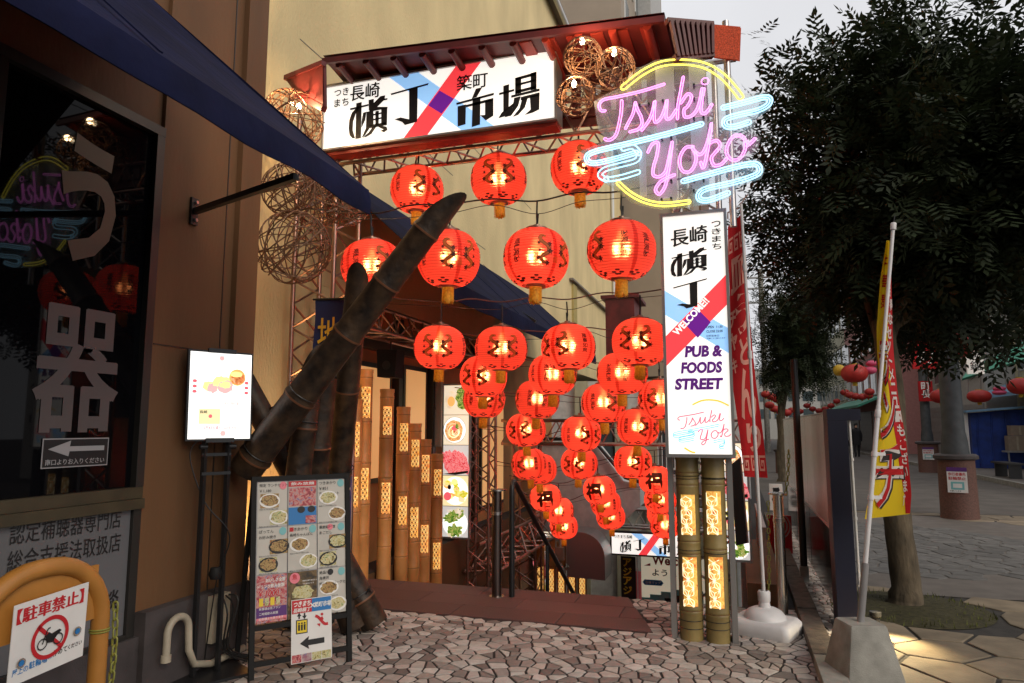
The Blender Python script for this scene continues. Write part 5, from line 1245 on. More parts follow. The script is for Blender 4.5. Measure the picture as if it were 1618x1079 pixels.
S.disc('mark', wS*.5, hS-.035, .018, .018, 'screen_pink', 1, n=6); S.disc('mark', wS*.55, .035, .02, .02, 'screen_pink', 1, n=6)
S.text('AiMEKKU × 横丁', wS*.25, hS*.855, wS*.42, .018, 'screen_grey', 1, .0)
S.disc('drink_print', wS*.32, hS*.60, .05, .035, 'screen_yellow', 1, jag=.15); S.disc('drink_print', wS*.36, hS*.585, .035, .03, 'screen_pink', 2, jag=.2)
S.disc('food_print', wS*.50, hS*.66, .055, .04, 'screen_yellow', 2, jag=.2); S.disc('food_print', wS*.56, hS*.60, .05, .045, 'screen_pink', 3, jag=.12); S.disc('food_print', wS*.56, hS*.625, .035, .022, 'screen_yellow', 4, jag=.2)
S.disc('plate_print', wS*.76, hS*.72, .055, .055, 'screen_orange', 2); S.disc('plate_print', wS*.77, hS*.705, .045, .04, 'food_shrimp', 3, jag=.15); S.disc('plate_print', wS*.74, hS*.755, .04, .018, 'screen_yellow', 4)
for k in range(3): S.disc('lantern_print', .032, hS*(.66-.06*k), .014, .010, 'screen_red', 1); S.disc('lantern_print', wS-.032, hS*(.66-.06*k), .014, .010, 'screen_red', 1)
stroke(S, [(.06,hS*.66),(.12,hS*.66),(.18,hS*.79)], .004, 'screen_pink', 1, 'string_print'); stroke(S, [(.27,hS*.66),(.33,hS*.645),(.38,hS*.64)], .003, 'screen_grey', 1, 'string_print'); stroke(S, [(.25,hS*.57),(.28,hS*.56),(.33,hS*.55)], .005, 'screen_pink', 1, 'string_print')
S.text('素敵なランタンで', wS*.27, hS*.452, wS*.50, .020, 'screen_grey', 1, .005); S.text('ドリンク1', wS*.14, hS*.375, wS*.38, .034, 'screen_grey', 1, .008); S.text('杯無料！', wS*.55, hS*.375, wS*.34, .034, 'screen_pink', 1, .02)
S.rect('photo', wS*.16, hS*.17, wS*.50, hS*.345, 'screen_cream', 1); S.disc('photo_mark', wS*.34, hS*.26, .012, .012, 'screen_red', 2); S.text('長崎', wS*.17, hS*.29, wS*.12, .02, 'print_black', 2, .02)
S.lines(['ランタンフェスティバル', '期間中に撮影した', '写真を見せると', 'ドリンク一杯無料', 'ご利用ください'], wS*.55, hS*.345, .011, .019, 'screen_grey', 1, maxw=wS*.36)
S.text('2月6日(金)～22日(日)', wS*.24, hS*.105, wS*.52, .026, 'screen_red', 1, .03)
for s_ in (.30, .68):
    P0 = S.pt(wS*s_, 0, 0) - Nn*.03; q = MB(); q.box((P0.x-.013, P0.y-.013, .02), (P0.x+.013, P0.y+.013, P0.z+.1)); q.build('post', 'black_metal', ss)
for h in (.10, .22):
    q = MB(); q.beam(S.pt(wS*.26, -h, 0)-Nn*.03, S.pt(wS*.72, -h, 0)-Nn*.03, .014, .02); q.build('crossbar', 'black_metal', ss)
for s_ in (.26, .72): q = MB(); q.tube([S.pt(wS*s_-.015, -.05, 0)-Nn*.03, S.pt(wS*s_+.03, -.05, 0)-Nn*.03], .017, 10); q.build('knob', 'black_metal', ss, 50)
cb_ = S.pt(wS*.49, 0, 0)-Nn*.03; q = MB(); q.obox((cb_.x, cb_.y, .012), U*.24, Nn*.17, Vector((0,0,.010))); q.build('base_plate', 'black_metal', ss)
q = MB(); q.tube(smoothpath([S.pt(wS*.3,.02,0)-Nn*.05, S.pt(wS*.1,-.1,0)-Nn*.06, S.pt(wS*.35,-.4,0)-Nn*.05, S.pt(wS*.75,-.62,0)-Nn*.04, S.pt(wS*.6,-.9,0)-Nn*.08, (cb_.x-.1, cb_.y+.1, .01)], 6), .004, 5); q.build('cable', 'wire_black', ss)
q = MB(); q.lathe([(0,-.03),(.03,-.03),(.042,.0),(.03,.04),(0,.045)], 12, S.pt(wS*.55,-.85,0)-Nn*.05, (0,0,1)); q.build('cable_bundle', 'black_matte', ss, 60)

# ---------------------------------------------------------------- A-frame menu board
OB = W(392,1077,Z=0); UB = Vector((.63,.777,0)); wB = .66; hB = 1.235
mbd = thing('menu_board', 'black framed A-board holding nine menu sheets with food photos', 'board', OB)
NB = UB.cross(Vector((0,0,1))); VB = (Vector((0,0,1)) - NB*.12).normalized(); NBB = UB.cross(VB)
S = Sheet(OB, UB, VB, mbd); fb0 = .30
def bar(a, b, m='black_matte', w=.032, parent=None): q = MB(); q.obox((a+b)/2, (b-a)/2, ((b-a).normalized().cross(NBB))*w/2, NBB*.014); return q.build('frame_bar', m, parent or mbd)
bar(S.pt(.016,0), S.pt(.016,hB)); bar(S.pt(wB-.016,0), S.pt(wB-.016,hB)); bar(S.pt(.033,hB-.016), S.pt(wB-.033,hB-.016)); bar(S.pt(.033,fb0), S.pt(wB-.033,fb0)); bar(S.pt(.033,.09), S.pt(wB-.033,.09))
q = MB(); q.obox(S.pt(wB/2,(fb0+hB)/2,-4), UB*(wB/2-.034), VB*((hB-fb0)/2-.03), NBB*.004); q.build('backing', 'print_grey', mbd)
q = MB()
for s_ in (.02, wB-.02): q.beam(S.pt(s_, hB-.03, -10), S.pt(s_, 0, 0) - NB*.42*1 + Vector((0,0,.0)), .03, .02)
q.build('rear_leg', 'black_matte', mbd)
cw = (wB-.07)/3; chh = (hB-fb0-.055)/3
titles = [['限定 ランチセット','￥1,180'],['飲み放題プラン','ご宴会'],['つきあかり','￥851','ランチセット'],['ばってん','お好み焼き'],['つきあかり','長崎ちゃんぽん'],['薬膳鍋料理','あごだし'],['ドリンク全品','飲み放題￥1000'],['魚らんたん'],['絶品！','角煮丼','特製ハンバーグセット']]
foods = ['a','c','b','a','b','a','c','d','b']
for r in range(3):
    for c_ in range(3):
        i = r*3+c_; u0_ = .038+c_*cw; v0_ = hB-.034-(r+1)*chh; dk = i in (6,7)
        sheet_m = 'menu_food_c' if i == 6 else 'menu_food_d' if i == 7 else 'menu_sheet'
        if 'menu_sheet' not in MATS: mat('menu_sheet', (.50,.47,.42), .35, var=.06)
        S.rect('menu_sheet', u0_+.003, v0_+.003, u0_+cw-.003, v0_+chh-.003, sheet_m, 1)
        q2 = MB()
        if i == 1:
            S.rect('header', u0_+.005, v0_+chh*.86, u0_+cw-.005, v0_+chh-.005, 'print_red', 2); S.rect('photo', u0_+.008, v0_+chh*.42, u0_+cw-.008, v0_+chh*.84, 'menu_food_c', 2); S.rect('lower_print', u0_+.005, v0_+.005, u0_+cw-.005, v0_+chh*.40, 'print_blue', 2)
            for k in range(2): S.disc('badge', u0_+cw*(.45+.35*k), v0_+chh*.34, .026, .022, 'print_black', 3)
            S.rect('photo', u0_+cw*.6, v0_+.01, u0_+cw-.01, v0_+chh*.2, 'menu_food_c', 4); S.text('飲み放題', u0_+.02, v0_+chh*.89, cw*.8, chh*.07, 'print_white', 3, .02)
        elif i == 6:
            S.text('おいしさ全部', u0_+.06, v0_+chh*.84, cw*.62, chh*.08, 'print_white', 3, .03); S.text('ドリンク飲み放題', u0_+.01, v0_+chh*.72, cw*.85, chh*.08, 'print_white', 3, .03); S.text('￥1000', u0_+.01, v0_+chh*.55, cw*.66, chh*.13, 'print_red', 4, .05, slant=.15); S.text('￥1000', u0_+.01, v0_+chh*.55, cw*.66, chh*.13, 'print_white', 3, .09, slant=.15)
            S.rect('band_print', u0_+.004, v0_+.02, u0_+cw-.004, v0_+chh*.33, 'print_purple', 2); S.rect('band_print', u0_+.004, v0_+.02, u0_+cw-.004, v0_+chh*.12, 'print_pink', 3); S.lines(['幹事様必見プラン', '二時間飲み放題', '四名様より承ります'], u0_+.02, v0_+chh*.33, .016, .03, 'print_white', 4)
            for k in range(4): S.rect('glass_print', u0_+.02+.035*k, v0_+chh*.36, u0_+.045+.035*k, v0_+chh*.52, 'menu_food_b' if k % 2 else 'print_yellow', 3)
        elif i == 7:
            S.disc('badge', u0_+cw*.24, v0_+chh*.86, .034, .034, 'print_pink', 3); S.text('魚', u0_+cw*.16, v0_+chh*.83, .03, .035, 'print_red', 4, .02); S.disc('photo', u0_+cw*.5, v0_+chh*.55, cw*.36, chh*.15, 'menu_food_b', 3, jag=.15); S.disc('photo', u0_+cw*.5, v0_+chh*.28, cw*.42, chh*.13, 'menu_food_a', 3, jag=.2); S.lines(['新鮮な魚を毎日仕入れ', '旬の味をどうぞ'], u0_+cw*.5, v0_+chh*.8, .010, .018, 'print_white', 3)
        else:
            S.disc('badge', u0_+cw*.84, v0_+chh*.90, .024, .026, 'print_teal' if i != 0 else 'print_pink', 3, n=12)
            if i in (4,): S.rect('badge', u0_+.012, v0_+chh*.87, u0_+.038, v0_+chh*.96, 'print_red', 3)
            if i in (5, 8): S.disc('badge', u0_+cw*.45, v0_+chh*.91, .02, .02, 'print_pink' if i == 5 else 'print_black', 3)
            S.lines(titles[i], u0_+.014, v0_+chh*.95, .021, .036, 'print_black', 3)
            for k in range(2):
                bx, by = u0_+cw*(.10+(.32 if (i+k) % 2 else .0)), v0_+chh*(.40-.37*k+.02); w2, h2 = cw*(.60 if k == 0 else .56), chh*.31
                if i in (3,5,0): S.rect('photo', bx, by, bx+w2, by+h2, 'menu_food_'+'ab'[k], 2)
                S.disc('dish', bx+w2/2, by+h2/2, w2*.56, h2*.50, 'print_white' if i % 2 == 0 else 'print_black', 3); S.disc('dish_food', bx+w2/2, by+h2*.52, w2*.46, h2*.40, 'menu_food_'+'abba'[(i+k) % 4], 4, jag=.12)
                S.lines(['単品にもできます税込￥%d' % (880+i*37+k*110)], u0_+.014, by-.004, .009, .012, 'print_black', 4)
S.polys('sheet_seam', [[(.038+cw*k-.0015, fb0+.02), (.038+cw*k+.0015, fb0+.02), (.038+cw*k+.0015, hB-.033), (.038+cw*k-.0015, hB-.033)] for k in (1,2)], 'print_black', 5)
# direction poster taped low on the board
dp = thing('direction_poster', 'white poster with lift and escalator symbols and left arrow on the menu board', 'poster', OB)
S2 = Sheet(S.pt(.255, .0+.055, 14), UB, VB, dp); wP, hP = .265, .385
q = MB(); q.obox(S2.pt(wP/2, hP/2, -1), UB*wP/2, VB*hP/2, NBB*.0015); q.build('sheet', 'poster_paper', dp)
S2.rect('header', .004, hP-.085, wP*.5, hP-.004, 'print_red', 1); S2.rect('header', wP*.5, hP-.085, wP-.004, hP-.004, 'print_blue', 1)
S2.text('つきまち', .01, hP-.045, wP*.42, .034, 'print_white', 2, .03, slant=.2); S2.text('長崎横丁', .01, hP-.08, wP*.42, .028, 'print_white', 2, .03, slant=.2); S2.text('×', wP*.46, hP-.06, .03, .03, 'print_white', 3, .01); S2.text('築町市場', wP*.55, hP-.062, wP*.42, .034, 'print_white', 2, .03, slant=.2)
S2.rect('lift_symbol', .03, hP-.21, .105, hP-.125, 'print_black', 1); S2.rect('lift_symbol', .036, hP-.204, .099, hP-.131, 'print_yellow', 2)
for k in range(3): S2.rect('figure_symbol', .043+.018*k, hP-.19, .055+.018*k, hP-.155, 'print_black', 3); S2.disc('figure_symbol', .049+.018*k, hP-.147, .006, .006, 'print_black', 3, n=8)
for k, sg_ in ((0,1),(1,-1)):
    x = .05+.035*k; y = hP-.103; S2.poly('arrow', [(x-.015,y),(x,y+.022*sg_),(x+.015,y)], 'print_black', 1); S2.rect('arrow', x-.005, y-.016, x+.005, y+.016, 'print_black', 2)
stroke(S2, [(.155,hP-.115),(.175,hP-.125),(.215,hP-.17),(.24,hP-.172)], .018, 'print_red', 1, 'escalator_symbol', n=3); S2.disc('figure_symbol', .2, hP-.11, .009, .009, 'print_red', 1); stroke(S2, [(.195,hP-.125),(.205,hP-.145)], .014, 'print_red', 2, 'figure_symbol', n=2); S2.poly('arrow', [(.165,hP-.165),(.185,hP-.185),(.19,hP-.165)], 'print_red', 1)
S2.poly('arrow', [(.055,.115),(.115,.155),(.11,.132),(.215,.132),(.215,.098),(.11,.098),(.115,.075)], 'print_black', 1)
for k in range(4): S2.rect('photo', .005+.0645*k, .004, .066+.0645*k, .052, 'menu_food_'+'cebb'[k], 1)
fr_ = thing('folded_easel', 'thin black easel legs behind the menu board', 'easel', W(608,985,Z=0)); q = MB(); q.tube([W(610,978,Z=0.01), W(583,930,T=5.25)], .008, 6); q.build('leg', 'black_metal', fr_); q = MB(); q.tube([W(545,1000,Z=0.01), W(583,930,T=5.25)], .008, 6); q.build('leg', 'black_metal', fr_)

# ---------------------------------------------------------------- parking barrier with notice and chain
BX = -2.60
pb = thing('parking_barrier', 'orange bent tube barrier in the near left corner', 'barrier', (BX, 2.0, 0))
yR, yL, zT = 2.41, 1.86, 1.0; rC = .25
pts = [(BX,yR,0),(BX,yR,zT-rC)] + [Vector((BX, yR-rC+rC*math.cos(a*math.pi/16), zT-rC+rC*math.sin(a*math.pi/16))) for a in range(1,8)] + [(BX, yR-rC, zT),(BX, yL+rC, zT)] + [Vector((BX, yL+rC-rC*math.sin(a*math.pi/16), zT-rC+rC*math.cos(a*math.pi/16))) for a in range(1,8)] + [(BX,yL,zT-rC),(BX,yL,0)]
q = MB(); q.tube(pts, .036, 18); q.build('tube', 'barrier_orange', pb, 60)
q = MB(); q.box((BX-.006, yL+.03, zT-.25), (BX+.006, yR-.03, zT-.03)); q.build('plate', 'barrier_orange', pb)
for z in (.69, .70): q = MB(); q.lathe([(.037,-.004),(.041,0),(.037,.004)], 18, (BX,yR,z)); q.build('binding_wire', 'chain_green', pb)
npk = thing('no_parking_notice', 'white no parking notice with crossed out motorcycle on the orange barrier', 'notice', (BX+.04, 2.0, .5))
S = Sheet((BX+.045, 1.985, .605), Vector((-.02,1,0)), Vector((.02,.0,1)), npk); wN, hN = .43, .395
S.f = lambda a, b, k: S.o + S.u*(a*.735) + S.v*(b*.735 + a*.05) + S.n*(.0015*k)
q = MB(); q.add([S.pt(0,0,0),S.pt(wN,0,0),S.pt(wN,hN,0),S.pt(0,hN,0)], [(0,1,2,3)]); q.add([S.pt(0,0,-2),S.pt(wN,0,-2),S.pt(wN,hN,-2),S.pt(0,hN,-2)], [(3,2,1,0)]); q.build('sheet', 'poster_paper', npk)
S.text('【駐車禁止】', .02, hN-.10, wN-.05, .075, 'print_red', 1, .045)
S.ring('ban_ring', wN*.50, hN*.44, .108, .108, .021, 'print_red', 2, n=36); S.poly('ban_bar', [(wN*.5-.084,hN*.44+.070),(wN*.5-.070,hN*.44+.084),(wN*.5+.084,hN*.44-.070),(wN*.5+.070,hN*.44-.084)], 'print_red', 2)
cx_, cy_ = wN*.5, hN*.44
for dx in (-.045,.045): S.ring('motorcycle_print', cx_+dx, cy_-.022, .029, .029, .006, 'print_black', 3, n=20)
stroke(S, [(cx_-.045,cy_-.022),(cx_-.03,cy_+.02),(cx_-.02,cy_+.045),(cx_-.005,cy_+.05)], .007, 'print_black', 3, 'motorcycle_print', n=3)
S.poly('motorcycle_print', [(cx_-.032,cy_+.012),(cx_-.012,cy_+.03),(cx_+.005,cy_+.016),(cx_+.05,cy_+.026),(cx_+.062,cy_+.015),(cx_+.035,cy_-.005),(cx_+.012,cy_-.03),(cx_-.016,cy_-.024)], 'print_black', 3)
S.text('屋上の', .02, .045, .085, .034, 'print_blue', 1, .012); S.text('駐輪場', .11, .05, .10, .036, 'print_blue', 1, .018); S.text('に', .215, .06, .02, .022, 'print_blue', 1, .02); S.text('停めて', .24, .062, .085, .034, 'print_black', 1, .012); S.text('ください', .33, .068, .085, .024, 'print_black', 1, .02)
for a, b in ((.06,.10),(wN-.055,.15)): S.disc('magnet', a, b, .024, .024, 'stainless', 4); S.disc('magnet', a, b, .015, .015, 'print_blue', 5)
ch = thing('chain', 'greenish yellow plastic chain hanging from the orange barrier', 'chain', (BX, yR, .6))
def chain(t, pts, m='chain_green', L_=.042, r=.0045):
    P = smoothpath(pts, 12); d = 0; last = P[0]; k = 0
    for i in range(1, len(P)):
        if (P[i]-last).length >= L_*.78:
            ax = (P[i]-last).normalized(); a = ax.cross(Vector((1,.2,.1))).normalized(); b = ax.cross(a); s_ = a if k % 2 else b; c = (P[i]+last)/2; mb = MB()
            mb.tube([c + ax*(L_/2-.011)*(1 if math.cos(x) > 0 else -1) + ax*.011*math.cos(x) + s_*.011*math.sin(x) for x in [j*math.pi/6+.26 for j in range(12)]], r, 5, True); mb.build('link', m, t, 60); last = P[i]; k += 1
chain(ch, [(BX+.03,yR+.045,.80),(BX+.035,yR+.05,.6),(BX+.03,yR+.045,.42)])
chain(ch, [(BX+.0,yR-.02,.40),(BX-.03,yR-.16,.22),(BX-.1,yR-.36,.10),(BX-.1,yR-.6,.05)])

# ---------------------------------------------------------------- lanterns and their cables
LAN = [  # px, py, plane Y, scale, kind, label
 [('leftmost','middle','right'), 5.78, [(659,300),(788,284),(915,266)], 1.0, 'top row lantern just below the long white sign'],
 [('leftmost, half hidden by cut bamboo','second, crossed by the long bamboo','third','rightmost, under the neon sign'), 5.00, [(588,421),(709,409),(847,408),(982,396)], 1.0, 'lantern of the large second row'],
 [('leftmost','second','third','rightmost, touching the pillar sign'), 6.1, [(695,549),(792,551),(898,549),(1011,541)], .98, 'lantern in the third row'],
 [('left','middle','right'), 6.85, [(764,595),(873,592),(983,590)], .98, 'lantern in the fourth row'],
 [('leftmost','second','third','cut off by the pillar sign, rightmost'), 7.6, [(765,631),(849,631),(954,637),(1045,631)], .98, 'lantern in the fifth row'],
 [('left','middle','right'), 8.3, [(831,679),(918,685),(1008,675)], .97, 'lantern in the sixth row'],
 [('left','half hidden second','third','right'), 9.1, [(836,733),(852,741),(915,732),(1000,730)], .96, 'lantern in the seventh row'],
 [('left','middle','right'), 9.9, [(862,786),(947,774),(1035,758)], .90, 'lantern with one large brown fortune character'],
 [('left','middle','right'), 10.6, [(883,807),(957,795),(1043,790)], .92, 'lantern just behind the fortune character ones'],
 [('left','middle','lower right','upper right'), 11.4, [(891,832),(965,816),(1051,830),(1045,812)], .92, 'small farthest lantern low over the stairs'],
]
protos = {}
cable_labels = ['cable above the first lantern row', 'black cable crossing in front of the top lanterns', 'rusty cable over the third lantern row', 'cable over the fourth lantern row', 'cable over the fifth lantern row', 'cable over the sixth lantern row', 'cable over the seventh lantern row', 'cable over the fortune lanterns', 'cable over the ninth lantern row', 'farthest cable low over the stairs']
for ri, (nm, Y_, pos, sc_, lab) in enumerate(LAN):
    kind = 'fuku' if ri == 7 else 'dragon'; tops = []
    for j, (px, py) in enumerate(pos):
        label = nm[j] + ' ' + lab; c = W(px, py, Y=Y_ + R.uniform(-.02,.02) + (.3 if (ri, j) in ((6,1),(9,3)) else 0)); toward = math.atan2(-c.y, -c.x)
        if kind not in protos: t = lantern_proto(label, kind); protos[kind] = t
        else: t = dup(protos[kind], label=label)
        t.location = c
        rot = R.choice([0, math.pi/2, math.pi/4, -math.pi/4, .45, -.4]) + R.uniform(-.25,.25) if kind == 'dragon' else R.uniform(-.5,.1)
        if ri == 1: rot = (.7, .35, .62, 2.0)[j]
        if ri == 0: rot = (.45, .0, .5)[j]
        t.rotation_euler = (R.uniform(-.07,.07), R.uniform(-.07,.07), toward + rot); t.scale = (sc_*R.uniform(.985,1.015),)*2 + (sc_*(.97 if ri > 1 else 1.0)*R.uniform(.97,1.03),)
        if kind == 'fuku':
            pass
        tops.append(c + Vector((0,0,(.21+CORD)*sc_)))
    tops.sort(key=lambda p: p.x); P = [Vector((-3.4, Y_, tops[0].z+.10))]
    for i, p in enumerate(tops):
        P.append(p)
        if i+1 < len(tops) and (tops[i+1]-p).length > .5: m_ = (p+tops[i+1])/2; P.append(m_+Vector((0,0,.03)))
    P.append(Vector((-.1 if ri < 2 else -.05, Y_, tops[-1].z+.08)))
    if ri == 0: continue
    q = MB(); q.tube(smoothpath(P, 6), .0065 if ri < 2 else .006, 6); f = thing('festoon_cable', cable_labels[ri], 'cable', P[0], 0, 'cables carrying the lanterns'); q.build('wire', 'wire_black' if ri < 2 else 'rust_cable', f, 60)
    q = MB(); P2 = [p + Vector((0, .05, -.06 + .03*math.sin(i*2.1))) for i, p in enumerate(P)]; q.tube(smoothpath(P2, 6), .003, 5); q.build('support_wire', 'wire_black', f)
# wires from the awning tip to the first cable
# ---------------------------------------------------------------- red banner on its white foot
def pole_flag(): pass
wf = thing('banner_stand', 'white plastic water base holding the red vertical banner pole', 'stand', (.17, 5.83, 0))
bx, by = W(1211,985,Z=0).x, 5.83; bx = .17
ub = Vector((.93,-.36,0)).normalized(); vb = Vector((.36,.93,0)).normalized()
def rrect(w, d, r, n=5):
    out = []
    for cx, cy, a0 in ((w-r,d-r,0),(-w+r,d-r,90),(-w+r,-d+r,180),(w-r,-d+r,270)):
        for k in range(n+1): a = math.radians(a0+90*k/n); out.append((cx+r*math.cos(a), cy+r*math.sin(a)))
    return out
q = MB(); rings = [(.225,.185,0),(.232,.19,.03),(.228,.187,.085),(.205,.165,.112),(.19,.15,.115)]; n = 24
for (w, d, z) in rings: q.v += [tuple(Vector((bx,by,z)) + ub*a + vb*b) for a, b in rrect(w, d, .05)]
m_ = len(q.v)//len(rings)
for i in range(len(rings)-1): q.f += [(i*m_+k, i*m_+(k+1) % m_, (i+1)*m_+(k+1) % m_, (i+1)*m_+k) for k in range(m_)]
q.f.append(tuple((len(rings)-1)*m_+k for k in range(m_))); q.build('tank', 'white_plastic', wf, 50)
q = MB(); q.lathe([(.155,.112),(.15,.135),(.125,.165),(.085,.185),(.045,.192),(.038,.24)], 28, (bx,by,0)); q.build('dome', 'white_plastic', wf, 60)
q = MB(); q.lathe([(.036,.225),(.045,.235),(.047,.30),(.040,.31),(.03,.312)], 18, (bx,by,0)); q.build('collar', 'white_plastic', wf, 40)
for a in (0, 2.1, 4.2): q = MB(); q.lathe([(.014,-.004),(.014,.006),(0,.006)], 10, (bx+.10*math.cos(a), by+.10*math.sin(a), .165)); q.build('cap', 'white_plastic', wf)
rb = thing('red_banner', 'tall red vertical banner with pale brush characters on a white pole', 'banner', (bx, by, .2))
topP = W(1171, 322, T=5.35); p0 = Vector((bx, by, .22)); q = MB(); mid = p0.lerp(topP, .42); q.tube([p0, mid], .014, 12); q.tube([mid, topP], .011, 12); q.build('pole', 'white_plastic', rb, 60)
for f in (.43, .62, .84): q = MB(); c = p0.lerp(topP, f); q.lathe([(.018,-.03),(.018,.03)], 12, c, (topP-p0)); q.build('sleeve', 'white_plastic', rb, 60)
q = MB(); q.tube([topP - Vector((.02,0,.03)), topP + Vector((-.10,-.0,-.06)), W(1150,345,T=5.32)], .006, 6); q.tube([topP+Vector((-.01,0,-.01)), topP+Vector((.05,0,.07))], .005, 6); q.build('top_rod', 'copper_pipe', rb)
# cloth: left edge to right edge in the photo's outline, hanging slightly twisted with folds
rows = [(335,1150,1172,0),(380,1150,1177,0),(450,1153,1181,.02),(520,1152,1186,.03),(600,1157,1194,.03),(680,1168,1205,.02),(755,1176,1213,.0)]
def rowat(y):
    for (y0, a0, b0, d0), (y1, a1, b1, d1) in zip(rows, rows[1:]):
        if y <= y1: f = (y-y0)/(y1-y0); return a0+(a1-a0)*f, b0+(b1-b0)*f, d0+(d1-d0)*f
    return rows[-1][1:]
class Cloth:
    """curved cloth surface; u across 0-1, v down 0-1"""
    def __init__(s, fn, parent): s.fn = fn; s.p = parent; s.pt_ = fn
    def f(s, u, v, k=0): return s.fn(u, v) - Vector((0,.0022*k,0)) if False else s.fn(u, v) + RTN*(.0022*k)
RTN = -(FW.copy()); RTN.z = 0; RTN.normalize()
def clothmesh(C, name, m, nu=8, nv=40):
    V = [C.f(i/nu, j/nv) for j in range(nv+1) for i in range(nu+1)]; q = MB(); q.add(V, [(j*(nu+1)+i, (j+1)*(nu+1)+i, (j+1)*(nu+1)+i+1, j*(nu+1)+i+1) for j in range(nv) for i in range(nu)]); return q.build(name, m, C.p, 180)
def clothprint(C, polys, name, m, k=1):
    q = MB()
    for pts in polys: q.add([C.f(max(0,min(1,u)), max(0,min(1,v)), k) for u, v in pts], [tuple(range(len(pts)))])
    return q.build(name, m, C.p)
def clothglyph(C, ch, u0, v0, w, h, m, k=1, off=.02, mirror=False):
    vs, fs, asp = glyphs(ch, off, 3); q = MB(); q.add([C.f(max(0,min(1,u0+(1-x if mirror else x)*w)), max(0,min(1,v0+(1-y)*h)), k) for x, y in vs], fs); return q.build('lettering', m, C.p)
def redf(u, v):
    y = 338 + v*(755-338); a, b, d = rowat(y); p = W(a+(b-a)*u, y + (1-u)*(-2 + 22*(1-v)), T=5.42 + d + .05*math.sin(u*4.2+v*6)*.5); return p
C = Cloth(redf, rb); clothmesh(C, 'cloth', 'flag_red')
def fret(C, v0, v1, m, n=3):
    for i in range(n):
        u0, w, h = i/n+.03, 1/n-.05, v1-v0; t_ = .16
        P = [(0,0,1,t_*.9),(0,0,t_,1),(0,1-t_,.8,1),(.8-t_,.3,.8,1),(.32,.3,.8,.3+t_),(.32,.3,.32+t_,.7)]
        clothprint(C, [[(u0+w*a, v0+h*b),(u0+w*c, v0+h*b),(u0+w*c, v0+h*d),(u0+w*a, v0+h*d)] for a, b, c, d in P], 'fret_print', m, 1)
fret(C, .055, .115, 'print_salmon'); fret(C, .915, .975, 'print_salmon')
for i, chh_ in enumerate('皿うどんちゃんぽん'[:2]): pass
for ch_, u, v, w, h in (('皿',.08,.14,.85,.14),('う',.30,.285,.68,.16),('ど',.42,.455,.55,.11),('ん',.20,.575,.7,.20),('チ',.02,.34,.3,.07),('ャ',.02,.43,.35,.07),('キ',.02,.53,.25,.06),('り',.30,.79,.6,.11)): clothglyph(C, ch_, u, v, w, h, 'print_salmon', 1, .035)

# ---------------------------------------------------------------- yellow and red banner on a concrete block
cb2 = thing('concrete_block', 'grey tapered concrete block holding the yellow banner pole', 'block', (.66, 5.02, 0))
cc = Vector((.70, 4.93, 0)); q = MB(); V = []
for w, d, z in ((.175,.165,0),(.176,.166,.05),(.115,.11,.345),(.108,.103,.355)): V += [cc + Vector((.94*a - .33*b, .33*a + .94*b, z)) for a, b in rrect(w, d, .02, 2)]
m_ = len(V)//4; q.add(V, [(i*m_+k, i*m_+(k+1) % m_, (i+1)*m_+(k+1) % m_, (i+1)*m_+k) for i in range(3) for k in range(m_)] + [tuple(3*m_+k for k in range(m_))]); q.build('block', 'concrete', cb2, 30)
yb = thing('yellow_banner', 'yellow and red vertical banner with outlined letters on a leaning white pole', 'banner', (.7, 4.95, .35))
p0 = Vector((.70, 4.93, .34)); pT = W(1412, 352, T=4.75)
q = MB(); q.tube([p0, p0.lerp(pT, .14)], .022, 14); q.build('grey_sleeve', 'grey_box', yb, 60)
q = MB(); q.tube([p0.lerp(pT,.13), p0.lerp(pT,.52)], .0145, 12); q.build('pole', 'white_plastic', yb, 60); q = MB(); q.tube([p0.lerp(pT,.50), pT], .0115, 12); q.build('pole', 'white_plastic', yb, 60)
for f in (.50, .99): c = p0.lerp(pT, f); q = MB(); q.lathe([(.017,-.025),(.0185,-.02),(.0185,.02),(.017,.025)], 14, c, pT-p0); q.build('sleeve', 'white_plastic', yb, 60)
q = MB(); q.tube([pT, pT+Vector((.01,0,.05))], .003, 5); q.build('tip', 'black_metal', yb)
for f, l in ((.295,.06),(.40,.05)): c = p0.lerp(pT, f); q = MB(); q.lathe([(.019,-.016),(.019,.016)], 14, c, pT-p0); q.obox(c+RT*.035, RT*.035, Vector((0,0,.010)), FW*.004); q.build('clip', 'white_plastic', yb, 50)
# flag seen folded: narrow at the top, opening out at the bottom
yrows = [(380,1401,1406),(440,1391,1408),(520,1385,1410),(560,1386,1412),(620,1392,1418),(700,1386,1432),(780,1374,1440),(822,1366,1437)]
def yrow(y):
    for (y0,a0,b0),(y1,a1,b1) in zip(yrows, yrows[1:]):
        if y <= y1: f = (y-y0)/(y1-y0); return a0+(a1-a0)*f, b0+(b1-b0)*f
    return yrows[-1][1:]
def yelf(u, v):
    y = 380 + v*(820-380); a, b = yrow(y); return W(a+(b-a)*u, y + (1-u)*0 + u*(-8*(v > .99)), T=4.85 + .10*u*(v-.1) + .04*math.sin(u*5+v*5))
C = Cloth(yelf, yb); clothmesh(C, 'cloth', 'flag_yellow', 8, 48)
def edge(v): # boundary of the red part
    return .92-.5*min(1, max(0, (v-.12)/.25)) if v < .37 else .42 + .5*((v-.37)/.63)**1.3
q = MB(); n = 40; V = []
for j in range(n+1):
    v_ = .12 + .86*j/n; e_ = edge(v_); V += [C.f(e_, v_, 1), C.f((e_+1)/2, v_, 1), C.f(1, v_, 1)]
q.add(V, [(j*3+k, (j+1)*3+k, (j+1)*3+k+1, j*3+k+1) for j in range(n) for k in range(2)]); q.build('red_field', 'flag_red', yb)
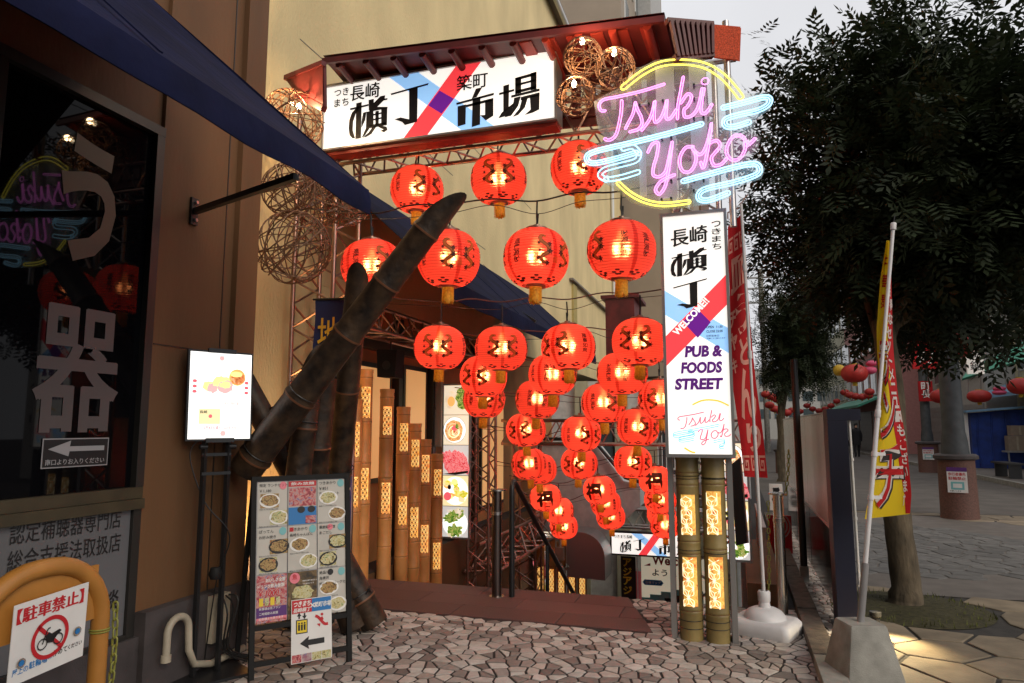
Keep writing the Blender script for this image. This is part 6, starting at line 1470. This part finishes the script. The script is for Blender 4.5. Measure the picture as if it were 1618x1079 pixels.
for i, ch_ in enumerate('お得なセットメニューもございます'):
    v_ = .16 + i*.050; u_ = edge(v_+.02)+.10; clothglyph(C, ch_, min(u_, .8), v_, min(.30, 1-u_), .043, 'flag_white', 3, .03)
BIG = [('ラ',.36,.16,.58),('ン',.54,.17,.66),('チ',.73,.23,.76)]
for ch_, v_, h, w in BIG:
    for (m, off, k, dx) in (('flag_black', .045, 3, .045), ('flag_white', .05, 4, 0), ('flag_red', .0, 5, 0)): clothglyph(C, ch_, .06+dx, v_+dx*.12, w, h, m, k, off)
for i, ch_ in enumerate('中華麺'): clothglyph(C, ch_, .15, .05+.07*i, .6, .055, 'flag_red', 2, .03)

# ---------------------------------------------------------------- stainless bicycle boards with navy posts
bd = thing('steel_screen', 'long brushed stainless steel screen beside the brown kerb', 'screen', (.75, 6.2, 0))
for i, (y0, y1) in enumerate(((6.28,8.25),(8.27,10.0),(10.02,11.7))):
    q = MB(); q.box((.735, y0, .72), (.765, y1, 1.66)); q.build('panel', 'stainless', bd)
    q = MB(); q.box((.738, y0+.01, .08), (.762, y1-.01, .715)); q.build('lower_panel', 'gloss_black', bd)
q = MB(); q.box((.732, 6.27, .70), (.768, 11.72, .719)); q.build('rail', 'steel', bd); q = MB(); q.box((.73, 6.27, 1.661), (.77, 11.72, 1.675)); q.build('rail', 'steel', bd)
S = Sheet((.733, 9.9, 0), (0,-1,0), (0,0,1), bd); S.text('VI', .55, .42, .14, .13, 'print_white', 1, .02)
nf = thing('navy_frame', 'dark navy steel post with short top arm at the end of the steel screen', 'post', (.78, 6.1, 0))
q = MB(); q.box((.700, 6.0, .03), (.842, 6.26, 1.60)); q.build('post', 'navy_paint', nf); q = MB(); q.box((.700, 6.0, 1.601), (.94, 6.26, 1.69)); q.build('arm', 'navy_paint', nf)
q = MB(); q.box((.68, 5.98, 0), (.865, 6.28, .03)); q.build('foot_plate', 'black_metal', nf)
q = MB(); q.tube([(.868, 6.03, 0), (.862, 6.03, 1.6)], .010, 8); q.build('conduit', 'white_alu', nf, 60)
for z in (.35,.85,1.3): q = MB(); q.lathe([(.014,-.012),(.014,.012)], 10, (.865,6.03,z)); q.build('conduit_clip', 'white_alu', nf)
bpz = thing('black_pole', 'slim black pole standing in the brown kerb behind the screen end', 'pole', (.62, 7.79, 0)); q = MB(); q.tube([(.62,7.79,.16),(.62,7.79,2.25)], .035, 12); q.build('tube', 'black_metal', bpz, 60); q = MB(); q.box((.58,7.75,.0),(.66,7.83,.16)); q.build('socket', 'concrete', bpz)
# small lamp that lights the paving behind the post
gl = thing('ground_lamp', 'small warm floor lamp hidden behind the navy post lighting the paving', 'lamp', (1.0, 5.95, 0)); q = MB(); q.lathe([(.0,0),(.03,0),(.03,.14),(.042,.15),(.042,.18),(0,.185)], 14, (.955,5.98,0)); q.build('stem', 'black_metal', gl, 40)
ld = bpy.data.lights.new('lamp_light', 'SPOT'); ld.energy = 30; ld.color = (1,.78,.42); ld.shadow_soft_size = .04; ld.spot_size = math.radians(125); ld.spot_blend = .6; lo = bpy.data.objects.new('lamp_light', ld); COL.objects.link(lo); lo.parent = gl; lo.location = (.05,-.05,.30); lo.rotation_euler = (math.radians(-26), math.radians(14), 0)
# steel bollard with chains by the pillar
sb_ = thing('steel_post', 'brushed steel post with hanging chains behind the white water base', 'post', (.33, 6.35, 0))
q = MB(); q.lathe([(.042,0),(.042,.98)], 18, (.33,6.38,0)); q.build('tube', 'stainless', sb_, 60); q = MB(); q.lathe([(0,0),(.075,0),(.075,.014),(0,.016)], 20, (.33,6.38,.985)); q.build('cap', 'stainless', sb_, 40); q = MB(); q.lathe([(.042,0),(.046,.002),(.046,.03),(.042,.032)], 18, (.33,6.38,.76)); q.build('collar', 'steel', sb_, 40)
ch2 = thing('chain', 'green yellow chain looped on the steel post by the red banner', 'chain', (.3,6.3,.3))
chain(ch2, [(.25,6.33,.93),(.24,6.33,.6),(.23,6.32,.3),(.20,6.3,.08)]); chain(ch2, [(.39,6.36,.98),(.42,6.34,1.2),(.43,6.34,1.38)])
rp = thing('red_barrier', 'red plastic sheet barrier with dark spiral hose beyond the steel post', 'barrier', (.5, 9.6, 0))
a, b = W(1216, 872, Y=9.4), W(1250, 815, Y=9.4); q = MB(); q.prism([(a.x,9.4,0),(b.x,9.4,0),(b.x,9.4,b.z),(a.x,9.4,b.z)], (0,.04,0)); q.build('sheet', 'red_plastic', rp)
for k in range(4): q = MB(); q.tube(arc((a.x+.08, 9.3, .35), .06+.035*k, -60, 90, 8), .009, 6); q.build('hose', 'grey_box', rp)
sw_ = thing('small_sign', 'small white street sign with black curl character beyond the banner foot', 'sign', W(1225,800,Y=12)); a, b = W(1217, 806, Y=12), W(1236, 765, Y=12); q = MB(); q.box((a.x,12,a.z),(b.x,12.05,b.z)); q.build('board', 'print_white', sw_); q = MB(); q.tube([((a.x+b.x)/2,12.03,0),((a.x+b.x)/2,12.03,a.z)], .02, 6); q.build('stem', 'black_metal', sw_)
S = Sheet((a.x, 11.998, a.z), (1,0,0), (0,0,1), sw_); S.text('る', .03, .05, .14, b.z-a.z-.1, 'print_black', 1, .05)

# ---------------------------------------------------------------- trees
def leaves(c, rad, n, leaf, seed, squash=1.0, lobes=9, fine=9):
    """compound leaves (stalk with paired leaflets) scattered through an irregular crown; one mesh"""
    rg = np.random.default_rng(seed); rad = np.array(rad)
    u = rg.normal(size=(lobes, 3)); u /= np.linalg.norm(u, axis=1)[:, None]
    lc = np.array(c) + u*rad*rg.uniform(.30, .72, (lobes, 1)); lrad = rad*rg.uniform(.42, .62, (lobes, 1))
    lc = np.vstack([lc, [c]]); lrad = np.vstack([lrad, [rad*.62]])
    k = rg.integers(0, lobes+1, n); d = rg.normal(size=(n, 3)); d /= np.linalg.norm(d, axis=1)[:, None]
    pos = lc[k] + d*lrad[k]*(rg.uniform(0, 1, (n, 1))**.42)*rg.uniform(.85, 1.18, (n, 1))
    out = pos - np.array(c); out /= np.linalg.norm(out, axis=1)[:, None]+1e-6
    ax = out*.75 + rg.normal(size=(n, 3))*.55 + np.array([0, 0, -.15]); ax /= np.linalg.norm(ax, axis=1)[:, None]
    nt_ = 46; ang = rg.uniform(0, 2*np.pi, nt_); zf = rg.uniform(-.1, 1.0, nt_); rr_ = np.sqrt(np.clip(1-zf**2, .04, 1))*rg.uniform(.6, .98, nt_)
    st0 = np.array(c) + np.stack([np.cos(ang)*rad[0]*rr_, np.sin(ang)*rad[1]*rr_, zf*rad[2]*.93], 1)
    for j in range(nt_):   # leafy shoots that break the outline
        dirn = (st0[j]-np.array(c))/np.linalg.norm(rad)*.6 + np.array([rg.normal()*.12, rg.normal()*.12, .55]); m_ = 22; sl = slice(j*m_, (j+1)*m_); ff = np.linspace(0, rg.uniform(.6, 1.1), m_)[:, None]
        pos[sl] = st0[j] + dirn*ff; ax[sl] = rg.normal(size=(m_, 3))*.8 + np.array([0, 0, .15]) + dirn*.3
    ax /= np.linalg.norm(ax, axis=1)[:, None]
    up = np.array([0, 0, 1.]) + rg.normal(size=(n, 3))*.35; sd_ = np.cross(ax, up); sd_ /= np.linalg.norm(sd_, axis=1)[:, None]+1e-6
    nn = np.cross(sd_, ax); L_ = leaf*rg.uniform(.7, 1.25, (n, 1)); V = []; pairs = fine//2
    for j in range(pairs):
        f = (j+.8)/(pairs+.4); b = pos + ax*L_*f - nn*L_*.22*f*f; ll = L_*(.42 - .10*abs(f-.5))
        for s in (1, -1):
            dr = sd_*s*.86 + ax*.5 - nn*.18; w = ax*.5 - sd_*s*.4
            V += [b, b+dr*ll*.5+w*ll*.26, b+dr*ll, b+dr*ll*.5-w*ll*.26]
    b = pos + ax*L_*.95 - nn*L_*.2; V += [b, b+ax*L_*.2+sd_*L_*.09, b+ax*L_*.42, b+ax*L_*.2-sd_*L_*.09]
    A = np.stack(V, axis=1).reshape(-1, 3); m = len(A)//4; me = bpy.data.meshes.new('foliage')
    me.vertices.add(len(A)); me.vertices.foreach_set('co', A.astype(np.float32).ravel()); me.loops.add(m*4); me.loops.foreach_set('vertex_index', np.arange(m*4, dtype=np.int32)); me.polygons.add(m)
    me.polygons.foreach_set('loop_start', np.arange(0, m*4, 4, dtype=np.int32)); me.update(); me.validate(); return me
def tree(label, base, trunk_r, fork, c, rad, n, leaf, seed, limbs=9, lean=(0,0), group='street trees'):
    t = thing('street_tree', label, 'tree', base, 0, group); b = Vector(base); rg = random.Random(seed)
    top = b + Vector((lean[0], lean[1], fork)); mb = MB()
    P = smoothpath([b+Vector((0,0,-.02)), b+Vector((.01,0,fork*.08)), b+Vector((-.02,.02,fork*.35)), b.lerp(top,.7)+Vector((.03,0,0)), top], 5)
    rs = [trunk_r*(1.32 if i == 0 else 1.1 if i < 4 else 1 - .28*i/len(P)) for i in range(len(P))]; mb.tube(P, 0, 16, rs=rs)
    mb.v = [tuple(Vector(v) + Vector((rg.uniform(-1,1), rg.uniform(-1,1), 0))*trunk_r*.045) for v in mb.v]; mb.build('trunk', 'bark', t, 180)
    for i in range(limbs):
        e = Vector(c) + Vector((rg.gauss(0,.45)*rad[0], rg.gauss(0,.45)*rad[1], rg.uniform(-.3,.75)*rad[2])); s0 = b.lerp(top, rg.uniform(.8, 1))
        m1 = s0.lerp(e, .5) + Vector((rg.uniform(-.2,.2), rg.uniform(-.2,.2), .25)); Q = smoothpath([s0, m1, e], 5); l = MB(); l.tube(Q, 0, 7, rs=[trunk_r*.42*(1-.85*j/len(Q)) for j in range(len(Q))]); l.build('limb', 'bark', t, 180)
    me = leaves(c, rad, n, leaf, seed); me.materials.append(MATS['leaf']); o = bpy.data.objects.new('crown', me); COL.objects.link(o); me.transform(WM(t).inverted()); o.parent = t
    # bare twigs with leaves breaking the outline at the top
    return t
bs = W(1425, 958, Z=0)
tree('large dark street tree with mossy trunk standing in the round bed', (1.36, 7.0, .04), .125, 2.5, (1.98, 7.8, 3.85), (2.02, 2.0, 1.48), 12800, .245, 4, 12, (.0,.2))
tree('smaller round crowned tree farther down the street', tuple(W(1238,761,Z=0)), .16, 1.9, tuple(W(1258,548,T=19.5)), (1.35,1.4,1.45), 5200, .26, 9, 6)
tree('right edge tree crown overhanging the street', (6.2, 10.5, 0), .15, 2.8, (6.1, 10.6, 4.75), (1.8,1.9,1.45), 5200, .26, 14, 7)

# ---------------------------------------------------------------- street beyond
def bld(name, label, x0, y0, x1, y1, h, wm, floors, bays, fz, fh, side='x', shop='shutter', wmat='window_glass', roof=True, aw=None):
    t = thing(name, label, 'building', (x0, y0, 0), 0, 'buildings along the far street'); q = MB(); q.box((x0, y0, 0), (x1, y1, h)); q.build('wall', wm, t)
    if roof: q = MB(); q.box((x0-.15, y0-.05, h), (x1+.1, y1+.05, h+.25)); q.build('parapet', 'grey_render', t)
    if side == 'x':
        n = bays
        for f in range(floors):
            for j in range(n):
                yy = y0 + (y1-y0)*(j+.18)/n; y2 = y0 + (y1-y0)*(j+.82)/n; z = fz + f*fh; q = MB(); q.box((x0-.06, yy, z), (x0-.001, y2, z+fh*.5)); w_ = q.build('window', 'white_alu', t)
                for s in range(2): q = MB(); ym = (yy+y2)/2; a, b = ((yy+.05, ym-.02), (ym+.02, y2-.05))[s]; q.box((x0-.075, a, z+.06), (x0-.061, b, z+fh*.5-.06)); q.build('pane', wmat, w_)
        for j in range(max(1, n//2)):
            yy = y0 + (y1-y0)*(j+.05)/max(1, n//2); y2 = y0 + (y1-y0)*(j+.95)/max(1, n//2); q = MB(); q.box((x0-.05, yy, .12), (x0-.001, y2, 2.5)); q.build('shutter', shop, t)
            for s in range(9): q = MB(); q.box((x0-.06, yy, .3+.25*s), (x0-.051, y2, .31+.25*s)); q.build('slat', 'grey_metal', t)
    if aw:
        q = MB(); q.prism([(x0-.05, y0+.1, 3.35), (x0-1.5, y0+.1, 2.75), (x0-1.5, y0+.1, 2.62), (x0-.05, y0+.1, 3.25)], (0, y1-y0-.2, 0)); q.build('awning', aw, t)
    return t
bld('shop_house', 'grey shop house with green awning on the right of the street', 11.0, 16, 14, 24, 7.5, 'pale_wall', 1, 3, 3.9, 2.6, aw='tarp_green')
bld('shop_house', 'cream shop house with shutters behind the second stone pedestal', 10.6, 24.2, 14, 32, 6.8, 'cream_wall', 1, 3, 3.7, 2.6, aw='tarp_lightblue')
bld('shop_house', 'grey shop house next to the pink building', 9.6, 32.2, 14, 42, 8.0, 'pale_wall', 2, 4, 3.6, 2.4)
bld('pink_building', 'pink building with pale window frames down the street', 8.0, 42.2, 14, 56, 14, 'pink_wall', 4, 6, 3.4, 2.6, aw='tarp_green')
bld('office_building', 'pale yellow office building farther along the street', 8.2, 56.2, 16, 75, 17, 'cream_wall', 5, 7, 3.6, 2.7)
t = thing('far_building', 'plain grey building closing the end of the street', 'building', (2, 95, 0), 0, 'buildings along the far street'); q = MB(); q.box((1, 95, 0), (12, 105, 9)); q.build('wall', 'pale_wall', t)
for f in range(3):
    for j in range(6): q = MB(); q.box((1.6+1.7*j, 94.93, 2.6+2.2*f), (2.8+1.7*j, 94.999, 3.8+2.2*f)); q.build('window', 'window_glass', t)
t = bld('left_row_building', 'brown building on the left side of the far street', -4, 50, -.5, 92, 10, 'pale_wall', 0, 1, 3, 2.6)
for f in range(3):
    for j in range(9): q = MB(); q.box((-.5, 51+4.4*j, 3+2.4*f), (-.44, 53.6+4.4*j, 4.3+2.4*f)); q.build('window', 'window_glass', t)
# utility pole with transformers
up_ = thing('utility_pole', 'grey utility pole with crossarms and transformer beyond the trees', 'pole', (-.1, 46, 0)); pz_ = W(1203, 470, T=44); X_, Y_ = pz_.x, pz_.y
q = MB(); q.tube([(X_,Y_,0),(X_,Y_,11.5)], .16, 10); q.build('pole', 'concrete', up_, 60)
for z in (10.9,10.2,9.3): q = MB(); q.box((X_-1.1,Y_-.06,z),(X_+1.1,Y_+.06,z+.12)); q.build('crossarm', 'grey_metal', up_)
q = MB(); q.lathe([(.35,0),(.35,.9),(.1,1.0)], 14, (X_+.1,Y_-.4,8)); q.build('transformer', 'grey_box', up_, 50)
for k in range(4): f_ = thing('overhead_wire', ('highest','second','third','lowest')[k]+' overhead wire in the sky above the trees', 'wire', (0,0,0), 0, 'overhead wires'); P = [W(1480-40*k+60, 190-20*k, T=16), W(1640, 20+26*k, T=13)] if k < 2 else [Vector((X_, Y_, 10.4-.5*k)), Vector((4+k, 20, 10.2-.4*k)), Vector((9, 4, 10.6-.4*k))]; q = MB(); q.tube(P, .012, 5); q.build('wire', 'wire_black', f_)
# stone pedestals with lamp columns
def pedestal(label, x, y, r, h, colr, poster):
    t = thing('lamp_pedestal', label, 'street lamp', (x, y, 0), 0, 'lamp columns on stone pedestals'); q = MB(); q.lathe([(r*1.02,0),(r,.03),(r*.97,h-.10),(r*1.0,h-.09)], 16, (x,y,0)); q.build('pedestal', 'pedestal', t, 40)
    q = MB(); q.lathe([(r*1.0,0),(r*1.18,.02),(r*1.18,.07),(r*1.05,.10),(0,.10)], 16, (x,y,h-.09)); q.build('cap', 'plinth_stone', t, 40); q = MB(); q.lathe([(colr*1.25,0),(colr*1.15,.25),(colr,.4),(colr*.8,3.6)], 14, (x,y,h)); q.build('column', 'lamp_column', t, 60)
    q = MB(); q.lathe([(colr*1.5,0),(colr*1.2,.2),(colr*1.6,.25),(colr*1.2,.35)], 14, (x,y,h+3.55)); q.build('lamp_head', 'lamp_column', t, 60)
    if poster:
        d = Vector((-x,-y,0)).normalized(); u = Vector((-d.y, d.x, 0)); S = Sheet(Vector((x,y,h-.58*h)) + d*(r+.006) - u*r*.50, u, (0,0,1), t); w = r*1.0; hh = .42
        S.rect('poster', 0, 0, w, hh, 'poster_paper', 0); S.rect('header', 0, hh-.07, w, hh, 'print_purple', 1); S.text('歩行者優先', .02, hh-.14, w-.04, .055, 'print_red', 2, .02); S.text('駐輪禁止', .02, hh-.21, w-.04, .055, 'print_red', 2, .02); S.rect('picture', .05, .05, w-.05, hh-.24, 'print_teal', 1); S.rect('picture', .08, .08, w-.08, hh-.27, 'poster_paper', 2); S.lines(['お願いします'], .03, .04, .025, .03, 'print_black', 2)
    return t
pedestal('nearest brown stone pedestal with posters and thick dark column', 3.62, 13.9, .29, 1.08, .175, True)
pedestal('second brown pedestal with dark lamp column by the far kerb', 6.35, 27.5, .33, 1.05, .16, True)
pedestal('small far pedestal on the left of the street', 1.55, 25.5, .26, .8, .02, False)
# stall sheeted in blue, boxes
OX, OY = W(1540,745,Z=0).x - 6.1, W(1540,745,Z=0).y - 17.2
def SHIFT(q): q.v = [(x+OX, y+OY, z) for x, y, z in q.v]
bt = thing('market_stall', 'closed market stall sheeted in blue tarpaulin on the right', 'stall', (6.6+OX, 16+OY, 0))
a, b = W(1540, 742, Z=.1), W(1618, 640, T=17)
q = MB(); q.prism([(6.1,17.2,.12),(6.1,17.2,2.03),(7.2,17.2,2.12),(9.4,17.2,2.28),(9.4,17.2,.12)], (0,2.4,0)); SHIFT(q); q.build('tarpaulin', 'tarp_blue', bt)
for k in range(7): q = MB(); q.tube([(6.3+.42*k,17.17,.15),(6.27+.43*k,17.17,1.2),(6.32+.42*k,17.17,2.05)], .022, 6); SHIFT(q); q.build('fold', 'tarp_blue', bt, 60)
q = MB(); q.prism([(5.9,16.9,2.12),(7.4,16.9,2.24),(9.6,16.9,2.42),(9.6,16.9,2.34),(7.4,16.9,2.17),(5.9,16.9,2.05)], (0,3,0)); SHIFT(q); q.build('roof_sheet', 'tarp_lightblue', bt)
for i, (x, z, w, h, l) in enumerate(((7.0,.75,.5,.5,'lower left'),(7.55,.75,.55,.5,'lower right'),(7.1,1.26,.5,.34,'upper left'),(7.65,1.26,.6,.4,'upper right'))):
    t = thing('cardboard_box', l+' grey cardboard box stacked before the blue stall', 'box', (x+OX, 16.8+OY, z), 0, 'boxes stacked at the blue stall'); q = MB(); q.box((x,16.55,z),(x+w,16.95,z+h)); SHIFT(q); q.build('carton', 'cardboard', t); q = MB(); q.box((x+w/2-.03,16.545,z+.02),(x+w/2+.03,16.549,z+h-.02)); SHIFT(q); q.build('tape', 'pvc', t)
t = thing('stall_table', 'low table under the grey boxes at the blue stall', 'table', (7+OX,16.5+OY,.12)); q = MB(); q.box((6.9,16.5,.69),(8.4,17.0,.745)); SHIFT(q); q.build('tabletop', 'shutter', t)
for x in (6.95,8.3): q = MB(); q.box((x,16.55,.12),(x+.04,16.6,.689)); SHIFT(q); q.build('leg', 'grey_metal', t)
t = thing('white_sheet', 'white plastic sheet hung at the left side of the blue stall', 'sheet', (5.9+OX,17+OY,0)); q = MB(); q.box((5.75,17.3,.4),(6.05,17.33,2.1)); SHIFT(q); q.build('sheet', 'print_white', t)
# green awning stall roofs nearer right, posts
t = thing('green_canopy', 'pale green shop canopy high on the right edge', 'canopy', (7,19,3)); q = MB(); q.prism([W(1520,598,T=21), W(1640,560,T=19), W(1640,528,T=20), W(1530,583,T=22.5)], (.02,.1,-.06)); q.build('canopy', 'tarp_green', t); q = MB()
for k in range(6): q.tube([W(1530+20*k,596-5*k,T=21), W(1530+20*k,625-4*k,T=21)], .015, 5)
q.build('railing', 'grey_metal', t)
# hanging red signs and shop sign
def hsign(label, px0, py0, px1, py1, T_, m, text, tm, vertical=True):
    a, b = W(px0, py1, T=T_), W(px1, py0, T=T_); u = (Vector((b.x,b.y,0))-Vector((a.x,a.y,0))); w = u.length; u.normalize(); h = b.z-a.z; t = thing('hanging_sign', label, 'sign', a); n_ = u.cross(Vector((0,0,1)))
    q = MB(); q.obox(a+u*w/2+Vector((0,0,h/2))-n_*.03, u*w/2, Vector((0,0,h/2)), n_*.028); q.build('board', m, t); S = Sheet(a, u, (0,0,1), t)
    if vertical: S.vtext(text, w*.18, h*.94, w*.64, h*.88/len(text)*.86, h*.02, tm, 2, .04)
    else: S.text(text, w*.2, h*.2, w*.6, h*.4, tm, 2, .06)
    return t
hsign('red square flag sign with white brush character on the right of the tree', 1443, 538, 1487, 583, 17, 'flag_red', '町', 'print_white', False)
hsign('small red sign with white characters below the square red sign', 1453, 602, 1473, 634, 24, 'flag_red', '町長', 'print_white')
hsign('white hanging shop sign with black characters', 1529, 552, 1553, 591, 16, 'print_white', '店鋪', 'print_black')
# festival balloons and garlands
def balloon(label, px, py, T_, w, h, m, group, tassel=True):
    c = W(px, py, T=T_); s = T_/FPX; t = thing('festival_lantern', label, 'lantern', c, 0, group); a, b = w*s/2, h*s/2; q = MB(); q.lathe([(a*math.cos(x)**.8 if abs(math.cos(x)) > 1e-3 else 0, b*math.sin(x)) for x in [-math.pi/2+math.pi*k/12 for k in range(13)]], 18, c); q.build('shade', m, t, 180)
    if tassel: q = MB(); q.lathe([(a*.16,-b*1.35),(a*.2,-b*1.0),(a*.25,-b*.95)], 10, c); q.build('tassel', 'balloon_yellow', t, 60); q = MB(); q.lathe([(a*.3,b*.93),(a*.3,b*1.08),(0,b*1.08)], 10, c); q.build('cap', 'balloon_yellow', t, 60)
    return t
GB = 'festival lanterns along the far street'
balloon('large dull red festival lantern left of the yellow banner', 1350, 590, 17, 40, 29, 'balloon_red', GB)
balloon('pink festival lantern above its pair beside the white pole', 1377, 574, 17, 17, 9, 'balloon_pink', GB, False)
balloon('pink festival lantern below its pair beside the white pole', 1375, 585, 17, 19, 12, 'balloon_pink', GB, False)
balloon('yellow festival lantern left of the large dull red one', 1326, 585, 17.4, 18, 18, 'balloon_yellow', GB, False)
balloon('largest red festival lantern among the leaves', 1508, 545, 12.5, 58, 42, 'balloon_red', GB)
balloon('pink festival lantern right of the largest red one', 1537, 541, 12.3, 26, 17, 'balloon_pink', GB, False)
balloon('red festival lantern by the far dark column', 1487, 626, 22, 32, 22, 'balloon_red', GB)
balloon('red festival lantern left of the pink pair near the stall', 1547, 626, 20, 34, 20, 'balloon_red', GB)
balloon('red festival lantern at the right edge of the street', 1612, 610, 18, 36, 26, 'balloon_red', GB)
balloon('upper pink festival lantern of the pair near the stall', 1579, 614, 20, 18, 7, 'balloon_pink', GB, False)
balloon('lower pink festival lantern of the pair near the stall', 1579, 620, 20, 20, 8, 'balloon_pink', GB, False)
k = 0
def gar(pts, T0, T1, w, place):
    n = len(pts)
    for i, (x, y) in enumerate(pts):
        f = i/max(1, n-1); balloon(('first','second','third','fourth','fifth','sixth','seventh','eighth','ninth')[i]+' red lantern from the left in the garland '+place, x, y, T0+(T1-T0)*f, w, w*.72, 'balloon_red', GB)
gar([(1335,620),(1343,624),(1352,626),(1362,627),(1372,625)], 34, 30, 14, 'below the large dull red lantern')
gar([(1374,619)], 28, 28, 15, 'beside the white pole')
gar([(1275,641),(1284,646),(1294,649),(1304,646),(1313,641),(1322,634)], 44, 38, 11, 'above the steel screen')
gar([(1210,623),(1219,627),(1228,631),(1216,640),(1224,646),(1234,650),(1243,652)], 24, 27, 15, 'right of the red banner')
gar([(1250,648),(1258,645),(1264,650)], 40, 42, 11, 'left of the black pole')
f_ = thing('garland_wire', 'thin wire carrying the red garlands above the far street', 'wire', W(1300,560,T=20), 0); q = MB(); q.tube([W(1290,568,T=24), W(1330,575,T=20), W(1352,574,T=17), W(1400,560,T=17), W(1500,520,T=13)], .012, 5); q.build('wire', 'wire_black', f_)
# street furniture: bench, planter far away
t = thing('bench', 'small dark bench beside the far kerb', 'bench', (6.9,24,0)); 
q = MB(); q.box((7.2,22.8,.5),(7.6,24.2,.55)); q.build('seat', 'frame_dark', t)
for y in (22.9,24.0): q = MB(); q.box((7.25,y,.12),(7.55,y+.06,.499)); q.build('leg', 'frame_dark', t)

# ---------------------------------------------------------------- pedestrian seen from behind
pc = W(1355, 722, Z=0); per = thing('person', 'person in a dark coat walking away down the street', 'person', pc)
sc_ = 1.0
J = {'pel':(0,0,.92),'ch':(0,.02,1.22),'nk':(0,.02,1.44),'hd':(0,.03,1.52),'hd2':(0,.03,1.66),'sl':(-.17,.02,1.38),'sr':(.17,.02,1.38),'el':(-.24,.0,1.12),'er':(.24,.0,1.12),'wl':(-.24,-.05,.88),'wr':(.24,.06,.88),'hl':(-.24,-.06,.80),'hr':(.24,.08,.80),'tl':(-.09,0,.86),'tr':(.09,0,.86),'kl':(-.10,-.06,.48),'kr':(.10,.10,.48),'al':(-.10,-.16,.08),'ar':(.10,.14,.08),'fl':(-.10,-.06,.03),'fr':(.10,.25,.03)}
keys = list(J); E_ = [('pel','ch'),('ch','nk'),('nk','hd'),('hd','hd2'),('ch','sl'),('ch','sr'),('sl','el'),('el','wl'),('wl','hl'),('sr','er'),('er','wr'),('wr','hr'),('pel','tl'),('tl','kl'),('kl','al'),('al','fl'),('pel','tr'),('tr','kr'),('kr','ar'),('ar','fr')]
RAD = dict(pel=.17,ch=.19,nk=.06,hd=.075,hd2=.085,sl=.085,sr=.085,el=.06,er=.06,wl=.045,wr=.045,hl=.035,hr=.035,tl=.11,tr=.11,kl=.075,kr=.075,al=.05,ar=.05,fl=.045,fr=.045)
me = bpy.data.meshes.new('body'); me.from_pydata([J[k] for k in keys], [(keys.index(a), keys.index(b)) for a, b in E_], []); me.materials.append(MATS['cloth_black']); o = bpy.data.objects.new('body', me); COL.objects.link(o); o.parent = per
md = o.modifiers.new('skin', 'SKIN')
for i, k_ in enumerate(keys): me.skin_vertices[0].data[i].radius = (RAD[k_], RAD[k_]*(.72 if k_ in ('ch','pel') else 1)); me.skin_vertices[0].data[i].use_root = k_ == 'pel'
o.modifiers.new('sub', 'SUBSURF').levels = 1; o.modifiers['sub'].render_levels = 2
q = MB(); q.lathe([(.02,1.50),(.075,1.53),(.088,1.60),(.086,1.68),(.06,1.735),(0,1.75)], 14, (0,.035,0)); q.build('hair', 'black_matte', per, 60, True)
q = MB(); q.lathe([(.02,0),(.06,.02),(.062,.09),(.03,.12)], 12, (0,-.02,1.50)); q.build('face', 'skin', per, 60, True)
q = MB(); q.lathe([(.20,.62),(.205,.80),(.19,1.0),(.185,1.2),(.20,1.34),(.12,1.44),(.07,1.46)], 16, (0,.01,0)); q.v = [(x, y*.72, z) for x, y, z in q.v]; q.build('coat', 'cloth_black', per, 60, True)
t = thing('shoulder_bag', 'dark bag carried at the left hip of the walking person', 'bag', pc+Vector((-.34,0,.6))); q = MB(); q.box((pc.x-.42,pc.y-.1,.55),(pc.x-.27,pc.y+.15,.85)); q.build('bag', 'black_matte', t); q = MB(); q.tube([(pc.x-.36,pc.y,.85),(pc.x-.30,pc.y,1.1),(pc.x-.24,pc.y,.86)], .01, 5); q.build('strap', 'black_matte', t)
